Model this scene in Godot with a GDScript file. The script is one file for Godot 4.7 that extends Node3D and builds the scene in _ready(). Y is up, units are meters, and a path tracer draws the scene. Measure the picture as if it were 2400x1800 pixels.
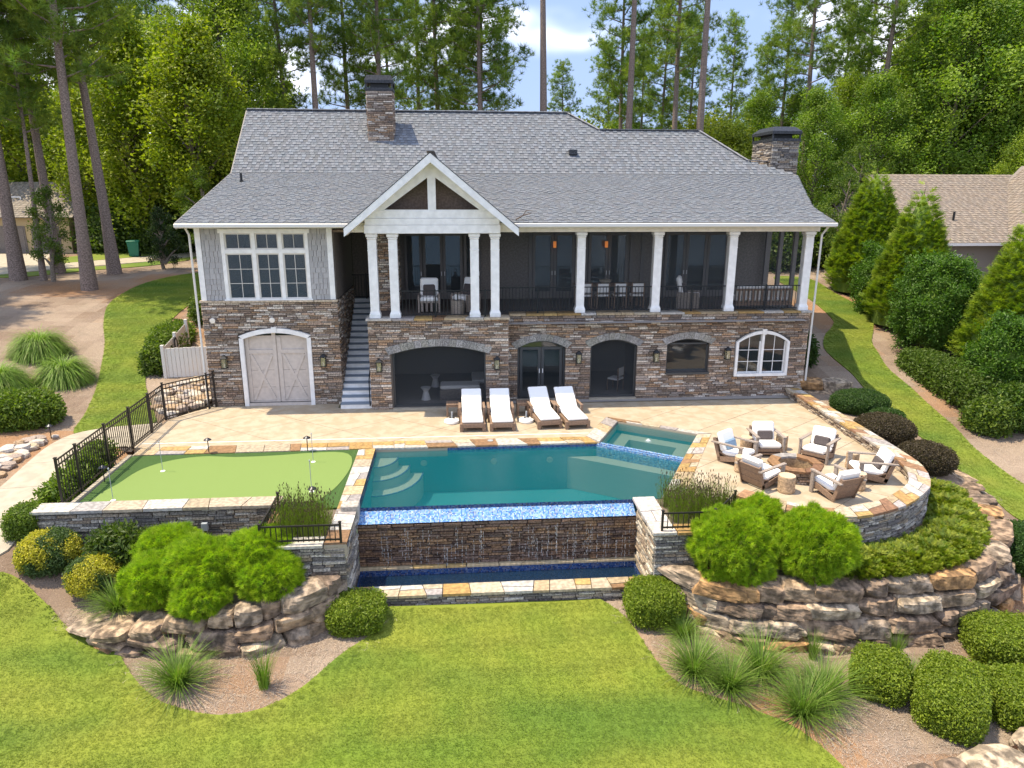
extends Node3D
# A stone and shingle lake house seen from the air over its pool terrace.
# x runs along the facade, y up, z towards the lake; the terrace is y = 0.

class B:
	var v := PackedVector3Array()
	var n := PackedVector3Array()
	var c := PackedColorArray()
	var col := Color(1, 1, 1)
	var x := Transform3D()
	func tri(a: Vector3, b: Vector3, d: Vector3) -> void:
		var ta := x * a
		var tb := x * b
		var td := x * d
		var nn := (tb - ta).cross(td - ta).normalized()
		v.append(ta); v.append(td); v.append(tb)
		for i in 3:
			n.append(nn); c.append(col)
	func quad(a: Vector3, b: Vector3, d: Vector3, e: Vector3) -> void:
		tri(a, b, d)
		tri(a, d, e)
	func trin(a: Vector3, b: Vector3, d: Vector3, na: Vector3, nb: Vector3, nd: Vector3) -> void:
		v.append(x * a); v.append(x * d); v.append(x * b)
		n.append((x.basis * na).normalized()); n.append((x.basis * nd).normalized()); n.append((x.basis * nb).normalized())
		for i in 3:
			c.append(col)
	func box(p: Vector3, s: Vector3, basis := Basis()) -> void:
		var h := s * 0.5
		var q := []
		for k in 8:
			q.append(p + basis * Vector3(h.x if k & 1 else -h.x, h.y if k & 2 else -h.y, h.z if k & 4 else -h.z))
		quad(q[4], q[5], q[7], q[6]); quad(q[1], q[0], q[2], q[3])
		quad(q[5], q[1], q[3], q[7]); quad(q[0], q[4], q[6], q[2])
		quad(q[6], q[7], q[3], q[2]); quad(q[0], q[1], q[5], q[4])
	func span(a: Vector3, b: Vector3) -> void:
		box((a + b) * 0.5, (b - a).abs())
	# box with chamfered edges
	func cbox(p: Vector3, s: Vector3, r := 0.01, basis := Basis()) -> void:
		var h := s * 0.5
		r = minf(r, minf(h.x, minf(h.y, h.z)) * 0.9)
		var f := func(sx: float, sy: float, sz: float, ax: int) -> Vector3:
			var w := Vector3(sx * (h.x - (0.0 if ax == 0 else r)), sy * (h.y - (0.0 if ax == 1 else r)), sz * (h.z - (0.0 if ax == 2 else r)))
			return p + basis * w
		var out := func(a: Vector3, b: Vector3, d: Vector3, e: Vector3) -> void:
			if (b - a).cross(d - a).dot((a + b + d + e) * 0.25 - p) < 0.0:
				quad(a, e, d, b)
			else:
				quad(a, b, d, e)
		for s1 in [-1.0, 1.0]:
			out.call(f.call(s1, -1, -1, 0), f.call(s1, 1, -1, 0), f.call(s1, 1, 1, 0), f.call(s1, -1, 1, 0))
			out.call(f.call(-1, s1, -1, 1), f.call(1, s1, -1, 1), f.call(1, s1, 1, 1), f.call(-1, s1, 1, 1))
			out.call(f.call(-1, -1, s1, 2), f.call(1, -1, s1, 2), f.call(1, 1, s1, 2), f.call(-1, 1, s1, 2))
			for s2 in [-1.0, 1.0]:
				out.call(f.call(s1, s2, -1, 0), f.call(s1, s2, 1, 0), f.call(s1, s2, 1, 1), f.call(s1, s2, -1, 1))
				out.call(f.call(s1, -1, s2, 0), f.call(s1, 1, s2, 0), f.call(s1, 1, s2, 2), f.call(s1, -1, s2, 2))
				out.call(f.call(-1, s1, s2, 1), f.call(1, s1, s2, 1), f.call(1, s1, s2, 2), f.call(-1, s1, s2, 2))
				for s3 in [-1.0, 1.0]:
					var a: Vector3 = f.call(s1, s2, s3, 0)
					var b: Vector3 = f.call(s1, s2, s3, 1)
					var d: Vector3 = f.call(s1, s2, s3, 2)
					if (b - a).cross(d - a).dot(a - p) < 0.0:
						tri(a, d, b)
					else:
						tri(a, b, d)
	func beam(a: Vector3, b: Vector3, w: float, h: float, up := Vector3.UP) -> void:
		var d := (b - a).normalized()
		var s := d.cross(up)
		if s.length() < 0.01:
			s = d.cross(Vector3.RIGHT)
		s = s.normalized()
		box((a + b) * 0.5, Vector3(w, h, a.distance_to(b)), Basis(s, d.cross(s), d))
	func tube(pts: Array, rad: Array, sides := 8, caps := true) -> void:
		var rings := []
		var nr := []
		for i in pts.size():
			var d: Vector3 = (pts[mini(i + 1, pts.size() - 1)] - pts[maxi(i - 1, 0)])
			d = d.normalized()
			var s := d.cross(Vector3(0.21, 0.13, 0.97) if absf(d.z) < 0.9 else Vector3.RIGHT).normalized()
			var t := s.cross(d).normalized()
			var ring := []
			var rn := []
			for k in sides:
				var an := TAU * k / sides
				var o := s * cos(an) + t * sin(an)
				ring.append(pts[i] + o * rad[i]); rn.append(o)
			rings.append(ring); nr.append(rn)
		for i in pts.size() - 1:
			for k in sides:
				var j := (k + 1) % sides
				var a: Vector3 = rings[i][k]
				var b: Vector3 = rings[i][j]
				var d: Vector3 = rings[i + 1][j]
				var e: Vector3 = rings[i + 1][k]
				if (b - a).cross(d - a).dot(nr[i][k]) < 0.0:
					trin(a, d, b, nr[i][k], nr[i + 1][j], nr[i][j]); trin(a, e, d, nr[i][k], nr[i + 1][k], nr[i + 1][j])
				else:
					trin(a, b, d, nr[i][k], nr[i][j], nr[i + 1][j]); trin(a, d, e, nr[i][k], nr[i + 1][j], nr[i + 1][k])
		if caps:
			for i in [0, pts.size() - 1]:
				var out: Vector3 = (pts[0] - pts[1]) if i == 0 else (pts[i] - pts[i - 1])
				for k in sides:
					var a: Vector3 = pts[i]
					var b: Vector3 = rings[i][k]
					var d: Vector3 = rings[i][(k + 1) % sides]
					if (b - a).cross(d - a).dot(out) < 0.0:
						tri(a, d, b)
					else:
						tri(a, b, d)
	# profile of (radius, height) turned about the y axis at p
	func lathe(p: Vector3, prof: Array, sides := 20) -> void:
		for i in prof.size() - 1:
			var r0: float = prof[i].x
			var r1: float = prof[i + 1].x
			var sl := Vector2(prof[i + 1].y - prof[i].y, r0 - r1).normalized()
			for k in sides:
				var a0 := TAU * k / sides
				var a1 := TAU * (k + 1) / sides
				var d0 := Vector3(cos(a0), 0, sin(a0))
				var d1 := Vector3(cos(a1), 0, sin(a1))
				var n0 := d0 * sl.x + Vector3.UP * sl.y
				var n1 := d1 * sl.x + Vector3.UP * sl.y
				var A: Vector3 = p + d0 * r0 + Vector3.UP * prof[i].y
				var Bb: Vector3 = p + d1 * r0 + Vector3.UP * prof[i].y
				var C: Vector3 = p + d1 * r1 + Vector3.UP * prof[i + 1].y
				var D: Vector3 = p + d0 * r1 + Vector3.UP * prof[i + 1].y
				if r0 > 0.0:
					trin(A, C, Bb, n0, n1, n1)
				if r1 > 0.0:
					trin(A, D, C, n0, n0, n1)
	# flat polygon (x, y) pushed from z0 to z1
	func prism(poly: PackedVector2Array, z0: float, z1: float) -> void:
		if Geometry2D.is_polygon_clockwise(poly):
			poly = poly.duplicate()
			poly.reverse()
		# is_polygon_clockwise works in y-down space: after this the order is clockwise in y-up space
		var ix := Geometry2D.triangulate_polygon(poly)
		for k in range(0, ix.size(), 3):
			var a := poly[ix[k]]
			var b := poly[ix[k + 1]]
			var d := poly[ix[k + 2]]
			if (b - a).cross(d - a) < 0.0:
				var t := b
				b = d
				d = t
			tri(Vector3(a.x, a.y, z1), Vector3(b.x, b.y, z1), Vector3(d.x, d.y, z1))
			tri(Vector3(a.x, a.y, z0), Vector3(d.x, d.y, z0), Vector3(b.x, b.y, z0))
		var area := 0.0
		for k in poly.size():
			area += poly[k].cross(poly[(k + 1) % poly.size()])
		for k in poly.size():
			var a := poly[k]
			var b := poly[(k + 1) % poly.size()]
			if area < 0.0:
				var t := a
				a = b
				b = t
			quad(Vector3(a.x, a.y, z0), Vector3(b.x, b.y, z0), Vector3(b.x, b.y, z1), Vector3(a.x, a.y, z1))
	# the same polygon lying flat: (x, z) from y0 up to y1
	func slab(poly: PackedVector2Array, y0: float, y1: float) -> void:
		var keep := x
		x = x * Transform3D(Basis(Vector3(1, 0, 0), Vector3(0, 0, 1), Vector3(0, -1, 0)), Vector3())
		prism(poly, -y1, -y0)
		x = keep
	func mesh() -> ArrayMesh:
		var arr := []
		arr.resize(Mesh.ARRAY_MAX)
		arr[Mesh.ARRAY_VERTEX] = v
		arr[Mesh.ARRAY_NORMAL] = n
		arr[Mesh.ARRAY_COLOR] = c
		var m := ArrayMesh.new()
		if v.size():
			m.add_surface_from_arrays(Mesh.PRIMITIVE_TRIANGLES, arr)
		return m

var M := {}
var taken := {}
var rng := RandomNumberGenerator.new()
var fn := FastNoiseLite.new()

func lin(r: float, g: float, b: float, a := 1.0) -> Color:
	var q := Color(r, g, b).linear_to_srgb()
	q.a = a
	return q

func rr(a: float, b: float) -> float:
	return rng.randf_range(a, b)

func noise_tex(freq: float, lo: float, hi: float, sd := 1, octaves := 4, size := 512, kind := FastNoiseLite.TYPE_SIMPLEX_SMOOTH, lo_at := 0.25, hi_at := 0.75) -> NoiseTexture2D:
	var f := FastNoiseLite.new()
	f.noise_type = kind
	f.seed = sd
	f.frequency = freq
	f.fractal_octaves = octaves
	var t := NoiseTexture2D.new()
	t.width = size
	t.height = size
	t.seamless = true
	t.noise = f
	var g := Gradient.new()
	g.offsets = PackedFloat32Array([lo_at, hi_at])
	g.colors = PackedColorArray([lin(lo / hi, lo / hi, lo / hi), lin(1, 1, 1)])
	t.set_meta("gain", hi)
	t.color_ramp = g
	return t

func noise_bump(freq: float, strength: float, sd := 1, octaves := 4, size := 512, kind := FastNoiseLite.TYPE_SIMPLEX_SMOOTH) -> NoiseTexture2D:
	var f := FastNoiseLite.new()
	f.noise_type = kind
	f.seed = sd
	f.frequency = freq
	f.fractal_octaves = octaves
	var t := NoiseTexture2D.new()
	t.width = size
	t.height = size
	t.seamless = true
	t.as_normal_map = true
	t.bump_strength = strength
	t.noise = f
	return t

# a plain or textured material; colours are linear
func mat(key: String, col: Color, rough := 0.8, tex: Texture2D = null, scale := 1.0, bump: Texture2D = null, bump_s := 1.0, vcol := false, metal := 0.0) -> StandardMaterial3D:
	if M.has(key):
		return M[key]
	var m := StandardMaterial3D.new()
	m.resource_name = key
	m.albedo_color = lin(col.r, col.g, col.b)
	m.roughness = rough
	m.metallic = metal
	m.vertex_color_use_as_albedo = vcol
	if tex and tex.has_meta("gain"):
		var gain: float = tex.get_meta("gain")
		m.albedo_color = lin(col.r * gain, col.g * gain, col.b * gain)
	if tex or bump:
		m.uv1_triplanar = true
		m.uv1_world_triplanar = true
		m.uv1_scale = Vector3.ONE * scale
		if tex:
			m.albedo_texture = tex
		if bump:
			m.normal_enabled = true
			m.normal_texture = bump
			m.normal_scale = bump_s
	M[key] = m
	return m

func numbered(called: String) -> String:
	if not taken.has(called):
		taken[called] = 0
		return called
	taken[called] += 1
	return "%s_%03d" % [called, taken[called]]

func tag(o: Node, label: String, category := "", group := "") -> Node:
	o.set_meta("label", label)
	if category:
		o.set_meta("category", category)
	if group:
		o.set_meta("group", group)
	return o

func thing(called: String, label: String, category: String, at := Vector3.ZERO, turn := 0.0, group := "") -> Node3D:
	var o := Node3D.new()
	o.name = numbered(called)
	add_child(o)
	o.position = at
	o.rotation.y = turn
	tag(o, label, category, group)
	return o

func dup(src: Node3D, at: Vector3, turn := 0.0, label := "", scale := Vector3.ONE) -> Node3D:
	var o: Node3D = src.duplicate()
	var base := str(src.name)
	var k := base.rfind("_")
	if k > 0 and base.substr(k + 1).is_valid_int():
		base = base.substr(0, k)
	o.name = numbered(base)
	add_child(o)
	o.position = at
	o.rotation = Vector3(0, turn, 0)
	o.scale = scale
	if label:
		o.set_meta("label", label)
	return o

func put(called: String, mesh: Mesh, m: Material, parent: Node = self, xf := Transform3D()) -> MeshInstance3D:
	var o := MeshInstance3D.new()
	o.mesh = mesh
	o.material_override = m
	o.transform = xf
	if parent == self:
		o.name = numbered(called)
		add_child(o)
	else:
		o.name = called
		parent.add_child(o, true)
	return o

func obj(called: String, b: B, m: Material, parent: Node = self) -> MeshInstance3D:
	return put(called, b.mesh(), m, parent)

func part(called: String, parent: Node) -> Node3D:
	var o := Node3D.new()
	o.name = called
	parent.add_child(o, true)
	return o

func struct(called: String, b: B, m: Material) -> MeshInstance3D:
	var o := obj(called, b, m)
	o.set_meta("kind", "structure")
	return o

func scatter(called: String, mesh: Mesh, m: Material, xfs: Array, cols: Array, parent: Node) -> MultiMeshInstance3D:
	var mm := MultiMesh.new()
	mm.transform_format = MultiMesh.TRANSFORM_3D
	mm.use_colors = cols.size() > 0
	mm.mesh = mesh
	mm.instance_count = xfs.size()
	for i in xfs.size():
		mm.set_instance_transform(i, xfs[i])
		if cols.size():
			mm.set_instance_color(i, cols[i])
	var o := MultiMeshInstance3D.new()
	o.multimesh = mm
	o.material_override = m
	if parent == self:
		o.name = numbered(called)
		add_child(o)
	else:
		o.name = called
		parent.add_child(o, true)
	return o

# ---------- terrain ----------
const HILL := [0, 9.4, -0.40542, 4, 9.6, -0.02143, -2.5, 10, -0.85660, 0, 14, 0.64619, 0, 24, 0.09387, -8, 14, 0.64061, 8, 14, 0.73601, -13, 13, 0.06203, -20, 14, -0.21366, 14, 14, 0.12895, 22, 14, -0.00170, -5, 11.3, 0.09161, 7.5, 11.5, -0.89242, 10, 11.4, -0.31310, 12.2, 10.2, -0.04954, 13.6, 8.8, -3.79567, 15.4, 5.6, -5.60906, -8.6, 9.8, -3.70150, -10.3, 8.8, 5.03143, -10.2, 7.6, 3.97827, -9.2, 8.2, -4.18619, -7, 8.6, 1.05449, -4, 8.6, 0.58995, -9.8, 4.5, 1.60254, -9.8, 2, 0.51437, -9.8, -0.5, -1.29196, -12, 4, -1.02746, -12.3, 1, -0.46952, -9.5, -3.5, 1.19541, -13, -4.5, -1.64944, -11, -8, 0.36718, -15, -8, 0.60899, -12, -14, -0.17653, -18, -14, -0.05404, -24, -16, 0.08995, -16, -22, -0.06125, -25, -30, -0.02971, -13, 6.5, -0.91344, -16, 3, 0.86803, -17, -3, 0.02450, -22, 2, 0.19572, -30, 0, 0.03321, -30, 14, -0.00938, -12, 9, -2.60856, -15, 8, 0.17909, 13, 0, -0.98395, 13.4, 3, 1.05485, 13.4, 6.5, 7.44159, 13, -4, 0.17144, 14, -8, 0.43722, 14.5, -14, -0.05533, 18, -5, -0.51860, 19, 0, -0.25926, 18, 5, 0.71460, 17, 8, 1.64153, 22, 0, 0.52733, 24, -6, 0.21252, 22, -14, -0.05776, 28, 5, -0.12976, 20, 10, -0.36011, 35, 0, 0.02297, 0, -25, -0.20032, 0, -45, 0.00785, -40, -45, -0.03482, 40, -45, -0.02440, 30, -25, -0.00196, 0, -12, 1.00125, 0, -5, -1.07770, 40, 14, 0.05056, -40, -10, 0.02546]
const HILLP := [2.23455, -0.03282, -0.59609]
var hgrid := PackedFloat32Array()
func hl(px: float, pz: float) -> float:
	if absf(px) > 49.0 or pz < -49.0 or pz > 49.0:
		return hill(px, pz)
	if hgrid.is_empty():
		for j in 201:
			for i in 201:
				hgrid.append(hill(-50.0 + i * 0.5, -50.0 + j * 0.5))
	var fx := (px + 50.0) * 2.0
	var fz := (pz + 50.0) * 2.0
	var i0 := int(fx)
	var j0 := int(fz)
	fx -= i0
	fz -= j0
	var k := j0 * 201 + i0
	return lerpf(lerpf(hgrid[k], hgrid[k + 1], fx), lerpf(hgrid[k + 201], hgrid[k + 202], fx), fz)

func hill(px: float, pz: float) -> float:
	var cx := clampf(px, -45, 45)
	var cz := clampf(pz, -48, 26)
	var s: float = HILLP[0] + HILLP[1] * cx * 0.1 + HILLP[2] * cz * 0.1
	for k in range(0, HILL.size(), 3):
		var dx: float = cx - HILL[k]
		var dz: float = cz - HILL[k + 1]
		var r2: float = (dx * dx + dz * dz) * 0.01
		if r2 > 1e-9:
			s += HILL[k + 2] * r2 * 0.5 * log(r2)
	if pz > 26.0:
		s -= (pz - 26.0) * 0.12
	return s

func inside(p: Vector2, poly: PackedVector2Array) -> bool:
	return Geometry2D.is_point_in_polygon(p, poly)

func v2(a: Array) -> PackedVector2Array:
	var o := PackedVector2Array()
	for k in range(0, a.size(), 2):
		o.append(Vector2(a[k], a[k + 1]))
	return o

# smooth closed or open run through the points
func smooth_run(p: PackedVector2Array, closed: bool, step := 0.2) -> PackedVector2Array:
	var o := PackedVector2Array()
	var cnt := p.size()
	for i in (cnt if closed else cnt - 1):
		var p0 := p[(i - 1 + cnt) % cnt] if closed or i > 0 else p[0]
		var p1 := p[i]
		var p2 := p[(i + 1) % cnt]
		var p3 := p[(i + 2) % cnt] if closed or i + 2 < cnt else p[cnt - 1]
		var k := maxi(1, int(p1.distance_to(p2) / step))
		for j in k:
			o.append(p1.cubic_interpolate(p2, p0, p3, float(j) / k))
	if not closed:
		o.append(p[cnt - 1])
	return o

# a sheet that lies on the ground within a polygon, lifted by lift, its edge turned down
func ground_sheet(poly: PackedVector2Array, height: Callable, lift: float, cell: float, tint: Callable) -> B:
	var pts := PackedVector2Array(poly)
	var lo := poly[0]
	var hi := poly[0]
	for q in poly:
		lo = lo.min(q)
		hi = hi.max(q)
	var gx := lo.x
	var row := 0
	while gx < hi.x:
		var gz := lo.y + (0.5 * cell if row % 2 else 0.0)
		while gz < hi.y:
			var q := Vector2(gx + sin(gz * 37.0) * cell * 0.15, gz + sin(gx * 41.0) * cell * 0.15)
			if inside(q, poly):
				var near := false
				for e in poly:
					if absf(e.x - q.x) < cell * 0.4 and absf(e.y - q.y) < cell * 0.4:
						near = true
						break
				if not near:
					pts.append(q)
			gz += cell
		gx += cell
		row += 1
	var ix := Geometry2D.triangulate_delaunay(pts)
	var hs := PackedFloat32Array()
	var nn := PackedVector3Array()
	for q in pts:
		hs.append(height.call(q.x, q.y) + lift)
		var e := 0.15
		nn.append(Vector3(height.call(q.x - e, q.y) - height.call(q.x + e, q.y), 2.0 * e, height.call(q.x, q.y - e) - height.call(q.x, q.y + e)).normalized())
	var b := B.new()
	for k in range(0, ix.size(), 3):
		var i := [ix[k], ix[k + 1], ix[k + 2]]
		var a := pts[i[0]]
		var d := pts[i[1]]
		var e := pts[i[2]]
		if not inside((a + d + e) / 3.0, poly):
			continue
		if (d - a).cross(e - a) > 0.0:
			i = [i[0], i[2], i[1]]
		for j in [0, 2, 1]:
			var q := pts[i[j]]
			b.v.append(Vector3(q.x, hs[i[j]], q.y))
			b.n.append(nn[i[j]])
			b.c.append(tint.call(q.x, q.y))
	for k in poly.size():
		var a := poly[k]
		var d := poly[(k + 1) % poly.size()]
		var ha := hs[k]
		var hd := hs[(k + 1) % poly.size()]
		b.col = tint.call(a.x, a.y)
		b.quad(Vector3(a.x, ha - 0.12, a.y), Vector3(d.x, hd - 0.12, d.y), Vector3(d.x, hd, d.y), Vector3(a.x, ha, a.y))
	return b

# ---------- the photograph's camera, light and air ----------
func setup() -> void:
	var cam := Camera3D.new()
	cam.name = "camera"
	cam.fov = rad_to_deg(2.0 * atan(900.0 / 1666.0))
	cam.position = Vector3(0, 7.4, 23.8)
	cam.rotation_order = EULER_ORDER_YXZ
	cam.rotation_degrees = Vector3(-15.25, -4.55, 0.12)
	cam.near = 0.1
	cam.far = 900.0
	add_child(cam)
	var sun := DirectionalLight3D.new()
	sun.name = "sun"
	sun.light_energy = 1.5
	sun.light_color = Color(1.0, 0.935, 0.82)
	sun.light_angular_distance = 0.53
	sun.shadow_enabled = true
	sun.look_at_from_position(Vector3.ZERO, Vector3(2.5, -6.33, 0.42), Vector3.FORWARD)
	add_child(sun)
	var env := Environment.new()
	env.background_mode = Environment.BG_SKY
	var sky := Sky.new()
	var sm := ProceduralSkyMaterial.new()
	sm.sky_top_color = Color(0.42, 0.505, 0.655)
	sm.sky_horizon_color = Color(0.52, 0.585, 0.69)
	sm.sky_curve = 0.16
	sm.ground_bottom_color = Color(0.30, 0.34, 0.28)
	sm.ground_horizon_color = Color(0.55, 0.60, 0.58)
	sm.sun_angle_max = 20.0
	sm.energy_multiplier = 1.75
	sm.sky_cover = cloud_cover()
	sm.sky_cover_modulate = Color(1, 1, 1, 1)
	sky.sky_material = sm
	env.sky = sky
	env.tonemap_mode = Environment.TONE_MAPPER_LINEAR
	env.tonemap_exposure = 1.58
	env.sdfgi_enabled = true
	env.ssao_enabled = true
	env.ssil_enabled = true
	var we := WorldEnvironment.new()
	we.name = "air"
	we.environment = env
	add_child(we)

func cloud_cover() -> ImageTexture:
	var f := FastNoiseLite.new()
	f.seed = 11
	f.frequency = 1.0
	f.fractal_octaves = 5
	f.noise_type = FastNoiseLite.TYPE_SIMPLEX_SMOOTH
	var w := 1024
	var h := 512
	var im := Image.create(w, h, false, Image.FORMAT_RGBA8)
	for j in h / 2 + 4:
		var el := PI * (0.5 - (j + 0.5) / h)
		for i in w:
			var az := TAU * (i + 0.5) / w
			var d := Vector3(cos(el) * cos(az), sin(el) * 3.2, cos(el) * sin(az))
			var q := f.get_noise_3dv(d * 2.1)
			var a := smoothstep(-0.06, 0.32, q + 0.03)
			im.set_pixel(i, j, Color(0.80, 0.77, 0.73, a))
	return ImageTexture.create_from_image(im)

var LEAF := {}
func materials() -> void:
	var grain := noise_tex(0.02, 0.55, 1.3, 3, 5)
	var rough_bump := noise_bump(0.03, 9.0, 5, 5)
	mat("stone_v", Color(1, 1, 1), 0.88, grain, 1.6, rough_bump, 0.8, true)
	mat("wet_stone", Color(1.0, 0.95, 0.9), 0.25, grain, 1.6, rough_bump, 0.6, true)
	mat("mortar", Color(0.09, 0.078, 0.068), 0.95)
	mat("shingle", Color(1, 1, 1), 0.92, noise_tex(0.12, 0.72, 1.22, 8, 3), 1.1, noise_bump(0.2, 4.0, 9, 2), 0.6, true)
	mat("white_paint", Color(0.80, 0.80, 0.79), 0.42, noise_tex(0.01, 0.93, 1.04, 12, 4), 0.6)
	mat("cream_paint", Color(0.74, 0.70, 0.62), 0.5, noise_tex(0.01, 0.93, 1.04, 12, 4), 0.6)
	mat("door_paint", Color(0.53, 0.475, 0.43), 0.5, noise_tex(0.015, 0.93, 1.05, 13, 4), 0.6)
	mat("shake", Color(1, 1, 1), 0.8, noise_tex(0.03, 0.88, 1.08, 14, 4), 2.0, noise_bump(0.05, 3.0, 4, 3), 0.4, true)
	mat("siding_brown", Color(0.20, 0.175, 0.155), 0.8, noise_tex(0.02, 0.85, 1.15, 15, 4), 1.0)
	mat("taupe_trim", Color(0.17, 0.155, 0.145), 0.6)
	mat("dark_frame", Color(0.045, 0.05, 0.055), 0.4)
	mat("black_metal", Color(0.012, 0.013, 0.015), 0.42, null, 1.0, null, 1.0, false, 0.3)
	mat("bronze_metal", Color(0.035, 0.030, 0.028), 0.4, null, 1.0, null, 1.0, false, 0.5)
	mat("cap_metal", Color(0.05, 0.052, 0.058), 0.38, noise_tex(0.02, 0.6, 1.3, 30, 4), 1.0, null, 1.0, false, 0.7)
	mat("gutter", Color(0.66, 0.65, 0.62), 0.35)
	mat("interior", Color(0.30, 0.28, 0.26), 0.9)
	mat("painted_dim_room", Color(0.07, 0.075, 0.075), 0.9)  # interior colour painted darker, so rooms behind glass look unlit
	mat("interior_floor", Color(0.13, 0.095, 0.07), 0.5)
	mat("porch_floor", Color(0.10, 0.085, 0.08), 0.6, noise_tex(0.02, 0.8, 1.2, 16, 3), 1.0)
	mat("tread", Color(0.20, 0.25, 0.31), 0.6)
	mat("patio", Color(0.385, 0.325, 0.24), 0.75, patio_print(), 0.14, noise_bump(0.02, 3.0, 21, 5), 0.35)
	mat("concrete", Color(0.38, 0.335, 0.26), 0.85, noise_tex(0.012, 0.86, 1.08, 22, 5), 0.35, noise_bump(0.1, 3.0, 23, 3), 0.3)
	mat("flag", Color(1, 1, 1), 0.8, noise_tex(0.014, 0.72, 1.18, 24, 5), 0.9, noise_bump(0.02, 5.0, 25, 4), 0.4, true)
	mat("grout", Color(0.34, 0.29, 0.22), 0.95)
	mat("putting_turf", Color(0.165, 0.245, 0.060), 0.95, noise_tex(0.25, 0.88, 1.1, 26, 3), 0.9, noise_bump(0.4, 3.0, 27, 2), 0.5)
	mat("fringe_turf", Color(0.055, 0.125, 0.022), 0.95, noise_tex(0.4, 0.6, 1.5, 28, 2), 0.8, noise_bump(0.4, 8.0, 29, 2), 1.0)
	mat("plaster", Color(0.025, 0.25, 0.275), 0.85, noise_tex(0.35, 0.45, 1.35, 31, 3), 0.7)
	mat("plaster_pale", Color(0.30, 0.36, 0.28), 0.85, noise_tex(0.3, 0.85, 1.15, 31, 2), 0.9)
	mat("tile", Color(1, 1, 1), 0.12, mosaic_print(), 0.5)
	mat("deep_tile", Color(0.30, 0.30, 0.42), 0.15, mosaic_print(), 0.45)
	mat("teak", Color(0.235, 0.155, 0.105), 0.72, noise_tex(0.02, 0.75, 1.2, 33, 4), 1.6)
	mat("grey_wood", Color(0.30, 0.25, 0.21), 0.75, noise_tex(0.02, 0.75, 1.2, 33, 4), 1.6)
	mat("log_wood", Color(0.48, 0.34, 0.21), 0.85, noise_tex(0.02, 0.55, 1.3, 34, 5), 1.2, noise_bump(0.03, 6.0, 35, 4), 0.5)
	mat("cushion", Color(0.84, 0.83, 0.81), 0.9)
	mat("pillow", Color(0.075, 0.062, 0.062), 0.9, noise_tex(0.03, 0.6, 1.4, 36, 2), 3.0)
	mat("pale_pillow", Color(0.16, 0.24, 0.34), 0.9)
	mat("boulder", Color(1, 1, 1), 0.92, noise_tex(0.011, 0.28, 1.35, 37, 6), 0.62, noise_bump(0.02, 10.0, 38, 6), 0.9, true)
	mat("bark", Color(1, 1, 1), 0.95, noise_tex(0.03, 0.5, 1.4, 39, 4), 0.7, noise_bump(0.04, 10.0, 40, 4), 0.9, true)
	mat("vinyl", Color(0.66, 0.63, 0.58), 0.5)
	mat("mulch", Color(1, 1, 1), 0.95, straw_print(), 0.55, noise_bump(0.14, 8.0, 42, 3), 0.8, true)
	mat("lawn", Color(0.72, 0.71, 0.72), 0.95, noise_tex(0.16, 0.9, 1.1, 43, 4), 0.6, noise_bump(0.3, 8.0, 44, 2), 0.15, true)
	mat("nbr_roof", Color(1, 1, 1), 0.92, noise_tex(0.12, 0.72, 1.22, 8, 3), 1.1, null, 1.0, true)
	mat("nbr_wall", Color(0.21, 0.195, 0.17), 0.85)
	mat("nbr_wall_tan", Color(0.46, 0.36, 0.20), 0.85)
	mat("bin_green", Color(0.01, 0.17, 0.11), 0.45)
	mat("rock", Color(1, 1, 1), 0.85, noise_tex(0.02, 0.7, 1.2, 37, 4), 1.4, null, 1.0, true)
	mat("white_plastic", Color(0.80, 0.79, 0.77), 0.4)
	mat("grey_plastic", Color(0.33, 0.36, 0.38), 0.5)
	mat("brown_gable", Color(0.19, 0.135, 0.10), 0.7, noise_tex(0.02, 0.8, 1.2, 45, 4), 1.0)
	var g := mat("glass", Color(0.03, 0.05, 0.06), 0.03)
	g.transparency = BaseMaterial3D.TRANSPARENCY_ALPHA
	g.albedo_color.a = 0.25
	g.metallic_specular = 1.0
	var sc := mat("screen", Color(0.03, 0.038, 0.045), 0.9)
	sc.transparency = BaseMaterial3D.TRANSPARENCY_ALPHA
	sc.albedo_color.a = 0.26
	var lg := mat("lamp_glass", Color(0.55, 0.50, 0.30), 0.1)
	lg.transparency = BaseMaterial3D.TRANSPARENCY_ALPHA
	lg.albedo_color.a = 0.35
	var wa := mat("pool_water", Color(0.0, 0.13, 0.155), 0.02, null, 0.8, noise_bump(0.035, 2.6, 46, 3), 0.8)
	wa.transparency = BaseMaterial3D.TRANSPARENCY_ALPHA
	wa.albedo_color.a = 0.42
	var wb := mat("basin_water", Color(0.01, 0.03, 0.06), 0.03, null, 2.2, noise_bump(0.05, 8.0, 47, 3), 0.8)
	wb.transparency = BaseMaterial3D.TRANSPARENCY_ALPHA
	wb.albedo_color.a = 0.6
	var dr := mat("drop_water", Color(0.9, 0.95, 1.0), 0.1)
	dr.transparency = BaseMaterial3D.TRANSPARENCY_ALPHA
	dr.albedo_color.a = 0.4
	mat("lake", Color(0.03, 0.15, 0.24), 0.06, null, 0.05, noise_bump(0.05, 4.0, 48, 3), 0.3)
	for q in [["leaf", 0.55], ["needle", 0.6]]:
		var lm := mat(q[0], Color(1, 1, 1), q[1], null, 1.0, null, 1.0, true)
		lm.cull_mode = BaseMaterial3D.CULL_DISABLED
		lm.backlight_enabled = true
		lm.backlight = Color(0.90, 0.95, 0.58)
	mat("core", Color(0.13, 0.20, 0.03), 1.0)

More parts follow.
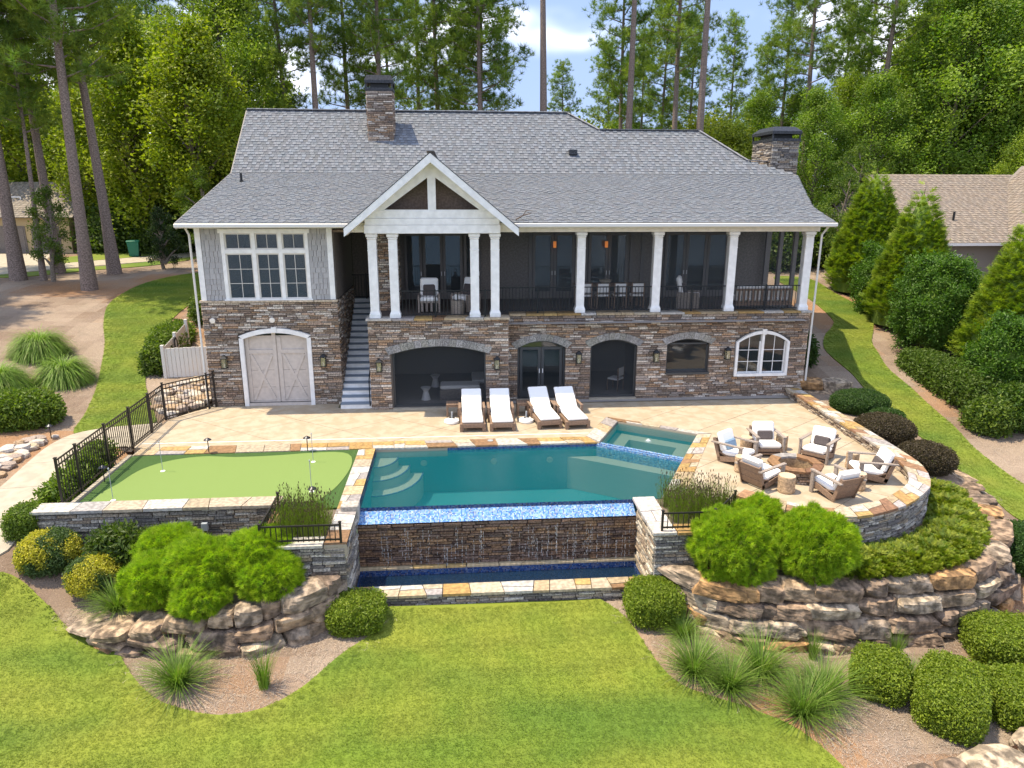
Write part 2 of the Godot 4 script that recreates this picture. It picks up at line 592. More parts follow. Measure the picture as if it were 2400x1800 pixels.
# stamped concrete: broad buff and rust patches
func patio_print() -> ImageTexture:
	var f := FastNoiseLite.new()
	f.seed = 5
	f.frequency = 0.012
	f.fractal_octaves = 6
	var s := 1024
	var im := f.get_seamless_image(s, s, false, false, 0.15)
	f.seed = 77
	f.frequency = 0.03
	var im2 := f.get_seamless_image(s, s, false, false, 0.15)
	var o := Image.create(s, s, false, Image.FORMAT_RGB8)
	for j in s:
		for i in s:
			var a := im.get_pixel(i, j).r
			var b := im2.get_pixel(i, j).r
			var t := smoothstep(0.3, 0.72, a)
			var q := Vector3(0.96, 0.91, 0.85).lerp(Vector3(1.08, 1.08, 1.08), t)
			q *= 0.90 + 0.18 * b
			if b > 0.66:
				q = q.lerp(Vector3(0.80, 0.62, 0.42), (b - 0.66) * 1.2)
			q /= 1.25
			o.set_pixel(i, j, lin(q.x, q.y, q.z))
	var tx := ImageTexture.create_from_image(o)
	tx.set_meta("gain", 1.25)
	return tx

# glass mosaic, each tile a couple of centimetres
func mosaic_print() -> ImageTexture:
	var s := 512
	var o := Image.create(s, s, false, Image.FORMAT_RGB8)
	var r := RandomNumberGenerator.new()
	r.seed = 4
	var pal := [[0.03, 0.12, 0.42], [0.05, 0.20, 0.52], [0.10, 0.30, 0.62], [0.02, 0.07, 0.28], [0.22, 0.42, 0.68], [0.40, 0.52, 0.64], [0.05, 0.17, 0.42], [0.26, 0.40, 0.58], [0.30, 0.30, 0.30]]
	o.fill(lin(0.20, 0.25, 0.33))
	for j in 64:
		for i in 64:
			var p: Array = pal[r.randi() % pal.size()]
			var k := r.randf_range(0.8, 1.2)
			o.fill_rect(Rect2i(i * 8, j * 8, 7, 7), lin(p[0] * k, p[1] * k, p[2] * k))
	return ImageTexture.create_from_image(o)

# pine straw: thousands of thin pale and dark needles laid over each other
func straw_print() -> ImageTexture:
	var s := 1024
	var o := Image.create(s, s, false, Image.FORMAT_RGB8)
	o.fill(lin(0.41, 0.37, 0.33))
	var r := RandomNumberGenerator.new()
	r.seed = 9
	for k in 15000:
		var p := Vector2(r.randf() * s, r.randf() * s)
		var d := Vector2.from_angle(r.randf() * TAU)
		var v := r.randf_range(0.22, 1.0)
		var col := lin(v, v * r.randf_range(0.84, 0.98), v * r.randf_range(0.72, 0.98))
		for t in r.randi_range(12, 34):
			var q := p + d * t
			o.set_pixel(posmod(int(q.x), s), posmod(int(q.y), s), col)
	var tx := ImageTexture.create_from_image(o)
	tx.set_meta("gain", 1.5)
	return tx

# ---------- ground, lawns, paving ----------
const SEAT_OUT := [6.69, 8.40, 7.21, 8.93, 7.72, 9.43, 8.33, 9.67, 9.04, 9.70, 9.72, 9.5, 10.38, 9.21, 11.07, 8.73, 11.56, 8.33, 11.90, 7.85, 12.17, 7.32, 12.38, 6.59, 12.46, 5.38, 12.51, 3.64, 12.57, 1.59, 12.60, -0.85]
var seat_out := PackedVector2Array()
var seat_in := PackedVector2Array()
var patio_poly := PackedVector2Array()
var lawn_polys := {}

func offset_run(p: PackedVector2Array, d: float) -> PackedVector2Array:
	var o := PackedVector2Array()
	for i in p.size():
		var t := (p[mini(i + 1, p.size() - 1)] - p[maxi(i - 1, 0)]).normalized()
		o.append(p[i] + Vector2(t.y, -t.x) * d)
	return o

func lawn_tint(px: float, pz: float) -> Color:
	var a := fn.get_noise_2d(px * 9.0, pz * 9.0) * 0.5 + fn.get_noise_2d(px * 38.0, pz * 38.0) * 0.5
	var b := fn.get_noise_2d(px * 4.0 + 90.0, pz * 16.0 - 40.0)
	var c := Color(0.178, 0.262, 0.018).lerp(Color(0.262, 0.305, 0.030), clampf(0.5 + a * 1.4, 0, 1))
	# mower passes lay the grass one way and the other
	c = c * (1.0 + 0.07 * sin((pz + 0.12 * px) * 5.6 + fn.get_noise_2d(px * 7.0, pz * 7.0) * 3.0))
	return c.lerp(Color(0.100, 0.200, 0.014), clampf(b * 1.5, 0, 0.8))

func mulch_tint(px: float, pz: float) -> Color:
	var a := fn.get_noise_2d(px * 14.0 + 300.0, pz * 14.0)
	var b := fn.get_noise_2d(px * 5.0 - 70.0, pz * 5.0 + 33.0)
	var c := Color(0.46, 0.395, 0.325).lerp(Color(0.27, 0.205, 0.155), clampf(0.40 + a * 1.1, 0, 1))
	return c.lerp(Color(0.48, 0.26, 0.11), clampf((b - 0.2) * 2.6, 0, 0.7))

func ground() -> void:
	seat_out = smooth_run(v2(SEAT_OUT), false, 0.25)
	seat_in = offset_run(seat_out, 0.36)
	# make sure that the inner run is on the terrace side
	if seat_in[30].distance_to(Vector2(9, 6)) > seat_out[30].distance_to(Vector2(9, 6)):
		seat_in = offset_run(seat_out, -0.36)
	var hole := v2([-8.75, -19.5, -8.75, -1.3, -9.75, 0.3, -9.65, 7.55, -4.5, 7.6, -4.4, 9.6, -2.6, 9.6, -2.4, 9.25, 4.2, 9.25, 4.5, 9.5, 5.5, 9.6, 6.5, 8.7])
	for q in seat_out:
		hole.append(q)
	hole.append(Vector2(12.8, -1.2))
	hole.append(Vector2(12.8, -19.5))
	var g := B.new()
	var cells := []
	var xs := []
	var t := -170.0
	while t < 170.0:
		xs.append(t)
		t += 0.5 if t > -34.0 and t < 34.0 else 4.0
	var zs := []
	t = -170.0
	while t < 170.0:
		zs.append(t)
		t += 0.5 if t > -34.0 and t < 30.0 else 4.0
	var hs := []
	var inn := []
	for i in xs.size():
		var a := PackedFloat32Array()
		var b := PackedByteArray()
		for j in zs.size():
			var isin := inside(Vector2(xs[i], zs[j]), hole)
			a.append(-0.7 if isin and zs[j] < 7.9 else (-2.2 if isin else hl(xs[i], zs[j])))
			b.append(1 if isin else 0)
		hs.append(a)
		inn.append(b)
	for i in xs.size() - 1:
		for j in zs.size() - 1:
			if inn[i][j] and inn[i + 1][j] and inn[i][j + 1] and inn[i + 1][j + 1]:
				continue
			g.col = mulch_tint(xs[i], zs[j])
			var p := [Vector3(xs[i], hs[i][j], zs[j]), Vector3(xs[i + 1], hs[i + 1][j], zs[j]), Vector3(xs[i + 1], hs[i + 1][j + 1], zs[j + 1]), Vector3(xs[i], hs[i][j + 1], zs[j + 1])]
			var nm := []
			for q in p:
				if absf(q.x) < 36.0 and absf(q.z) < 36.0:
					nm.append(Vector3(hl(q.x - 0.3, q.z) - hl(q.x + 0.3, q.z), 0.6, hl(q.x, q.z - 0.3) - hl(q.x, q.z + 0.3)).normalized())
				else:
					nm.append(Vector3.UP)
			g.trin(p[0], p[3], p[2], nm[0], nm[3], nm[2])
			g.trin(p[0], p[2], p[1], nm[0], nm[2], nm[1])
	struct("ground", g, M.mulch)
	# lawns
	var front := smooth_run(v2([-1.67, 9.46, -1.70, 9.96, -1.94, 10.37, -2.48, 10.97, -3.10, 11.93, -3.69, 12.43, -4.39, 12.57, -5.07, 12.41, -5.74, 12.08, -6.42, 11.43, -6.99, 10.74, -7.5, 10.45, -8.2, 10.1, -8.75, 9.62, -9.2, 9.3, -9.75, 8.95, -10.4, 8.85, -12.0, 9.3, -16, 11]), false)
	for q in [Vector2(-20, 20), Vector2(-10, 34), Vector2(12, 34), Vector2(9, 20)]:
		front.append(q)
	front.append_array(smooth_run(v2([7.2, 16.2, 6.5, 14.67, 6.48, 14.23, 6.32, 13.78, 6.0, 13.27, 5.32, 12.78, 4.30, 12.19, 3.93, 11.34, 3.77, 10.52, 3.54, 9.89, 3.20, 9.46]), false))
	lawn_polys["front_lawn"] = front
	lawn_polys["side_lawn"] = smooth_run(v2([-11.98, 1.75, -12.51, -0.16, -13.09, -2.13, -13.85, -4.31, -14.55, -6.32, -15.44, -8.32, -16.40, -11.00, -16.71, -13.44, -16.6, -16.2, -15.6, -18.6, -13.5, -20, -11.5, -19, -11.5, -14.5, -12.6, -12.0, -12.81, -9.27, -12.57, -7.35, -12.17, -4.94, -11.86, -3.48, -11.20, -1.90, -10.29, -0.13, -9.92, 0.80, -10.5, 1.05, -11.23, 1.27]), true, 0.25)
	lawn_polys["grass_walk"] = smooth_run(v2([18.21, -11.49, 17.83, -8.48, 17.42, -7.45, 16.36, -6.13, 15.72, -4.93, 15.55, -3.98, 15.54, -2.32, 15.32, -0.91, 15.27, 0.72, 15.12, 1.99, 14.95, 2.72, 15.02, 3.41, 14.98, 4.25, 14.97, 5.21, 14.95, 6.3, 15.1, 7.6, 17.4, 9.0, 17.0, 6.9, 16.6, 5.6, 16.48, 4.32, 16.48, 3.52, 16.73, 2.23, 16.87, 0.85, 17.13, -0.96, 17.29, -2.69, 17.83, -4.43, 18.16, -5.44, 19.12, -7.01, 19.89, -8.44, 20.21, -10.14, 20.24, -12.49, 20.5, -16.27, 18.5, -16.5]), true, 0.25)
	lawn_polys["verge_lawn"] = smooth_run(v2([-25.3, -17.6, -22.0, -21.35, -19.70, -24.10, -17.6, -27.2, -17.4, -25.8, -18.7, -22.5, -21.34, -20.0, -23.73, -17.23]), true, 0.4)
	lawn_polys["neighbour_lawn"] = v2([-26.4, -25.3, -24.7, -22.6, -23.2, -24.9, -21.3, -27.2, -19.0, -31.4, -22, -33, -25, -30.4])
	lawn_polys["far_lawn"] = v2([21.5, -24, 27, -27, 40, -46, 40, -58, 28, -52, 19, -32])
	for k in lawn_polys:
		var far: bool = k in ["verge_lawn", "neighbour_lawn", "far_lawn"]
		struct(k, ground_sheet(lawn_polys[k], hl, 0.035, 1.0 if far else 0.3, lawn_tint), M.lawn)
	# concrete walk, street and drive
	var white := func(_a, _b): return Color.WHITE
	var walk := smooth_run(v2([-9.66, 0.85, -10.07, 0.98, -11.22, 1.31, -11.94, 1.86, -12.18, 2.71, -12.16, 3.81, -12.09, 4.69, -12.05, 5.47, -12.1, 6.6, -12.3, 8.6, -10.6, 8.6, -10.36, 8.2, -10.35, 7.6, -10.4, 6.6, -10.45, 5.18, -10.40, 3.9, -10.25, 3.1, -9.66, 3.2]), false, 0.3)
	var wk := thing("garden_walk", "pale concrete walk curving past the black metal fence", "walkway")
	wk.set_meta("kind", "structure")
	wk.remove_meta("category")
	for k in 5:
		var z0: float = [0.4, 2.3, 4.1, 5.6, 7.1][k]
		var z1: float = [2.3, 4.1, 5.6, 7.1, 9.0][k]
		for pc in Geometry2D.intersect_polygons(walk, v2([-14, z0 + 0.012, -9, z0 - 0.1, -9, z1 - 0.112, -14, z1])):
			obj("panel", ground_sheet(pc, hl, 0.045, 0.4, white), M.concrete, wk)
	struct("street", ground_sheet(v2([-34, -14.2, -27.03, -21.15, -25.05, -22.39, -23.35, -24.58, -21.43, -26.95, -19.10, -31.03, -14, -38, -12.5, -36, -17.5, -27.5, -19.76, -24.3, -23.27, -20.7, -25.3, -17.9, -33, -10.5]), hl, 0.03, 1.0, white), M.concrete)
	struct("driveway", ground_sheet(v2([-33.5, -29.2, -28.05, -28.9, -26.6, -25.39, -25.0, -22.6, -26.9, -21.3, -33.5, -15]), hl, 0.026, 1.0, white), M.concrete)
	# the terrace: stamped concrete in diamond bays
	patio_poly = v2([-8.62, -1.2, -9.62, 0.45, -9.62, 3.12, 3.95, 3.12, 5.0, 1.2, 7.98, 3.12, 6.9, 5.2, 5.85, 7.15, 5.6, 7.75, 6.3, 8.05, 6.6, 8.55])
	for q in seat_in:
		patio_poly.append(q)
	patio_poly.append_array(v2([12.25, -1.0, 1.6, -1.0, 1.6, -0.5, -4.2, -0.5, -4.2, -1.2]))
	var pt := thing("patio", "buff stamped concrete terrace with diagonal joints", "patio")
	pt.set_meta("kind", "structure")
	pt.remove_meta("category")
	var base := B.new()
	base.slab(patio_poly, -0.3, -0.012)
	obj("base", base, M.grout, pt)
	for i in range(-8, 9):
		for j in range(-8, 9):
			var c := Vector2(1.0 + (i + j) * 1.55, 2.0 + (i - j) * 1.15)
			var dia := PackedVector2Array([c + Vector2(1.538, 0), c + Vector2(0, 1.138), c + Vector2(-1.538, 0), c + Vector2(0, -1.138)])
			for pc in Geometry2D.intersect_polygons(dia, patio_poly):
				if pc.size() > 2:
					var b := B.new()
					b.slab(pc, -0.1, rr(-0.001, 0.001))
					obj("slab", b, M.patio, pt)
	var dr := B.new()
	dr.box(Vector3(-2.7, 0.0045, 2.80), Vector3(13.6, 0.006, 0.05))
	obj("channel_drain", dr, M.cream_paint, pt)
	# putting green
	var gr := thing("putting_green", "artificial putting green with darker fringe", "putting green")
	gr.set_meta("kind", "structure")
	gr.remove_meta("category")
	var fr := B.new()
	fr.slab(v2([-9.36, 3.80, -2.94, 3.74, -2.94, 7.72, -4.40, 7.72, -4.42, 7.40, -9.30, 7.38]), -0.2, -0.01)
	obj("fringe", fr, M.fringe_turf, gr)
	var pg := B.new()
	pg.slab(smooth_run(v2([-8.95, 7.1, -8.84, 5.75, -8.65, 4.85, -8.1, 4.25, -7.3, 4.0, -6.4, 4.12, -5.3, 4.08, -4.4, 3.95, -3.6, 3.92, -3.2, 4.1, -3.02, 4.6, -3.0, 5.4, -3.15, 6.4, -3.35, 7.0, -3.5, 7.34, -5, 7.33, -7, 7.34]), true, 0.2), -0.1, 0.004)
	obj("putting_surface", pg, M.putting_turf, gr)
	# beds behind the boulder walls
	bed("planting_bed", [-9.95, 7.7, -0.42, -9.0, 7.7, -0.76, -7, 7.7, -0.74, -4.35, 7.7, -0.72, -4.35, 9.6, -0.85, -2.5, 9.6, -0.95, -2.86, 10.0, -1.0, -3.4, 10.2, -0.98, -4.2, 10.38, -0.98, -5.1, 10.62, -1.0, -6.1, 10.7, -1.1, -7.05, 10.5, -1.26, -7.9, 10.1, -1.42, -8.55, 9.6, -1.52, -9.3, 8.9, -1.22, -10.0, 8.5, -0.80])
	bed("planting_bed", [4.5, 9.55, -1.1, 5.6, 9.5, -1.0, 6.5, 8.7, -0.75, 7.2, 8.85, -0.62, 7.7, 9.35, -0.60, 8.33, 9.6, -0.58, 9.04, 9.62, -0.58, 9.72, 9.42, -0.58, 10.38, 9.12, -0.58, 11.07, 8.64, -0.58, 11.8, 7.8, -0.55, 12.2, 6.9, -0.5, 12.5, 4.6, -0.3, 13.6, 4.2, -0.3, 14.7, 4.7, -0.62, 14.75, 5.7, -0.66, 14.1, 7.4, -0.66, 13.2, 8.9, -0.66, 12.4, 9.9, -0.66, 11.3, 10.55, -0.66, 10.2, 10.75, -0.66, 9.0, 10.85, -0.66, 7.9, 10.9, -0.68, 6.8, 10.8, -0.75, 5.9, 10.6, -0.9, 5.2, 10.2, -1.05, 4.75, 9.9, -1.12])
	# the lake that the windows look out on, behind the camera
	var lk := B.new()
	lk.box(Vector3(0, -7.6, 250), Vector3(700, 0.1, 380))
	struct("lake", lk, M.lake)
	var down := func(px: float, pz: float): return hl(px, 26.0) - (pz - 26.0) * 0.16
	struct("lake_bank", ground_sheet(v2([-60, 33.8, 60, 33.8, 60, 64, -60, 64]), down, 0.0, 3.0, lawn_tint), M.lawn)

func bed(called: String, data: Array) -> void:
	var poly := PackedVector2Array()
	var pts := []
	for k in range(0, data.size(), 3):
		poly.append(Vector2(data[k], data[k + 1]))
		pts.append(Vector3(data[k], data[k + 1], data[k + 2]))
	var hh := func(px: float, pz: float) -> float:
		var w := 0.0
		var s := 0.0
		for p in pts:
			var d: float = Vector2(p.x - px, p.y - pz).length_squared() + 0.02
			var q := 1.0 / (d * d)
			w += q
			s += q * p.z
		return s / w + 0.02 * fn.get_noise_2d(px * 60.0, pz * 60.0)
	struct(called, ground_sheet(poly, hh, 0.0, 0.3, mulch_tint), M.mulch)

# short turf on the near lawns and loose pine straw on the beds
func turf_patch(side: float, tufts: int, sd: int) -> Mesh:
	var r := RandomNumberGenerator.new()
	r.seed = sd
	var b := B.new()
	for t in tufts:
		var c := Vector3.RIGHT.rotated(Vector3.UP, r.randf() * TAU) * side * 0.62 * sqrt(r.randf())
		var sc := r.randf_range(0.65, 1.0)
		var v := r.randf_range(0.94, 1.10)
		b.col = Color(v, v, v)
		if r.randf() < 0.16:
			b.col = Color(v * 1.18, v * 1.04, v * 1.2)
		for k in 5:
			var an := r.randf() * TAU
			var d := Vector3(cos(an), 0, sin(an)) * sc
			var s := Vector3(-d.z, 0, d.x) * 0.006
			b.tri(c - s, c + s, c + d * r.randf_range(0.014, 0.034) + Vector3(0, r.randf_range(0.012, 0.024) * sc, 0))
	return b.mesh()

func turf() -> void:
	var side := 0.3
	var big := []
	for k in 4:
		big.append(turf_patch(side, 90, 800 + k))
	var small := turf_patch(0.07, 6, 810)
	var xf := [[], [], [], [], []]
	var cl := [[], [], [], [], []]
	rng.seed = 71
	var regions := [["front_lawn", Rect2(-12, 8.5, 20, 8)], ["grass_walk", Rect2(14, -16, 7, 24)], ["side_lawn", Rect2(-17, -20, 8, 22)]]
	for r in regions:
		var poly: PackedVector2Array = lawn_polys[r[0]]
		var rc: Rect2 = r[1]
		var px := rc.position.x
		while px < rc.end.x:
			var pz := rc.position.y
			while pz < rc.end.y:
				var q := Vector2(px + rr(-0.06, 0.06), pz + rr(-0.06, 0.06))
				var whole := true
				var any := false
				for k in 8:
					var isin := inside(q + Vector2.from_angle(TAU * k / 8.0) * side * 0.7, poly)
					whole = whole and isin
					any = any or isin
				if whole:
					var e := 0.2
					var nn := Vector3(hl(q.x - e, q.y) - hl(q.x + e, q.y), 2.0 * e, hl(q.x, q.y - e) - hl(q.x, q.y + e)).normalized()
					var sx := nn.cross(Vector3.BACK.rotated(Vector3.UP, rr(0, TAU))).normalized()
					var k := rng.randi() % 4
					xf[k].append(Transform3D(Basis(sx, nn, sx.cross(nn)), Vector3(q.x, hl(q.x, q.y) + 0.03, q.y)))
					cl[k].append(lawn_tint(q.x, q.y) * rr(0.96, 1.05))
				elif any:
					for j in 12:
						var p := q + Vector2(rr(-0.15, 0.15), rr(-0.15, 0.15))
						if inside(p, poly):
							xf[4].append(Transform3D(Basis(Vector3.UP, rr(0, TAU)), Vector3(p.x, hl(p.x, p.y) + 0.03, p.y)))
							cl[4].append(lawn_tint(p.x, p.y))
				pz += 0.2
			px += 0.2
	var o := thing("turf_blades", "short sunlit green turf covering the lawns", "grass")
	o.set_meta("kind", "stuff")
	for k in 5:
		scatter("blades", big[k] if k < 4 else small, M.leaf, xf[k], cl[k], o).set_meta("kind", "stuff")

func straw() -> void:
	var b := B.new()
	rng.seed = 70
	for k in 30:
		var c := Vector3(rr(-0.3, 0.3), rr(0, 0.006), rr(-0.3, 0.3))
		var d := Vector3.RIGHT.rotated(Vector3.UP, rr(0, TAU)) * rr(0.05, 0.1)
		var s := Vector3(-d.z, 0, d.x).normalized() * 0.0028
		var v := rr(0.55, 1.4)
		b.col = Color(v, v, v)
		b.tri(c - d - s, c + d + Vector3(0, 0.006, 0), c - d + s)
	var xf := []
	var cl := []
	rng.seed = 72
	var zones := [Rect2(-10.2, 7.8, 9, 5.2), Rect2(3.3, 9.4, 13, 7), Rect2(-22, -8, 10, 14), Rect2(12.8, -5, 9, 14), Rect2(-22, -20, 12, 12)]
	var cnt := [900, 1500, 900, 800, 400]
	for z in zones.size():
		for k in cnt[z]:
			var q := Vector2(rr(zones[z].position.x, zones[z].end.x), rr(zones[z].position.y, zones[z].end.y))
			var bad := inside(q, seat_out)
			for lp in ["front_lawn", "grass_walk", "side_lawn"]:
				bad = bad or inside(q, lawn_polys[lp])
			if bad or (q.x > -10 and q.x < 13 and q.y < 9.5):
				continue
			var sc := rr(0.8, 1.2)
			xf.append(Transform3D(Basis(Vector3.UP, rr(0, TAU)).scaled(Vector3.ONE * sc), Vector3(q.x, hl(q.x, q.y) + 0.008, q.y)))
			var v := rr(0.8, 1.15)
			cl.append(Color(0.44 * v, 0.365 * v, 0.295 * v))
	var o := scatter("pine_straw", b.mesh(), M.rock, xf, cl, self)
	o.set_meta("kind", "stuff")
	tag(o, "loose brown pine straw strewn over the planting beds", "mulch")

# ---------- stonework ----------
const WARM := [[0.417, 0.353, 0.3], [0.34, 0.246, 0.171], [0.233, 0.174, 0.13], [0.521, 0.459, 0.393], [0.286, 0.231, 0.183], [0.395, 0.259, 0.158], [0.626, 0.565, 0.488], [0.208, 0.158, 0.121], [0.429, 0.31, 0.229], [0.267, 0.222, 0.193], [0.507, 0.387, 0.288], [0.264, 0.194, 0.149]]
const GREY := [[0.324, 0.294, 0.258], [0.216, 0.198, 0.18], [0.432, 0.396, 0.342], [0.144, 0.132, 0.126], [0.288, 0.228, 0.168], [0.504, 0.468, 0.414], [0.18, 0.156, 0.138], [0.36, 0.3, 0.234], [0.252, 0.234, 0.222]]
const FLAGS := [[0.437, 0.406, 0.359], [0.391, 0.261, 0.098], [0.406, 0.312, 0.192], [0.469, 0.442, 0.403], [0.344, 0.312, 0.3], [0.352, 0.219, 0.078], [0.43, 0.359, 0.258], [0.258, 0.149, 0.074]]
var stone_units := []
var stone_mats := {}

func unit_stone(k: int) -> Mesh:
	var r := RandomNumberGenerator.new()
	r.seed = 100 + k
	var b := B.new()
	var f := []
	var m := []
	for i in 4:
		var sx := -1.0 if i == 0 or i == 3 else 1.0
		var sy := -1.0 if i < 2 else 1.0
		f.append(Vector3(sx * (0.5 - r.randf_range(0.015, 0.06)), sy * (0.5 - r.randf_range(0.05, 0.16)), 0.5 - r.randf_range(0.0, 0.16)))
		m.append(Vector3(sx * (0.5 - r.randf_range(0.0, 0.012)), sy * (0.5 - r.randf_range(0.0, 0.06)), 0.28 - r.randf_range(0.0, 0.12)))
	var back := [Vector3(-0.5, -0.5, -0.5), Vector3(0.5, -0.5, -0.5), Vector3(0.5, 0.5, -0.5), Vector3(-0.5, 0.5, -0.5)]
	b.quad(f[0], f[1], f[2], f[3])
	for i in 4:
		var j := (i + 1) % 4
		b.quad(m[i], m[j], f[j], f[i])
		b.quad(back[i], back[j], m[j], m[i])
	return b.mesh()

# dry-stacked ledge stone on the run of points (x, z) whose outer side is on the right hand; out says how far stones stand proud
func ledge(list: Array, run: PackedVector2Array, y0: float, y1: float, pal: Array, openings := [], hmin := 0.045, hmax := 0.10, lmin := 0.14, lmax := 0.55) -> void:
	var acc := PackedFloat32Array([0.0])
	for i in run.size() - 1:
		acc.append(acc[i] + run[i].distance_to(run[i + 1]))
	var total := acc[acc.size() - 1]
	var y := y0
	while y < y1 - 0.02:
		var h := rr(hmin, hmax)
		if y1 - (y + h) < hmin:
			h = y1 - y
		var spans := [[0.0, total]]
		for o in openings:
			# o: s0, s1, bottom, spring, crown
			if y + h > o[2] + 0.005 and y < o[4]:
				var half: float = (o[1] - o[0]) * 0.5
				var mid: float = (o[1] + o[0]) * 0.5
				if y + h * 0.5 > o[3]:
					half *= sqrt(clampf(1.0 - (y + h * 0.5 - o[3]) / (o[4] - o[3]), 0.0, 1.0))
				var nw := []
				for s in spans:
					if mid + half <= s[0] or mid - half >= s[1]:
						nw.append(s)
						continue
					if mid - half > s[0]:
						nw.append([s[0], mid - half])
					if mid + half < s[1]:
						nw.append([mid + half, s[1]])
				spans = nw
		for sp in spans:
			var s: float = sp[0]
			while s < sp[1] - 0.01:
				var l := rr(lmin, lmax) * (0.7 + h * 4.0)
				if sp[1] - (s + l) < lmin:
					l = sp[1] - s
				var mid := s + l * 0.5
				var i := 0
				while i < acc.size() - 2 and acc[i + 1] < mid:
					i += 1
				var a := run[i]
				var d := (run[i + 1] - a).normalized()
				var q := a + d * (mid - acc[i])
				if l > 0.0:
					var nr := Vector3(-d.y, 0, d.x)
					var ux := Vector3(d.x, 0, d.y)
					var dep := rr(0.06, 0.115)
					var c: Array = pal[rng.randi() % pal.size()]
					list.append({"c": Vector3(q.x, y + h * 0.5, q.y) + nr * (dep * 0.5 - 0.035), "u": ux, "n": nr, "s": Vector3(l - 0.012, h - 0.010, dep), "p": c, "k": rng.randi() % 8, "t": rr(0.82, 1.18)})
				s += l
		y += h

func emit_stones(list: Array, parent: Node, most := 300, m: Material = null, called := "stone") -> void:
	if stone_units.is_empty():
		for k in 8:
			stone_units.append(unit_stone(k))
	if m == null:
		m = M.stone_v
	var order := range(list.size())
	order.sort_custom(func(a, b): return list[a].s.x * list[a].s.y > list[b].s.x * list[b].s.y)
	var rest := B.new()
	for r in order.size():
		var d: Dictionary = list[order[r]]
		var xf := Transform3D(Basis(d.u * d.s.x, Vector3.UP * d.s.y, d.n * d.s.z), d.c)
		if r < most:
			var key := "%s_%s" % [m.resource_name, str(d.p)]
			if not stone_mats.has(key):
				var sm: StandardMaterial3D = m.duplicate()
				sm.vertex_color_use_as_albedo = false
				var w: Color = m.albedo_color.srgb_to_linear()
				sm.albedo_color = lin(d.p[0] * w.r, d.p[1] * w.g, d.p[2] * w.b)
				stone_mats[key] = sm
			put(called, stone_units[d.k], stone_mats[key], parent, xf)
		else:
			var arr: Array = stone_units[d.k].surface_get_arrays(0)
			var vv: PackedVector3Array = arr[Mesh.ARRAY_VERTEX]
			var col := Color(d.p[0] * d.t, d.p[1] * d.t, d.p[2] * d.t)
			for i in range(0, vv.size(), 3):
				var a := xf * vv[i]
				var b := xf * vv[i + 1]
				var e := xf * vv[i + 2]
				var nn := (e - a).cross(b - a).normalized()
				rest.v.append(a); rest.v.append(b); rest.v.append(e)
				for q in 3:
					rest.n.append(nn); rest.c.append(col)
	if rest.v.size():
		var o := obj("small_%s" % called, rest, m, parent)
		o.set_meta("kind", "stuff")

# flagstones along a strip between two runs of points; each one a slab of its own
func flags(parent: Node, ra: PackedVector2Array, rb: PackedVector2Array, y: float, thick := 0.05, lmin := 0.3, lmax := 0.75, called := "flagstone", split := 0.45, pal := FLAGS) -> void:
	var total := 0.0
	for i in ra.size() - 1:
		total += (ra[i].distance_to(ra[i + 1]) + rb[i].distance_to(rb[i + 1])) * 0.5
	var at := func(run: PackedVector2Array, f: float) -> Vector2:
		var tl := 0.0
		for i in run.size() - 1:
			tl += run[i].distance_to(run[i + 1])
		var want := f * tl
		for i in run.size() - 1:
			var l := run[i].distance_to(run[i + 1])
			if want <= l or i == run.size() - 2:
				return run[i].lerp(run[i + 1], clampf(want / maxf(l, 1e-6), 0, 1))
			want -= l
		return run[run.size() - 1]
	var s := 0.0
	var ja := 0.0
	while s < total - 0.01:
		var l := rr(lmin, lmax)
		if total - (s + l) < lmin:
			l = total - s
		var e := s + l
		var jb := rr(-0.06, 0.06) if e < total - 0.01 else 0.0
		var g := 0.010
		var cnt := maxi(1, int(l / 0.28))
		var A := PackedVector2Array()
		var Bq := PackedVector2Array()
		for k in cnt + 1:
			var f := float(k) / cnt
			A.append(at.call(ra, clampf((lerpf(s + ja + g, e + jb - g, f)) / total, 0, 1)))
			Bq.append(at.call(rb, clampf((lerpf(s - ja + g, e - jb - g, f)) / total, 0, 1)))
		var pieces := []
		if rng.randf() < split and l > 0.26:
			var w0 := rr(0.35, 0.65)
			var w1 := w0 + rr(-0.12, 0.12)
			var mA := PackedVector2Array()
			var mB := PackedVector2Array()
			for k in cnt + 1:
				var w := lerpf(w0, w1, float(k) / cnt)
				var wd := A[k].distance_to(Bq[k])
				mA.append(A[k].lerp(Bq[k], w - g / wd))
				mB.append(A[k].lerp(Bq[k], w + g / wd))
			pieces = [[A, mA], [mB, Bq]]
		else:
			pieces = [[A, Bq]]
		for pc in pieces:
			var poly: PackedVector2Array = pc[0].duplicate()
			var rev: PackedVector2Array = pc[1].duplicate()
			rev.reverse()
			poly.append_array(rev)
			var b := B.new()
			var c: Array = pal[rng.randi() % pal.size()]
			var t := rr(0.85, 1.12)
			b.col = Color(c[0] * t, c[1] * t, c[2] * t)
			b.slab(poly, y - thick, y + rr(-0.004, 0.006))
			obj(called, b, M.flag, parent)
		ja = jb
		s = e

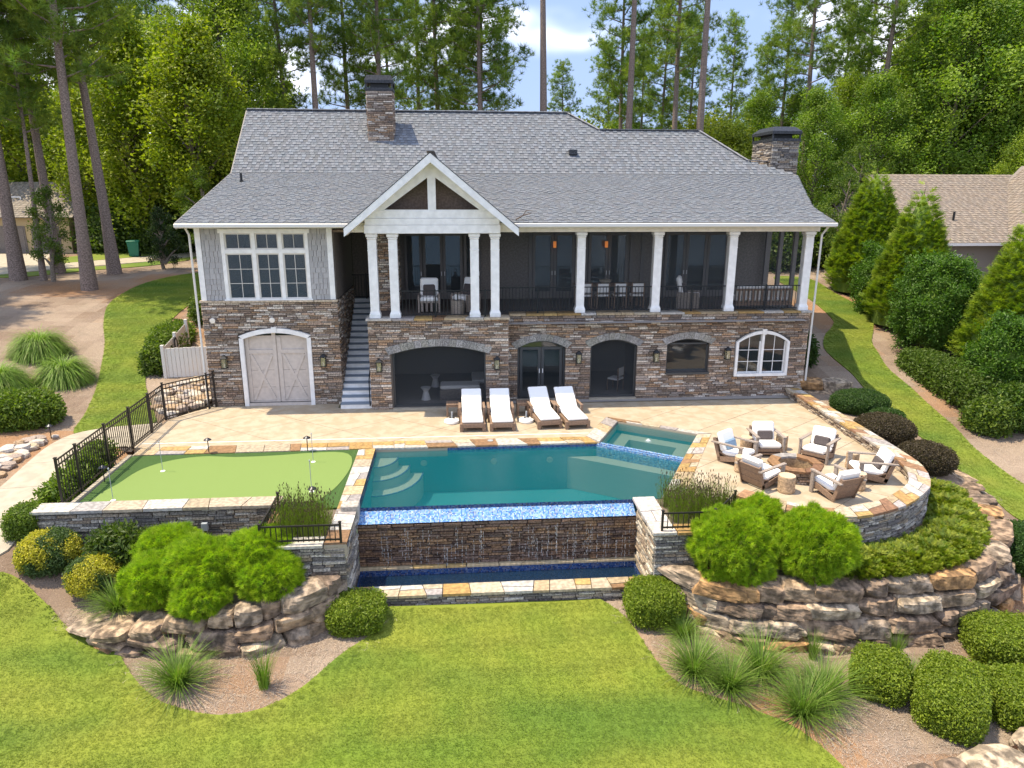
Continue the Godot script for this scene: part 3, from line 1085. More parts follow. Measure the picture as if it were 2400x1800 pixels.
# a quarried block: a box with its corners and edges split off along random planes
func boulder_mesh(sd: int, sx := 24, sy := 14, cuts := 13) -> Mesh:
	var r := RandomNumberGenerator.new()
	r.seed = sd
	var f := FastNoiseLite.new()
	f.seed = sd
	f.frequency = 2.2
	f.fractal_octaves = 4
	var planes := []
	for ax in 3:
		for s in [-1.0, 1.0]:
			var q := Vector3.ZERO
			q[ax] = s
			planes.append([(q + Vector3(r.randfn(), r.randfn(), r.randfn()) * 0.07).normalized(), 0.5])
	for k in cuts:
		planes.append([Vector3(r.randfn(), r.randfn(), r.randfn()).normalized(), r.randf_range(0.54, 0.70)])
	var pt := func(i: int, j: int) -> Vector3:
		var la := PI * (float(j) / sy - 0.5)
		var lo := TAU * i / sx
		var d := Vector3(cos(la) * cos(lo), sin(la), cos(la) * sin(lo))
		var rad := 1.0
		for p in planes:
			var c: float = d.dot(p[0])
			if c > 0.001:
				rad = minf(rad, p[1] / c)
		return d * rad * (1.0 + 0.07 * f.get_noise_3dv(d * rad))
	var b := B.new()
	for j in sy:
		for i in sx:
			var a: Vector3 = pt.call(i, j)
			var d: Vector3 = pt.call((i + 1) % sx, j)
			var e: Vector3 = pt.call((i + 1) % sx, j + 1)
			var g: Vector3 = pt.call(i, j + 1)
			if j > 0:
				b.tri(a, e, d)
			if j < sy - 1:
				b.tri(a, g, e)
	return b.mesh()

var boulder_units := []
func boulder_wall(label: String, tops: Array, bots: Array, courses: Array, sd: int) -> void:
	# tops, bots: x, y, z along the crest and the foot
	rng.seed = sd
	if boulder_units.is_empty():
		for k in 10:
			boulder_units.append(boulder_mesh(500 + k))
	var w := thing("boulder_wall", label, "retaining wall")
	var tp := PackedVector3Array()
	var bt := PackedVector3Array()
	for k in range(0, tops.size(), 3):
		tp.append(Vector3(tops[k], tops[k + 1], tops[k + 2]))
		bt.append(Vector3(bots[k], bots[k + 1], bots[k + 2]))
	var total := 0.0
	for i in tp.size() - 1:
		total += bt[i].distance_to(bt[i + 1])
	var pal := [[0.36, 0.26, 0.17], [0.28, 0.195, 0.13], [0.42, 0.335, 0.24], [0.20, 0.145, 0.105], [0.40, 0.23, 0.10], [0.33, 0.255, 0.185]]
	var soil := B.new()
	soil.col = Color(0.26, 0.14, 0.075)
	for i in tp.size() - 1:
		var back := func(k: int) -> Vector3:
			var q := tp[k] - bt[k]
			q.y = 0
			return q.normalized() * 0.30 if q.length() > 0.01 else Vector3.ZERO
		soil.quad(bt[i] + back.call(i) + Vector3(0, -0.3, 0), bt[i + 1] + back.call(i + 1) + Vector3(0, -0.3, 0), tp[i + 1] + back.call(i + 1) * 0.9 + Vector3(0, -0.1, 0), tp[i] + back.call(i) * 0.9 + Vector3(0, -0.1, 0))
	obj("clay_backfill", soil, M.mulch, w)
	var y := 0.0
	for ci in courses.size():
		var ch: float = courses[ci]
		var s := -rr(0.0, 0.3)
		while s < total:
			var l := rr(0.45, 1.25)
			var hv := ch * rr(0.86, 1.06)
			var f := clampf((s + l * 0.5) / total, 0, 1) * (tp.size() - 1)
			var i := mini(int(f), tp.size() - 2)
			var a := bt[i].lerp(bt[i + 1], f - i)
			var t := tp[i].lerp(tp[i + 1], f - i)
			var d := bt[i + 1] - bt[i]
			d.y = 0
			d = d.normalized()
			var wallh := t.y - a.y
			var mid := y + ch * 0.5
			if mid * wallh > 0.0 and wallh * ch > 0.1:
				var p := a.lerp(t, mid)
				var inw := Vector3(t.x - a.x, 0, t.z - a.z)
				var nrm := d.cross(Vector3.UP).normalized()
				if nrm.dot(inw) > 0.0:
					nrm = -nrm
				var dep := rr(0.55, 0.8)
				var bas := Basis(d, Vector3.UP, d.cross(Vector3.UP)) * Basis.from_euler(Vector3(rr(-0.10, 0.10), rr(-0.14, 0.14), rr(-0.07, 0.07)))
				var q := p - nrm * (dep * 0.36) + nrm * rr(-0.05, 0.06)
				var c: Array = pal[rng.randi() % pal.size()]
				var key := "boulder_%d" % pal.find(c)
				if not M.has(key):
					var sm: StandardMaterial3D = M.boulder.duplicate()
					sm.vertex_color_use_as_albedo = false
					var wc: Color = M.boulder.albedo_color.srgb_to_linear()
					sm.albedo_color = lin(c[0] * wc.r, c[1] * wc.g, c[2] * wc.b)
					M[key] = sm
				var over := 0.985
				put("boulder", boulder_units[rng.randi() % 10], M[key], w, Transform3D(bas * Basis.from_scale(Vector3(l * over, hv * wallh * 1.02, dep)), q))
			s += l
		y += ch

# ---------- the house ----------
var house: Node3D
const ZG := -1.05
const ZB := -0.25
const ZR := -0.90

func arch_y(o: Array, px: float) -> float:
	var h: float = (o[1] - o[0]) * 0.5
	var t: float = (px - (o[0] + o[1]) * 0.5) / h
	return o[3] + (o[4] - o[3]) * (1.0 - t * t)

# backing wall with arched openings [x0, x1, bottom, spring, crown] between z - thick and z
func pierced(b: B, x0: float, x1: float, y0: float, y1: float, z: float, thick: float, ops: Array) -> void:
	var s := x0
	for o in ops:
		if o[0] > s:
			b.span(Vector3(s, y0, z - thick), Vector3(o[0], y1, z))
		if o[2] > y0:
			b.span(Vector3(o[0], y0, z - thick), Vector3(o[1], o[2], z))
		var poly := PackedVector2Array()
		for k in 17:
			var px: float = lerpf(o[0], o[1], k / 16.0)
			poly.append(Vector2(px, arch_y(o, px)))
		poly.append(Vector2(o[1], y1))
		poly.append(Vector2(o[0], y1))
		b.prism(poly, z - thick, z)
		s = o[1]
	if s < x1:
		b.span(Vector3(s, y0, z - thick), Vector3(x1, y1, z))

func voussoirs(o: Array, z: float, wide: float, cnt: int) -> void:
	var arc := part("stone_arch", house)
	for k in cnt:
		var poly := PackedVector2Array()
		var inner := []
		var outer := []
		for j in 4:
			var t: float = lerpf(-1.07, 1.07, (k + (j / 3.0) * 0.965 + 0.018) / cnt)
			var xm: float = (o[0] + o[1]) * 0.5
			var h: float = (o[1] - o[0]) * 0.5
			var px := xm + t * h
			var tc := clampf(t, -1.07, 1.07)
			var py: float = o[3] + (o[4] - o[3]) * (1.0 - tc * tc)
			var sl: float = -2.0 * t * (o[4] - o[3]) / h
			var nr := Vector2(-sl, 1.0).normalized()
			inner.append(Vector2(px, py + 0.004))
			outer.append(Vector2(px, py) + nr * wide + Vector2(t * 0.05, 0))
		poly.append_array(PackedVector2Array(inner))
		outer.reverse()
		poly.append_array(PackedVector2Array(outer))
		var b := B.new()
		var v := rr(0.24, 0.36)
		b.col = Color(v, v * 0.98, v * rr(0.86, 0.98))
		b.prism(poly, z - 0.1, z + 0.075 + rr(-0.008, 0.008))
		obj("voussoir", b, M.stone_v, arc)

# board-trimmed sash: frame, glass and glazing bars
func sash(parent: Node, x0: float, x1: float, y0: float, y1: float, z: float, nx: int, ny: int, m: Material, fw := 0.045, bar := 0.016) -> void:
	var w := part("window", parent)
	var f := B.new()
	f.span(Vector3(x0, y0, z - 0.06), Vector3(x0 + fw, y1, z))
	f.span(Vector3(x1 - fw, y0, z - 0.06), Vector3(x1, y1, z))
	f.span(Vector3(x0 + fw, y0, z - 0.06), Vector3(x1 - fw, y0 + fw, z))
	f.span(Vector3(x0 + fw, y1 - fw, z - 0.06), Vector3(x1 - fw, y1, z))
	obj("frame", f, m, w)
	for i in nx:
		for j in ny:
			var g := B.new()
			var a := Vector3(lerpf(x0 + fw, x1 - fw, float(i) / nx), lerpf(y0 + fw, y1 - fw, float(j) / ny), z - 0.035)
			var d := Vector3(lerpf(x0 + fw, x1 - fw, float(i + 1) / nx), lerpf(y0 + fw, y1 - fw, float(j + 1) / ny), z - 0.035)
			g.quad(a, Vector3(d.x, a.y, a.z), d, Vector3(a.x, d.y, a.z))
			obj("pane", g, M.glass, w)
	var mb := B.new()
	for i in range(1, nx):
		var px := lerpf(x0 + fw, x1 - fw, float(i) / nx)
		mb.box(Vector3(px, (y0 + y1) * 0.5, z - 0.033), Vector3(bar, y1 - y0 - 2 * fw, 0.03))
	for j in range(1, ny):
		var py := lerpf(y0 + fw, y1 - fw, float(j) / ny)
		mb.box(Vector3((x0 + x1) * 0.5, py, z - 0.031), Vector3(x1 - x0 - 2 * fw, bar, 0.03))
	if mb.v.size():
		obj("glazing_bar", mb, m, w)

func column(px: float, z: float) -> void:
	var c := part("column", house)
	var b := B.new()
	b.cbox(Vector3(px, 3.2 + 0.08, z - 0.19), Vector3(0.37, 0.16, 0.37), 0.02)
	# flared foot
	for i in 4:
		var an := PI / 2 * i
		var bs := Basis(Vector3.UP, an)
		var o := Vector3(px, 0, z - 0.19)
		b.quad(o + bs * Vector3(-0.172, 3.35, 0.172), o + bs * Vector3(0.172, 3.35, 0.172), o + bs * Vector3(0.142, 3.44, 0.142), o + bs * Vector3(-0.142, 3.44, 0.142))
	obj("base", b, M.white_paint, c)
	var s := B.new()
	s.cbox(Vector3(px, 4.62, z - 0.19), Vector3(0.285, 2.40, 0.285), 0.008)
	s.cbox(Vector3(px, 5.47, z - 0.19), Vector3(0.305, 0.035, 0.305), 0.006)
	obj("shaft", s, M.white_paint, c)
	var t := B.new()
	t.cbox(Vector3(px, 5.955, z - 0.19), Vector3(0.38, 0.11, 0.375), 0.02)
	t.cbox(Vector3(px, 5.86, z - 0.19), Vector3(0.33, 0.075, 0.33), 0.03)
	obj("capital", t, M.white_paint, c)

func railing(x0: float, x1: float, z: float, y0: float, y1: float, parent: Node) -> void:
	var r := part("railing", parent)
	var b := B.new()
	b.box(Vector3((x0 + x1) * 0.5, y1, z), Vector3(x1 - x0, 0.035, 0.045))
	obj("top_rail", b, M.black_metal, r)
	b = B.new()
	b.box(Vector3((x0 + x1) * 0.5, y0 + 0.08, z), Vector3(x1 - x0, 0.03, 0.035))
	obj("bottom_rail", b, M.black_metal, r)
	var pk := B.new()
	pk.box(Vector3(0, (y1 + y0) * 0.5 + 0.03, 0), Vector3(0.018, y1 - y0 - 0.1, 0.018))
	var pm := pk.mesh()
	var cnt := int((x1 - x0) / 0.115)
	for k in range(1, cnt):
		put("picket", pm, M.black_metal, r, Transform3D(Basis(), Vector3(lerpf(x0, x1, float(k) / cnt), 0, z)))
	var ps := B.new()
	ps.cbox(Vector3((x0 + x1) * 0.5, (y1 + y0) * 0.5 + 0.02, z), Vector3(0.055, y1 - y0 + 0.06, 0.055), 0.006)
	obj("post", ps, M.black_metal, r)

# roof tabs over a polygon in plane coordinates (s along u, t up the slope)
func shingle_plane(list: Array, o: Vector3, u: Vector3, up: Vector3, poly: PackedVector2Array, e := 0.165, tone := [0.178, 0.194, 0.220]) -> void:
	var tmin := 1e9
	var tmax := -1e9
	for q in poly:
		tmin = minf(tmin, q.y)
		tmax = maxf(tmax, q.y)
	var n := u.cross(up).normalized()
	var t := tmin
	var row := 0
	while t < tmax - 0.02:
		var ym := t + e * 0.5
		if ym > tmax:
			break
		var cr := []
		for i in poly.size():
			var a := poly[i]
			var b := poly[(i + 1) % poly.size()]
			if (a.y <= ym) != (b.y <= ym):
				cr.append(a.x + (b.x - a.x) * (ym - a.y) / (b.y - a.y))
		cr.sort()
		for k in range(0, cr.size() - 1, 2):
			var s: float = cr[k] - (0.11 if row % 2 else 0.0)
			var odd := row % 2 == 0
			while s < cr[k + 1]:
				var w := rr(0.14, 0.20)
				odd = (not odd) if rng.randf() < 0.82 else odd
				var a := maxf(s, cr[k])
				var d := minf(s + w, cr[k + 1])
				if d - a > 0.02:
					var v := rr(0.92, 1.14) * (1.0 if odd else 0.76)
					var tin := rr(-0.02, 0.02)
					list.append({"p": o + u * ((a + d) * 0.5) + up * (t + e * 0.55), "u": u, "up": up, "n": n, "w": d - a - 0.008, "h": e * 1.1, "z": rr(0.024, 0.032) if odd else rr(0.012, 0.018), "c": Color(tone[0] * v + tin * 0.3, tone[1] * v, tone[2] * v - tin * 0.3)})
				s += w
		t += e
		row += 1

func emit_shingles(list: Array, parent: Node, m: Material, most := 300) -> void:
	list.sort_custom(func(a, b): return a.p.z > b.p.z)
	var unit := B.new()
	unit.quad(Vector3(-0.5, -0.5, 1), Vector3(0.5, -0.5, 1), Vector3(0.5, 0.5, 0.25), Vector3(-0.5, 0.5, 0.25))
	unit.quad(Vector3(-0.5, -0.5, 0), Vector3(0.5, -0.5, 0), Vector3(0.5, -0.5, 1), Vector3(-0.5, -0.5, 1))
	unit.quad(Vector3(0.5, -0.5, 0), Vector3(0.5, 0.5, 0), Vector3(0.5, 0.5, 0.25), Vector3(0.5, -0.5, 1))
	unit.quad(Vector3(-0.5, 0.5, 0), Vector3(-0.5, -0.5, 0), Vector3(-0.5, -0.5, 1), Vector3(-0.5, 0.5, 0.25))
	var um := unit.mesh()
	var tones := []
	for k in 6:
		var key := "%s_tone_%d" % [m.resource_name, k]
		if not M.has(key):
			var sm: StandardMaterial3D = m.duplicate()
			sm.vertex_color_use_as_albedo = false
			M[key] = sm
		tones.append(M[key])
	var rest := B.new()
	for r in list.size():
		var d: Dictionary = list[r]
		var xf := Transform3D(Basis(d.u * d.w, d.up * d.h, d.n * d.z), d.p)
		if r < most:
			var k := r % 6
			var w: Color = m.albedo_color.srgb_to_linear()
			var tc: Color = d.c
			if r < 6:
				tones[k].albedo_color = lin(tc.r * w.r, tc.g * w.g, tc.b * w.b)
			put("shingle", um, tones[rng.randi() % 6], parent, xf)
		else:
			rest.x = xf
			rest.col = d.c
			rest.quad(Vector3(-0.5, -0.5, 1), Vector3(0.5, -0.5, 1), Vector3(0.5, 0.5, 0.25), Vector3(-0.5, 0.5, 0.25))
			rest.quad(Vector3(-0.5, -0.5, 0), Vector3(0.5, -0.5, 0), Vector3(0.5, -0.5, 1), Vector3(-0.5, -0.5, 1))
			rest.quad(Vector3(0.5, -0.5, 0), Vector3(0.5, 0.5, 0), Vector3(0.5, 0.5, 0.25), Vector3(0.5, -0.5, 1))
			rest.quad(Vector3(-0.5, 0.5, 0), Vector3(-0.5, -0.5, 0), Vector3(-0.5, -0.5, 1), Vector3(-0.5, 0.5, 0.25))
	var o := obj("small_shingle", rest, m, parent)
	o.set_meta("kind", "stuff")

func french_door(x0: float, x1: float, y0: float, y1: float, z: float, leaves: int, m: Material, parent: Node) -> void:
	var w := (x1 - x0) / leaves
	for k in leaves:
		var d := part("door", parent)
		var a := x0 + w * k + 0.01
		var b := x0 + w * (k + 1) - 0.01
		var f := B.new()
		f.span(Vector3(a, y0, z - 0.05), Vector3(a + 0.10, y1, z))
		f.span(Vector3(b - 0.10, y0, z - 0.05), Vector3(b, y1, z))
		f.span(Vector3(a + 0.10, y0, z - 0.05), Vector3(b - 0.10, y0 + 0.26, z))
		f.span(Vector3(a + 0.10, y1 - 0.10, z - 0.05), Vector3(b - 0.10, y1, z))
		obj("frame", f, m, d)
		var g := B.new()
		g.quad(Vector3(a + 0.1, y0 + 0.26, z - 0.025), Vector3(b - 0.1, y0 + 0.26, z - 0.025), Vector3(b - 0.1, y1 - 0.1, z - 0.025), Vector3(a + 0.1, y1 - 0.1, z - 0.025))
		obj("pane", g, M.glass, d)
		var h := B.new()
		var hx := (b - 0.05) if k % 2 == 0 else (a + 0.05)
		h.box(Vector3(hx, y0 + 1.0, z + 0.02), Vector3(0.025, 0.16, 0.04))
		obj("handle", h, M.white_plastic, d)

func build_house() -> void:
	rng.seed = 20
	house = thing("house", "large two storey stone house with grey shingle roof and white columned porch", "house")
	var ops_g := [[-7.36, -5.20, 0.10, 2.42, 2.62]]
	var ops_b := [[-2.22, 1.00, 0.05, 1.98, 2.23]]
	var ops_r := [[2.16, 3.88, 0.08, 1.98, 2.23], [4.80, 6.50, 0.08, 2.00, 2.24], [7.60, 9.17, 1.00, 2.04, 2.23], [10.25, 12.06, 0.90, 2.08, 2.38]]
	var w := B.new()
	pierced(w, -8.62, -4.12, -0.4, 3.70, ZG, 0.25, ops_g)
	pierced(w, -2.97, 1.75, -0.4, 3.12, ZB, 0.25, ops_b)
	pierced(w, 1.75, 12.80, -0.4, 3.12, ZR, 0.25, ops_r)
	w.span(Vector3(1.60, -0.4, ZR - 0.1), Vector3(1.749, 3.12, ZB - 0.251))          # return of the bay
	w.span(Vector3(-2.969, -0.4, -5.2), Vector3(-2.80, 3.12, ZB - 0.251))             # stair side of the bay
	w.span(Vector3(-8.62, -0.4, -18.9), Vector3(-8.40, 3.70, ZG - 0.251))
	w.span(Vector3(12.58, -0.4, -18.9), Vector3(12.80, 3.12, ZR - 0.251))
	w.span(Vector3(-4.30, -0.4, -5.4), Vector3(-4.12, 3.70, ZG - 0.251))              # garage side along the stair
	w.span(Vector3(-8.62, -0.4, -19.1), Vector3(12.8, 6.3, -18.901))
	obj("wall", w, M.mortar, house)
	# ledge stone facing
	var st := []
	var og := []
	for o in ops_g:
		og.append([o[0] - 0.14 + 8.62, o[1] + 0.14 + 8.62, 0.0, o[3] + 0.16, o[4] + 0.17])
	ledge(st, v2([-8.66, ZG, -4.08, ZG]), 0.0, 3.68, WARM, og)
	var ob := []
	for o in ops_b:
		ob.append([o[0] + 2.97 - 0.02, o[1] + 2.97 + 0.02, o[2], o[3] + 0.10, o[4] + 0.22])
	ledge(st, v2([-3.0, ZB, 1.79, ZB]), 0.0, 3.14, WARM, ob)
	var orr := []
	for k in ops_r.size():
		var o: Array = ops_r[k]
		var grow := 0.12 if k == 3 else 0.0
		orr.append([o[0] - 1.75 - grow, o[1] - 1.75 + grow, o[2] - (0.06 if k == 3 else 0.0), o[3] + 0.12, o[4] + 0.24 - (0.1 if k == 3 else 0.0)])
	ledge(st, v2([1.75, ZR, 12.84, ZR]), 0.0, 3.14, WARM, orr)
	ledge(st, v2([1.75, ZB, 1.75, ZR]), 0.0, 3.14, WARM)
	ledge(st, v2([-4.12, ZG, -4.12, -5.3]), 0.0, 3.68, WARM)
	ledge(st, v2([-8.62, -7.0, -8.62, ZG]), 0.3, 3.68, WARM)
	ledge(st, v2([12.80, ZR, 12.80, -6.0]), 0.0, 3.14, WARM)
	emit_stones(st, house, 300)
	# stone belt courses
	var belt := part("stone_ledge", house)
	rng.seed = 23
	flags(belt, v2([-8.70, ZG + 0.10, -4.05, ZG + 0.10]), v2([-8.70, ZG - 0.1, -4.05, ZG - 0.1]), 3.745, 0.06, 0.5, 1.2, "ledge_stone", 0.0, [[0.52, 0.43, 0.32], [0.50, 0.41, 0.31]])
	flags(belt, v2([-3.05, ZB + 0.12, 1.84, ZB + 0.12]), v2([-3.05, ZB - 0.5, 1.84, ZB - 0.5]), 3.20, 0.06, 0.4, 0.9, "ledge_stone", 0.0)
	flags(belt, v2([1.86, ZR + 0.12, 12.88, ZR + 0.12]), v2([1.86, ZR - 0.5, 12.88, ZR - 0.5]), 3.20, 0.06, 0.4, 0.9, "ledge_stone", 0.0)
	for k in 3:
		voussoirs(ops_r[k], ZR, 0.24, 10)
	voussoirs(ops_b[0], ZB, 0.25, 15)
	lower_level(ops_g, ops_b, ops_r)
	upper_level()
	roof()
	chimneys()

func lower_level(ops_g: Array, ops_b: Array, ops_r: Array) -> void:
	# rooms behind the openings
	var rm := B.new()
	rm.quad(Vector3(-2.80, 0.03, -0.5), Vector3(12.58, 0.03, -0.5), Vector3(12.58, 0.03, -5.0), Vector3(-2.80, 0.03, -5.0))
	rm.quad(Vector3(-2.80, 2.9, -5.0), Vector3(12.58, 2.9, -5.0), Vector3(12.58, 2.9, -0.5), Vector3(-2.80, 2.9, -0.5))
	rm.quad(Vector3(-2.80, 0, -5.0), Vector3(12.58, 0, -5.0), Vector3(12.58, 2.9, -5.0), Vector3(-2.80, 2.9, -5.0))
	rm.quad(Vector3(-2.79, 0, -0.5), Vector3(-2.79, 0, -5.0), Vector3(-2.79, 2.9, -5.0), Vector3(-2.79, 2.9, -0.5))
	for px in [1.85, 7.1, 12.57]:
		rm.box(Vector3(px, 1.45, -3.0), Vector3(0.06, 2.9, 4.0))
	obj("lower_room", rm, M.interior, house)
	# insect screens and the sliding door
	for o in [ops_b[0], ops_r[1]]:
		var z: float = (ZB if o == ops_b[0] else ZR) - 0.12
		var poly := PackedVector2Array([Vector2(o[0], o[2]), Vector2(o[1], o[2])])
		for k in 17:
			var px: float = lerpf(o[1], o[0], k / 16.0)
			poly.append(Vector2(px, arch_y(o, px)))
		var b := B.new()
		b.prism(poly, z, z + 0.002)
		obj("insect_screen", b, M.screen, house)
	for o in [ops_b[0], ops_r[0], ops_r[1], ops_r[2]]:
		var z: float = (ZB if o == ops_b[0] else ZR) - 0.16
		var f := B.new()
		f.span(Vector3(o[0], o[2], z), Vector3(o[0] + 0.06, o[3], z + 0.05))
		f.span(Vector3(o[1] - 0.06, o[2], z), Vector3(o[1], o[3], z + 0.05))
		f.span(Vector3(o[0] + 0.06, o[2], z), Vector3(o[1] - 0.06, o[2] + 0.07, z + 0.05))
		for k in 12:
			var xa: float = lerpf(o[0], o[1], k / 12.0)
			var xb: float = lerpf(o[0], o[1], (k + 1) / 12.0)
			f.beam(Vector3(xa, arch_y(o, xa) - 0.03, z + 0.025), Vector3(xb, arch_y(o, xb) - 0.03, z + 0.025), 0.05, 0.06)
		obj("opening_frame", f, M.dark_frame, house)
		var sl := B.new()
		sl.span(Vector3(o[0] - 0.02, o[2] - 0.08, z), Vector3(o[1] + 0.02, o[2] - 0.002, z + 0.32))
		obj("sill", sl, M.concrete if o[2] < 0.5 else M.dark_frame, house)
	french_door(2.24, 3.80, 0.10, 1.98, ZR - 0.10, 2, M.dark_frame, house)
	var tr := B.new()
	tr.prism(PackedVector2Array([Vector2(2.24, 1.985), Vector2(3.80, 1.985), Vector2(3.4, 2.13), Vector2(3.02, 2.17), Vector2(2.64, 2.13)]), ZR - 0.125, ZR - 0.12)
	obj("transom_pane", tr, M.glass, house)
	# serving hatch
	var hb := B.new()
	hb.span(Vector3(7.66, 2.0, ZR - 0.14), Vector3(9.11, 2.06, ZR - 0.08))
	obj("hatch_rail", hb, M.dark_frame, house)
	var hp := B.new()
	hp.quad(Vector3(7.66, 1.07, ZR - 0.12), Vector3(9.11, 1.07, ZR - 0.12), Vector3(9.11, 2.0, ZR - 0.12), Vector3(7.66, 2.0, ZR - 0.12))
	obj("hatch_pane", hp, M.glass, house)
	# white arched window
	var o: Array = ops_r[3]
	var aw := part("arched_window", house)
	var tb := B.new()
	var grow := 0.10
	tb.span(Vector3(o[0] - grow, o[2] - grow, ZR - 0.1), Vector3(o[0], o[3], ZR + 0.10))
	tb.span(Vector3(o[1], o[2] - grow, ZR - 0.1), Vector3(o[1] + grow, o[3], ZR + 0.10))
	tb.span(Vector3(o[0], o[2] - grow, ZR - 0.1), Vector3(o[1], o[2], ZR + 0.13))
	tb.span(Vector3(11.11, o[2], ZR - 0.1), Vector3(11.20, o[4] - 0.01, ZR + 0.08))
	var poly := PackedVector2Array()
	for k in 17:
		var px: float = lerpf(o[0], o[1], k / 16.0)
		poly.append(Vector2(px, arch_y(o, px)))
	for k in 17:
		var px: float = lerpf(o[1] + grow, o[0] - grow, k / 16.0)
		var t: float = (px - 11.155) / (0.905 + grow)
		poly.append(Vector2(px, o[3] + (o[4] - o[3] + 0.12) * (1.0 - t * t)))
	tb.prism(poly, ZR - 0.1, ZR + 0.11)
	tb.prism(PackedVector2Array([Vector2(11.09, 2.36), Vector2(11.22, 2.36), Vector2(11.24, 2.56), Vector2(11.07, 2.56)]), ZR + 0.111, ZR + 0.14)
	obj("casing", tb, M.white_paint, aw)
	for s in [[10.25, 11.11], [11.20, 12.06]]:
		var g := B.new()
		var pp := PackedVector2Array([Vector2(s[0], o[2]), Vector2(s[1], o[2])])
		for k in 9:
			var px: float = lerpf(s[1], s[0], k / 8.0)
			pp.append(Vector2(px, arch_y(o, px) - 0.01))
		g.prism(pp, ZR - 0.06, ZR - 0.055)
		obj("pane", g, M.glass, aw)
		var mb := B.new()
		var xm: float = (s[0] + s[1]) * 0.5
		mb.box(Vector3(xm, (o[2] + 2.3) * 0.5, ZR - 0.045), Vector3(0.018, 2.28 - o[2], 0.03))
		for py in [1.33, 1.76]:
			mb.box(Vector3(xm, py, ZR - 0.043), Vector3(s[1] - s[0], 0.018, 0.03))
		for ex in [s[0] + 0.022, s[1] - 0.022]:
			mb.box(Vector3(ex, (o[2] + o[3]) * 0.5, ZR - 0.045), Vector3(0.045, o[3] - o[2], 0.05))
		mb.box(Vector3(xm, o[2] + 0.022, ZR - 0.047), Vector3(s[1] - s[0] - 0.09, 0.045, 0.05))
		obj("glazing_bar", mb, M.white_paint, aw)
	# garage door with X bracing
	var go: Array = ops_g[0]
	var gd := part("garage_door", house)
	var cs := B.new()
	cs.span(Vector3(go[0] - 0.14, 0.0, ZG - 0.05), Vector3(go[0], go[3] + 0.02, ZG + 0.11))
	cs.span(Vector3(go[1], 0.0, ZG - 0.05), Vector3(go[1] + 0.14, go[3] + 0.02, ZG + 0.11))
	var ap := PackedVector2Array()
	for k in 17:
		var px: float = lerpf(go[0], go[1], k / 16.0)
		ap.append(Vector2(px, arch_y(go, px)))
	for k in 17:
		var px: float = lerpf(go[1] + 0.14, go[0] - 0.14, k / 16.0)
		var t: float = (px + 6.28) / 1.22
		ap.append(Vector2(px, go[3] + 0.10 + (go[4] - go[3] + 0.06) * (1.0 - t * t)))
	cs.prism(ap, ZG - 0.05, ZG + 0.12)
	cs.prism(PackedVector2Array([Vector2(-6.35, 2.64), Vector2(-6.21, 2.64), Vector2(-6.19, 2.83), Vector2(-6.37, 2.83)]), ZG + 0.121, ZG + 0.15)
	obj("casing", cs, M.white_paint, gd)
	var pn := B.new()
	for k in 4:
		var y0: float = 0.02 + k * 0.62
		pn.span(Vector3(go[0], y0, ZG - 0.16), Vector3(go[1], minf(y0 + 0.612, 2.63), ZG - 0.10))
	obj("panel", pn, M.door_paint, gd)
	var bt := B.new()
	var z0 := ZG - 0.098
	var zt := ZG - 0.060
	for s in [[-7.36, -6.30], [-6.26, -5.20]]:
		bt.span(Vector3(s[0], 0.02, z0), Vector3(s[0] + 0.13, 2.44, zt))
		bt.span(Vector3(s[1] - 0.13, 0.02, z0), Vector3(s[1], 2.6 if s[1] > -6.4 and s[1] < -6.2 else 2.44, zt))
		bt.span(Vector3(s[0] + 0.13, 0.02, z0), Vector3(s[1] - 0.13, 0.15, zt))
		bt.span(Vector3(s[0] + 0.13, 1.86, z0), Vector3(s[1] - 0.13, 2.0, zt))
		bt.beam(Vector3(s[0] + 0.16, 0.18, z0 + 0.014), Vector3(s[1] - 0.16, 1.84, z0 + 0.014), 0.09, 0.036, Vector3.BACK)
		bt.beam(Vector3(s[1] - 0.16, 0.18, z0 + 0.010), Vector3(s[0] + 0.16, 1.84, z0 + 0.010), 0.09, 0.036, Vector3.BACK)
	obj("brace", bt, M.door_paint, gd)
	var th := B.new()
	th.span(Vector3(-7.5, -0.05, ZG - 0.1), Vector3(-5.06, 0.09, ZG + 0.09))
	obj("threshold", th, M.door_paint, gd)

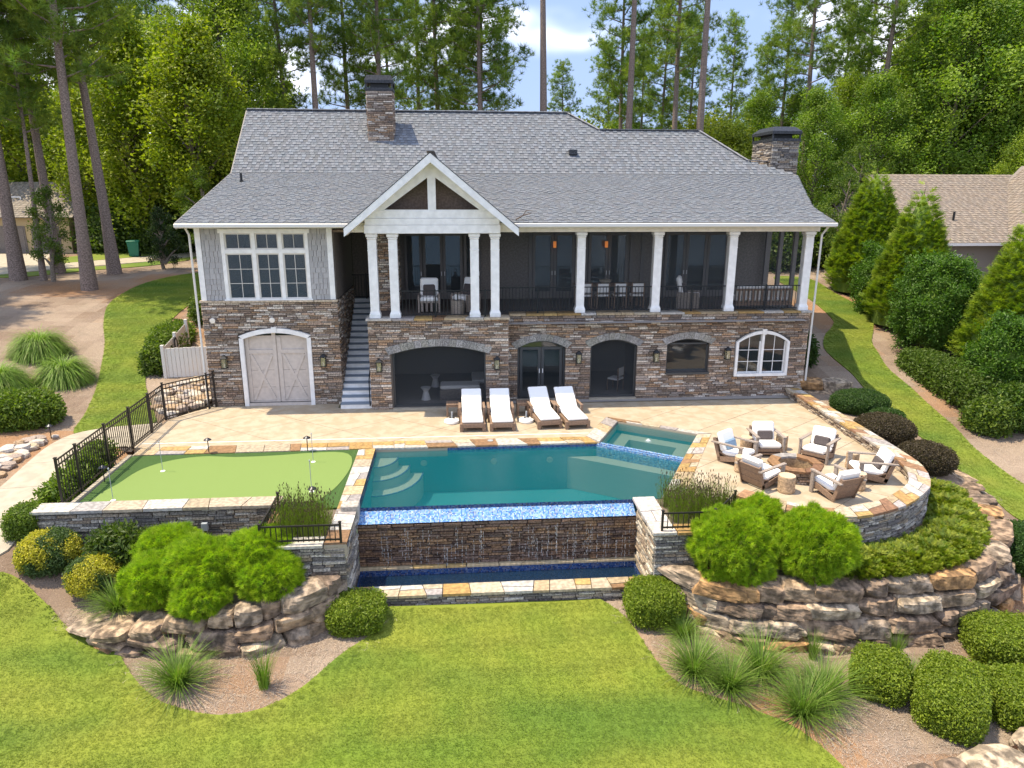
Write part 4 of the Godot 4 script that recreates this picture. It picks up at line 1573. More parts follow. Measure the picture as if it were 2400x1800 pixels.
func upper_level() -> void:
	# garage bay above the stone: cedar shakes, corner boards, triple window
	var b := B.new()
	b.span(Vector3(-8.60, 3.745, ZG - 0.2), Vector3(-7.70, 6.20, ZG))
	b.span(Vector3(-5.00, 3.745, ZG - 0.2), Vector3(-4.13, 6.20, ZG))
	b.span(Vector3(-7.70, 6.0, ZG - 0.2), Vector3(-5.00, 6.20, ZG))
	b.span(Vector3(-8.60, 3.745, -18.9), Vector3(-8.42, 6.20, ZG - 0.201))
	obj("upper_wall", b, M.siding_brown, house)
	var sw := B.new()
	sw.span(Vector3(-4.30, 3.745, -5.4), Vector3(-4.13, 6.20, ZG - 0.201))
	for k in 16:
		sw.box(Vector3(-4.122, 3.80 + k * 0.15, -3.3), Vector3(0.02, 0.148, 4.1), Basis(Vector3.BACK, 0.05))
	obj("lap_siding", sw, M.siding_brown, house)
	rng.seed = 31
	var shakes := part("shake_siding", house)
	var units := []
	for k in 4:
		var c := B.new()
		var v: float = [0.36, 0.39, 0.41, 0.37][k]
		c.col = Color(v, v * 0.985, v * 0.985)
		c.quad(Vector3(-0.5, 0, 0.022), Vector3(0.5, 0, 0.022), Vector3(0.5, 1, 0.006), Vector3(-0.5, 1, 0.006))
		c.quad(Vector3(-0.5, 0, 0), Vector3(0.5, 0, 0), Vector3(0.5, 0, 0.022), Vector3(-0.5, 0, 0.022))
		c.quad(Vector3(0.5, 0, 0), Vector3(0.5, 1, 0), Vector3(0.5, 1, 0.006), Vector3(0.5, 0, 0.022))
		c.quad(Vector3(-0.5, 1, 0), Vector3(-0.5, 0, 0), Vector3(-0.5, 0, 0.022), Vector3(-0.5, 1, 0.006))
		units.append(c.mesh())
	for sp in [[-8.43, -7.80], [-4.93, -4.30]]:
		var y := 3.75
		while y < 6.15:
			var s: float = sp[0]
			while s < sp[1] - 0.01:
				var l := rr(0.10, 0.2)
				if sp[1] - s - l < 0.07:
					l = sp[1] - s
				var dy := rr(-0.018, 0.012)
				put("shake", units[rng.randi() % 4], M.shake, shakes, Transform3D(Basis.from_scale(Vector3(l - 0.014, 0.20 - dy, 1.5)), Vector3(s + l * 0.5, y + dy, ZG)))
				s += l
			y += 0.185
	for px in [-8.53, -4.215]:
		var c := B.new()
		c.cbox(Vector3(px, 4.96, ZG + 0.0), Vector3(0.18, 2.42, 0.07), 0.006)
		obj("corner_board", c, M.white_paint, house)
	var tw := part("triple_window", house)
	var t := B.new()
	t.span(Vector3(-7.80, 3.75, ZG - 0.1), Vector3(-7.68, 6.0, ZG + 0.035))
	t.span(Vector3(-5.04, 3.75, ZG - 0.1), Vector3(-4.93, 6.0, ZG + 0.035))
	t.span(Vector3(-7.86, 6.0, ZG - 0.1), Vector3(-4.87, 6.14, ZG + 0.05))
	t.span(Vector3(-7.84, 3.745, ZG - 0.1), Vector3(-4.89, 3.79, ZG + 0.07))
	t.span(Vector3(-7.68, 5.33, ZG - 0.1), Vector3(-5.04, 5.46, ZG + 0.03))
	for px in [-6.80, -5.92]:
		t.span(Vector3(px, 3.79, ZG - 0.1), Vector3(px + 0.12, 5.33, ZG + 0.03))
		t.span(Vector3(px, 5.46, ZG - 0.1), Vector3(px + 0.12, 6.0, ZG + 0.03))
	obj("casing", t, M.white_paint, tw)
	for s in [[-7.68, -6.80], [-6.68, -5.92], [-5.80, -5.04]]:
		sash(tw, s[0], s[1], 5.46, 6.0, ZG - 0.02, 2, 1, M.vinyl)
		sash(tw, s[0], s[1], 3.79, 5.33, ZG - 0.02, 2, 3, M.vinyl)
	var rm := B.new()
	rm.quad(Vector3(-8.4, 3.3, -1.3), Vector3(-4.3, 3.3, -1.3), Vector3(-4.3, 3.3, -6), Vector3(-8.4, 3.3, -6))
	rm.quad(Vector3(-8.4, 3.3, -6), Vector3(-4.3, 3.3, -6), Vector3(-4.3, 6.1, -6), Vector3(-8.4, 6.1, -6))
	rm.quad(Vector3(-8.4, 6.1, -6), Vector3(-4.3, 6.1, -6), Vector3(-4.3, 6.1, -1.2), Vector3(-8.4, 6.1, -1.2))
	obj("bedroom", rm, M.painted_dim_room, house)
	# soffit and frieze
	var fr := B.new()
	fr.span(Vector3(-8.64, 6.16, ZG - 0.1), Vector3(-2.98, 6.29, ZG + 0.06))
	fr.span(Vector3(1.52, 6.02, ZR - 0.38), Vector3(12.86, 6.29, ZR + 0.02))
	fr.span(Vector3(-8.9, 6.255, ZG - 0.3), Vector3(-2.95, 6.285, -0.42))
	fr.span(Vector3(1.5, 6.295, ZR - 0.3), Vector3(13.1, 6.315, -0.42))
	obj("frieze", fr, M.cream_paint, house)
	# porch
	var fl := B.new()
	fl.span(Vector3(-4.12, 3.02, -5.6), Vector3(-2.98, 3.2, -5.21))
	fl.span(Vector3(-2.97, 3.02, -4.6), Vector3(12.6, 3.19, ZR - 0.3))
	fl.span(Vector3(-2.80, 3.02, ZR - 0.299), Vector3(1.6, 3.19, ZB - 0.3))
	obj("porch_floor", fl, M.porch_floor, house)
	var ce := B.new()
	ce.span(Vector3(1.76, 6.04, -4.6), Vector3(12.6, 6.1, ZR - 0.39))
	ce.span(Vector3(-4.12, 6.02, -5.6), Vector3(-2.96, 6.1, ZG - 0.11))
	obj("porch_ceiling", ce, M.brown_gable, house)
	var bw := B.new()
	bw.span(Vector3(-4.12, 3.2, -5.8), Vector3(-2.97, 6.04, -5.601))
	bw.span(Vector3(-2.97, 3.0, -4.8), Vector3(1.76, 7.25, -4.601))
	bw.span(Vector3(1.761, 3.0, -4.8), Vector3(12.8, 6.1, -4.601))
	bw.span(Vector3(12.60, 3.2, -18.9), Vector3(12.8, 6.2, -4.801))
	obj("porch_wall", bw, M.siding_brown, house)
	# doors in the porch wall: dark sheets on the uncut wall stand in for unlit rooms
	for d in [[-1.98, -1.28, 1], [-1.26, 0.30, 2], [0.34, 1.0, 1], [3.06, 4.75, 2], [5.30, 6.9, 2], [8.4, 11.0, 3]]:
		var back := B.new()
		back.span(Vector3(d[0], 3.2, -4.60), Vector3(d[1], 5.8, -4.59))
		obj("dark_room_sheet", back, M.painted_dim_room, house)
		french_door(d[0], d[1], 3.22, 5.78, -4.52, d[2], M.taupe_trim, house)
	for px in [2.98, 4.85, 5.2, 7.05, 7.5, 8.25, 11.15]:
		var tb := B.new()
		tb.box(Vector3(px, 4.6, -4.57), Vector3(0.13, 2.8, 0.06))
		obj("door_casing", tb, M.taupe_trim, house)
	# side wall of the porch on the lawn side: posts and screens
	for pz in [-2.0, -3.2, -4.4]:
		var tb := B.new()
		tb.box(Vector3(12.55, 4.6, pz), Vector3(0.14, 2.85, 0.14))
		obj("porch_post", tb, M.taupe_trim, house)
	# stone fireplace in the covered bay
	var fp := []
	rng.seed = 33
	var fb := B.new()
	fb.span(Vector3(-2.90, 3.19, -3.3), Vector3(-2.10, 6.55, -1.9))
	obj("fireplace_core", fb, M.mortar, house)
	ledge(fp, v2([-2.92, -1.9, -2.08, -1.9]), 3.2, 6.55, WARM)
	ledge(fp, v2([-2.10, -1.9, -2.10, -3.3]), 3.2, 6.55, WARM)
	emit_stones(fp, part("fireplace", house), 40)
	# columns, railings, screens
	for px in [-2.73, -2.05, 0.65, 1.34]:
		column(px, ZB)
	for px in [4.38, 7.10, 9.80, 12.57]:
		column(px, ZR)
	railing(-1.92, 0.52, ZB - 0.19, 3.2, 4.10, house)
	railing(0.80, 1.2, ZB - 0.19, 3.2, 4.10, house)
	for s in [[1.52, 4.24], [4.52, 6.96], [7.24, 9.66], [9.94, 12.42]]:
		railing(s[0], s[1], ZR - 0.16, 3.2, 4.10, house)
		var sc := B.new()
		sc.quad(Vector3(s[0], 3.2, ZR - 0.10), Vector3(s[1], 3.2, ZR - 0.10), Vector3(s[1], 6.02, ZR - 0.10), Vector3(s[0], 6.02, ZR - 0.10))
		obj("porch_screen", sc, M.screen, house)
	# the open gable over the bay
	var bm := B.new()
	bm.cbox(Vector3(-0.715, 6.155, ZB - 0.10), Vector3(4.46, 0.27, 0.34), 0.008)
	bm.cbox(Vector3(-0.715, 6.40, ZB - 0.11), Vector3(4.40, 0.21, 0.34), 0.008)
	bm.cbox(Vector3(-0.715, 6.625, ZB - 0.12), Vector3(4.36, 0.23, 0.32), 0.008)
	obj("gable_beam", bm, M.white_paint, house)
	var gt := B.new()
	var zf := ZB + 0.03
	var gx := -0.72
	var slope := 0.826
	# broad rafters either side, a king post, and the cut-away triangles between
	for s in [-1.0, 1.0]:
		gt.prism(PackedVector2Array([Vector2(gx, 8.40), Vector2(gx + s * 2.01, 6.741), Vector2(gx + s * 1.60, 6.741), Vector2(gx + s * 0.13, 7.79), Vector2(gx, 7.79)]), zf - 0.2, zf)
	gt.span(Vector3(gx - 0.13, 6.74, zf - 0.2), Vector3(gx + 0.13, 7.90, zf - 0.003))
	gt.span(Vector3(gx - 1.68, 6.74, zf - 0.2), Vector3(gx + 1.68, 6.78, zf - 0.004))
	obj("gable_frame", gt, M.white_paint, house)
	var gp := B.new()
	gp.prism(PackedVector2Array([Vector2(gx - 1.6, 6.75), Vector2(gx + 1.6, 6.75), Vector2(gx, 8.05)]), zf - 0.75, zf - 0.7)
	obj("gable_panel", gp, M.brown_gable, house)
	for s in [-1.0, 1.0]:
		var bg := B.new()
		var a := Vector3(gx, 8.50, 0.32)
		var d := Vector3(gx + s * 2.80, 8.50 - 2.80 * slope, 0.32)
		bg.prism(PackedVector2Array([Vector2(gx, 8.52), Vector2(gx + s * 2.80, 8.52 - 2.80 * slope), Vector2(gx + s * 2.80, 8.27 - 2.80 * slope), Vector2(gx, 8.24)]), 0.28, 0.34)
		obj("bargeboard", bg, M.white_paint, house)
		var so := B.new()
		so.quad(Vector3(gx, 8.27, 0.28), Vector3(gx + s * 2.78, 8.27 - 2.78 * slope, 0.28), Vector3(gx + s * 2.78, 8.27 - 2.78 * slope, ZB - 0.2), Vector3(gx, 8.27, ZB - 0.2))
		obj("soffit", so, M.cream_paint, house)
		var sd := B.new()
		sd.prism(PackedVector2Array([Vector2(gx + s * 2.17, 6.05), Vector2(gx + s * 2.17, 6.62), Vector2(gx + s * 2.7, 6.2), Vector2(gx + s * 2.7, 6.05)]), -0.9, -0.42)
		obj("eave_return", sd, M.cream_paint, house)
	# outside stair
	var sr := part("staircase", house)
	for k in 18:
		var y1 := 3.2 * (k + 1) / 18.0
		var z1 := -0.38 - k * 0.2835
		var r := B.new()
		r.span(Vector3(-4.08, y1 - 0.178, z1 - 0.02), Vector3(-3.0, y1 - 0.03, z1))
		obj("riser", r, M.white_paint, sr)
		var td := B.new()
		td.span(Vector3(-4.08, y1 - 0.03, z1 - 0.2835), Vector3(-3.0, y1, z1 + 0.025))
		obj("tread", td, M.tread, sr)
	var hr := B.new()
	hr.tube([Vector3(-3.06, 0.1, -0.35), Vector3(-3.06, 1.0, -0.35), Vector3(-3.06, 4.1, -5.1), Vector3(-3.06, 3.2, -5.1)], [0.02, 0.02, 0.02, 0.02], 6)
	obj("handrail", hr, M.black_metal, sr)
	railing(-4.1, -3.02, -5.0, 3.2, 4.15, house)

func roof() -> void:
	rng.seed = 44
	var rf := part("roof", house)
	var s1 := 0.258
	var s2 := 0.85
	var L1 := sqrt(1.0 + s1 * s1)
	var L2 := sqrt(1.0 + s2 * s2)
	# decks
	var A := [Vector3(-8.96, 6.35, -0.40), Vector3(13.15, 6.35, -0.40), Vector3(13.18, 6.81, -2.2), Vector3(13.70, 7.24, -3.85), Vector3(14.75, 8.05, -7.0), Vector3(-8.96, 8.05, -7.0)]
	var R := [Vector3(-8.96, 8.05, -7.0), Vector3(14.75, 8.05, -7.0), Vector3(12.8, 8.66, -7.72), Vector3(11.05, 10.0, -9.30), Vector3(6.5, 10.0, -9.30), Vector3(5.2, 10.78, -10.21), Vector3(-8.96, 10.78, -10.21)]
	var dk := B.new()
	for i in range(1, A.size() - 1):
		dk.tri(A[0], A[i], A[i + 1])
	for i in range(1, R.size() - 1):
		dk.tri(R[0], R[i], R[i + 1])
	# back slopes and ends
	var bl := Vector3(-8.96, 6.2, -19.4)
	var br := Vector3(14.0, 6.2, -19.4)
	dk.quad(R[6], R[5], Vector3(5.2, 6.2, -19.4), bl)
	dk.quad(R[5], R[4], Vector3(6.5, 6.2, -19.4), Vector3(5.2, 6.2, -19.4))
	dk.quad(R[4], R[3], Vector3(11.05, 6.2, -19.4), Vector3(6.5, 6.2, -19.4))
	dk.tri(R[3], br, Vector3(11.05, 6.2, -19.4))
	dk.tri(R[3], R[2], br)
	dk.tri(R[2], R[1], br)
	dk.quad(R[1], A[4] + Vector3(0, -1.7, -0.01), Vector3(14.75, 6.2, -14), br)
	dk.quad(A[5], R[6], bl, bl)
	dk.quad(A[0], A[5], bl, bl + Vector3(0.01, 0, 0))
	obj("roof_deck", dk, M.siding_brown, rf)
	var li := []
	var u := Vector3(1, 0, 0)
	var up1 := Vector3(0, s1, -1).normalized()
	var p1 := PackedVector2Array()
	for q in A:
		p1.append(Vector2(q.x, (-0.40 - q.z) * L1))
	shingle_plane(li, Vector3(0, 6.355, -0.40), u, up1, p1)
	var up2 := Vector3(0, s2, -1).normalized()
	var p2 := PackedVector2Array()
	for q in R:
		p2.append(Vector2(q.x, (-7.0 - q.z) * L2))
	shingle_plane(li, Vector3(0, 8.06, -7.0), u, up2, p2)
	# gable over the bay: left and right slopes, from the eave up to the ridge, cut at the valley
	var gx := -0.72
	var gs := 0.826
	var gl := sqrt(1.0 + gs * gs)
	for s in [-1.0, 1.0]:
		var gu := Vector3(0, 0, s)
		var gup := Vector3(-s, gs, 0).normalized()
		var o := Vector3(gx + s * 2.82, 8.55 - 2.82 * gs, 0)
		# along: z = s * a ; t up the slope
		var zv0 := -0.40
		var ridge_back := -7.0 - (8.55 - 8.05) / s2
		var pl := PackedVector2Array()
		for q in [Vector2(0.36, 0.0), Vector2(-0.35, 0.0), Vector2(-7.0, (8.05 - (8.55 - 2.82 * gs)) / gs * gl), Vector2(ridge_back, 2.82 * gl), Vector2(0.36, 2.82 * gl)]:
			pl.append(Vector2(q.x * s, q.y))
		shingle_plane(li, o + Vector3(0, 0.005, 0), gu, gup, pl)
		var gd := B.new()
		var w := []
		for q in pl:
			w.append(o + gu * q.x + gup * q.y)
		for i in range(1, w.size() - 1):
			gd.tri(w[0], w[i], w[i + 1])
		obj("roof_deck", gd, M.siding_brown, rf)
	emit_shingles(li, rf, M.shingle)
	# ridge caps
	for c in [[R[6], R[5]], [R[5], R[4]], [R[4], R[3]], [R[3], R[2]], [Vector3(gx, 8.57, 0.36), Vector3(gx, 8.57, -7.6)], [Vector3(12.8, 8.66, -7.72), Vector3(13.8, 8.62, -7.8)]]:
		var a: Vector3 = c[0]
		var d: Vector3 = c[1]
		var cnt := maxi(1, int(a.distance_to(d) / 0.22))
		for k in cnt:
			var b := B.new()
			var v := rr(0.22, 0.30)
			b.col = Color(v, v, v * 1.04)
			b.beam(a.lerp(d, float(k) / cnt) + Vector3(0, 0.02 + 0.008 * (k % 2), 0), a.lerp(d, float(k + 1) / cnt) + Vector3(0, 0.02, 0), 0.26, 0.025)
			obj("ridge_cap", b, M.shingle, rf)
	# gutters and fascia
	for g in [[-8.98, -3.35], [1.98, 13.17]]:
		var b := B.new()
		b.cbox(Vector3((g[0] + g[1]) * 0.5, 6.275, -0.335), Vector3(g[1] - g[0], 0.13, 0.12), 0.02)
		obj("gutter", b, M.gutter, rf)
		var f := B.new()
		f.span(Vector3(g[0], 6.19, -0.44), Vector3(g[1], 6.33, -0.41))
		obj("fascia", f, M.cream_paint, rf)
	for d in [[[-8.70, 6.2, -0.5], [-8.76, 5.95, -0.95], [-8.76, 0.1, -0.96], [-8.68, 0.05, -0.8]], [[12.95, 6.2, -0.5], [12.93, 5.9, -0.86], [12.93, 0.5, -0.86]]]:
		var pts := []
		var rd := []
		for q in d:
			pts.append(Vector3(q[0], q[1], q[2]))
			rd.append(0.036)
		var b := B.new()
		b.tube(pts, rd, 8)
		obj("downspout", b, M.gutter, house)
	# rake boards on the left end
	var rb := B.new()
	rb.beam(Vector3(-8.97, 6.26, -0.42), Vector3(-8.97, 7.95, -7.0), 0.05, 0.2)
	rb.beam(Vector3(-8.97, 7.93, -7.0), Vector3(-8.97, 10.66, -10.2), 0.05, 0.2)
	obj("rake_board", rb, M.taupe_trim, rf)
	# roof vents
	var vp := B.new()
	vp.tube([Vector3(-8.2, 7.6, -5.6), Vector3(-8.2, 8.02, -5.6)], [0.045, 0.045], 10)
	vp.tube([Vector3(-8.2, 7.66, -5.6), Vector3(-8.2, 7.76, -5.6)], [0.11, 0.05], 10)
	obj("vent_pipe", vp, M.black_metal, rf)
	var vb := B.new()
	vb.box(Vector3(5.13, 8.98, -8.0), Vector3(0.34, 0.2, 0.36))
	obj("box_vent", vb, M.cap_metal, rf)
	# fallen branch and leaves by the gable valley
	var br2 := B.new()
	br2.tube([Vector3(2.05, 6.45, -0.5), Vector3(2.3, 6.58, -0.6), Vector3(2.6, 6.66, -0.8)], [0.025, 0.02, 0.01], 5)
	br2.tube([Vector3(2.3, 6.58, -0.6), Vector3(2.4, 6.75, -0.55), Vector3(2.62, 6.74, -0.5)], [0.015, 0.012, 0.006], 5)
	var o := obj("fallen_branch", br2, mat("dead_twig", Color(0.10, 0.07, 0.05), 0.9))
	tag(o, "small dead branch lying on the roof beside the gable end", "branch")

func chimneys() -> void:
	for k in 2:
		rng.seed = 60 + k
		var ch := part("chimney", house)
		var st := []
		var x0: float = [-3.57, 13.76][k]
		var x1: float = [-2.53, 14.92][k]
		var z1: float = [-8.62, -7.55][k]
		var z0: float = [-9.5, -9.6][k]
		var y0: float = [9.2, 7.6][k]
		var y1: float = [11.42, 9.46][k]
		var b := B.new()
		b.span(Vector3(x0 + 0.02, y0, z0), Vector3(x1 - 0.02, y1, z1 - 0.02))
		obj("chimney_core", b, M.mortar, ch)
		ledge(st, v2([x0 - 0.02, z1, x1 + 0.02, z1]), y0, y1, WARM if k == 0 else GREY)
		ledge(st, v2([x1, z1, x1, z0]), y0, y1, WARM if k == 0 else GREY)
		ledge(st, v2([x0, z0, x0, z1]), y0, y1, WARM if k == 0 else GREY)
		ledge(st, v2([x1, z0, x0, z0]), y0, y1, GREY)
		emit_stones(st, ch, 60)
		# spark-arrestor hood: curb, corner posts, dark core, flared lid
		var cx := (x0 + x1) * 0.5
		var cz := (z0 + z1) * 0.5
		var hx := (x1 - x0) * 0.5 + 0.06
		var hz := (z1 - z0) * 0.5 + 0.06
		var c := B.new()
		c.box(Vector3(cx, y1 + 0.06, cz), Vector3(hx * 2, 0.12, hz * 2))
		for sx in [-1.0, 1.0]:
			for sz in [-1.0, 1.0]:
				c.box(Vector3(cx + sx * (hx - 0.04), y1 + 0.24, cz + sz * (hz - 0.04)), Vector3(0.06, 0.24, 0.06))
		obj("hood_base", c, M.cap_metal, ch)
		var fl := B.new()
		fl.box(Vector3(cx, y1 + 0.22, cz), Vector3(hx * 1.3, 0.22, hz * 1.3))
		obj("flue", fl, M.black_metal, ch)
		var l := B.new()
		var ya := y1 + 0.30
		var yb := y1 + 0.42
		var yc := y1 + 0.62
		var q := func(f: float, y: float) -> Array: return [Vector3(cx - hx * f, y, cz + hz * f), Vector3(cx + hx * f, y, cz + hz * f), Vector3(cx + hx * f, y, cz - hz * f), Vector3(cx - hx * f, y, cz - hz * f)]
		var ring := [q.call(1.03, ya), q.call(1.03, yb), q.call(0.86 if k == 0 else 0.72, yc)]
		for r in 2:
			for i in 4:
				var j := (i + 1) % 4
				l.quad(ring[r][i], ring[r][j], ring[r + 1][j], ring[r + 1][i])
		l.quad(ring[2][0], ring[2][1], ring[2][2], ring[2][3])
		l.quad(ring[0][3], ring[0][2], ring[0][1], ring[0][0])
		obj("hood_lid", l, M.cap_metal, ch)

# ---------- pool, garden walls, fences ----------
const SPA := [4.25, 3.66, 5.26, 1.66, 7.51, 3.15, 6.43, 5.14]

func shell(b: B, poly: PackedVector2Array, y0: float, y1: float) -> void:
	# inward-facing walls
	for k in poly.size():
		var a := poly[k]
		var d := poly[(k + 1) % poly.size()]
		b.quad(Vector3(a.x, y0, a.y), Vector3(d.x, y0, d.y), Vector3(d.x, y1, d.y), Vector3(a.x, y1, a.y))

func flat(b: B, poly: PackedVector2Array, y: float) -> void:
	var ix := Geometry2D.triangulate_polygon(poly)
	for k in range(0, ix.size(), 3):
		var p := [poly[ix[k]], poly[ix[k + 1]], poly[ix[k + 2]]]
		if (p[1] - p[0]).cross(p[2] - p[0]) > 0.0:
			p = [p[0], p[2], p[1]]
		b.tri(Vector3(p[0].x, y, p[0].y), Vector3(p[1].x, y, p[1].y), Vector3(p[2].x, y, p[2].y))

func pool() -> void:
	rng.seed = 80
	var pl := thing("swimming_pool", "teal infinity edge swimming pool with blue mosaic rim and corner steps", "pool")
	var outline := v2([-2.45, 3.70, 4.25, 3.70, 6.43, 5.14, 5.05, 7.72, -2.45, 7.72])
	var b := B.new()
	shell(b, outline, -1.45, -0.20)
	flat(b, outline, -1.45)
	obj("basin", b, M.plaster, pl)
	var t := B.new()
	shell(t, outline, -0.20, -0.04)
	obj("tile_band", t, M.deep_tile, pl)
	# quarter-round steps
	for k in 3:
		var r: float = [0.75, 1.15, 1.6][k]
		var y: float = [-0.30, -0.55, -0.80][k]
		var poly := PackedVector2Array([Vector2(-2.44, 3.71)])
		for j in 13:
			var an := PI * 0.5 * j / 12.0
			poly.append(Vector2(-2.44 + cos(an) * r * 0.85, 3.71 + sin(an) * r * 1.05))
		var s := B.new()
		s.slab(poly, -1.44, y)
		obj("step", s, M.plaster_pale, pl)
		var ed := B.new()
		for j in 12:
			var a := poly[j + 1]
			var d := poly[j + 2]
			ed.beam(Vector3(a.x, y + 0.004, a.y), Vector3(d.x, y + 0.004, d.y), 0.05, 0.02)
		obj("step_edge", ed, M.deep_tile, pl)
	# tanning bench below the spa wall
	var bn := B.new()
	bn.slab(v2([3.3, 3.71, 4.2, 3.72, 6.41, 5.16, 6.2, 5.56, 4.1, 4.2]), -1.44, -0.42)
	obj("bench", bn, M.plaster_pale, pl)
	for px in [-1.05, 1.05, 2.75]:
		var l := B.new()
		l.x = Transform3D(Basis(Vector3.RIGHT, PI / 2), Vector3(px, -0.50, 3.712))
		l.lathe(Vector3.ZERO, [Vector2(0.10, 0.0), Vector2(0.09, 0.02), Vector2(0.06, 0.025), Vector2(0.0, 0.03)], 16)
		obj("pool_light", l, M.plaster_pale, pl)
	var wt := B.new()
	flat(wt, outline, -0.115)
	obj("water", wt, M.pool_water, pl)
	# infinity weir: wet mosaic slope
	var wr := B.new()
	wr.quad(Vector3(-2.44, -0.125, 7.70), Vector3(-2.44, -0.31, 8.08), Vector3(4.32, -0.31, 8.08), Vector3(4.32, -0.125, 7.70))
	obj("weir", wr, M.tile, pl)
	var wl := B.new()
	wl.span(Vector3(-2.44, -1.9, 7.74), Vector3(4.34, -0.33, 8.02))
	obj("dam_wall", wl, M.mortar, pl)
	var st := []
	ledge(st, v2([-2.46, 8.03, 4.36, 8.03]), -1.44, -0.34, [[0.20, 0.125, 0.085], [0.13, 0.085, 0.065], [0.26, 0.165, 0.10], [0.10, 0.07, 0.06], [0.17, 0.12, 0.10]], [], 0.04, 0.085)
	emit_stones(st, pl, 300, M.wet_stone)
	# catch basin
	var lb := B.new()
	var bo := v2([-2.42, 8.16, 4.30, 8.16, 4.30, 9.0, -2.42, 9.0])
	shell(lb, bo, -2.3, -1.50)
	flat(lb, bo, -2.3)
	obj("catch_basin", lb, M.deep_tile, pl)
	flags(pl, v2([-2.45, 8.04, 4.35, 8.04]), v2([-2.45, 8.17, 4.35, 8.17]), -1.45, 0.05, 0.4, 0.9, "coping_stone", 0.0, [[0.52, 0.36, 0.15], [0.50, 0.40, 0.25]])
	flags(pl, v2([-2.5, 8.98, 4.40, 8.98]), v2([-2.5, 9.42, 4.40, 9.42]), -1.45, 0.06, 0.35, 0.8, "coping_stone", 0.5)
	var bw := B.new()
	bw.quad(Vector3(-2.42, -1.66, 8.16), Vector3(-2.42, -1.66, 9.0), Vector3(4.30, -1.66, 9.0), Vector3(4.30, -1.66, 8.16))
	obj("catch_water", bw, M.basin_water, pl)
	var fw := B.new()
	fw.span(Vector3(-2.45, -2.3, 9.01), Vector3(4.35, -1.51, 9.34))
	obj("basin_wall", fw, M.mortar, pl)
	st = []
	ledge(st, v2([-2.5, 9.34, 4.38, 9.34]), -1.95, -1.51, GREY, [], 0.05, 0.10)
	emit_stones(st, pl, 120)
	# falling water: beads and threads below the weir
	var dp := B.new()
	dp.box(Vector3.ZERO, Vector3(0.008, 0.06, 0.008))
	var xf := []
	rng.seed = 83
	for k in 120:
		var px := rr(-1.9, 4.25)
		if fn.get_noise_2d(px * 60.0, 0.0) < -0.15:
			continue
		# a broken thread of drops falls at each place
		var y := rr(-1.0, -0.4)
		for j in rng.randi_range(3, 9):
			var l := rr(0.3, 1.5)
			xf.append(Transform3D(Basis.from_scale(Vector3(rr(0.4, 0.8), l, 0.7)), Vector3(px + rr(-0.01, 0.01), y, rr(8.14, 8.20))))
			y -= l * 0.06 + rr(0.01, 0.08)
			if y < -1.62:
				break
	var o := scatter("falling_water", dp.mesh(), M.drop_water, xf, [], self)
	o.set_meta("kind", "stuff")
	tag(o, "beads of water falling from the pool edge into the catch basin", "water")
	# spa
	rng.seed = 84
	var sp := thing("spa", "rotated square spa with blue mosaic spillway beside the pool", "spa")
	var so := v2(SPA)
	b = B.new()
	shell(b, so, -0.75, -0.14)
	flat(b, so, -0.75)
	obj("spa_shell", b, M.plaster, sp)
	t = B.new()
	shell(t, so, -0.14, -0.03)
	obj("tile_band", t, M.deep_tile, sp)
	var c := Vector2.ZERO
	for q in so:
		c += q * 0.25
	var bench := PackedVector2Array()
	var well := PackedVector2Array()
	for q in so:
		bench.append(c + (q - c) * 0.99)
		well.append(c + (q - c) * 0.58)
	var bb := B.new()
	for k in 4:
		var j := (k + 1) % 4
		bb.slab(PackedVector2Array([bench[k], bench[j], well[j], well[k]]), -0.74, -0.40)
	obj("spa_bench", bb, M.plaster_pale, sp)
	var dm := B.new()
	var e0 := so[0].lerp(so[3], -0.01)
	var e1 := so[3]
	var dn := (e1 - e0).orthogonal().normalized() * 0.16
	if dn.dot(c - e0) < 0.0:
		dn = -dn
	dm.slab(PackedVector2Array([e0 + dn, e1 + dn, e1 - dn * 0.5, e0 - dn * 0.5]), -1.0, -0.045)
	obj("spillway", dm, M.tile, sp)
	var sw := B.new()
	flat(sw, so, -0.07)
	obj("water", sw, M.pool_water, sp)
	var ft := B.new()
	ft.lathe(Vector3(c.x, -0.10, c.y), [Vector2(0.12, 0.0), Vector2(0.05, 0.05), Vector2(0.0, 0.09)], 12)
	obj("jet", ft, M.drop_water, sp)
	# coping flagstones round pool and spa
	var cp := thing("pool_coping", "gold and cream flagstone coping around pool, spa and putting green", "coping")
	var bd := B.new()
	bd.slab(v2([-9.4, 3.10, 4.0, 3.10, 4.2, 3.66, -9.4, 3.78]), -0.3, -0.014)
	bd.slab(v2([-2.94, 3.74, -2.46, 3.70, -2.46, 9.62, -2.94, 9.62]), -0.3, -0.014)
	bd.slab(v2([3.95, 3.13, 5.0, 1.22, 7.96, 3.12, 5.6, 7.74, 5.06, 7.72, 7.50, 3.15, 5.26, 1.68, 4.27, 3.66]), -0.3, -0.014)
	obj("bedding", bd, M.grout, cp)
	flags(cp, v2([-9.35, 3.14, 4.0, 3.14]), v2([-9.35, 3.78, 4.2, 3.68]), 0.012, 0.05, 0.3, 0.85, "flagstone", 0.5)
	flags(cp, v2([-2.94, 3.80, -2.94, 9.62]), v2([-2.46, 3.72, -2.46, 9.62]), 0.014, 0.06, 0.3, 0.6, "flagstone", 0.4)
	flags(cp, v2([3.97, 3.10, 5.0, 1.25]), v2([4.27, 3.64, 5.28, 1.69]), 0.013, 0.05, 0.4, 0.8, "flagstone", 0.2)
	flags(cp, v2([5.03, 1.23, 7.93, 3.12]), v2([5.28, 1.67, 7.50, 3.14]), 0.015, 0.05, 0.35, 0.8, "flagstone", 0.4)
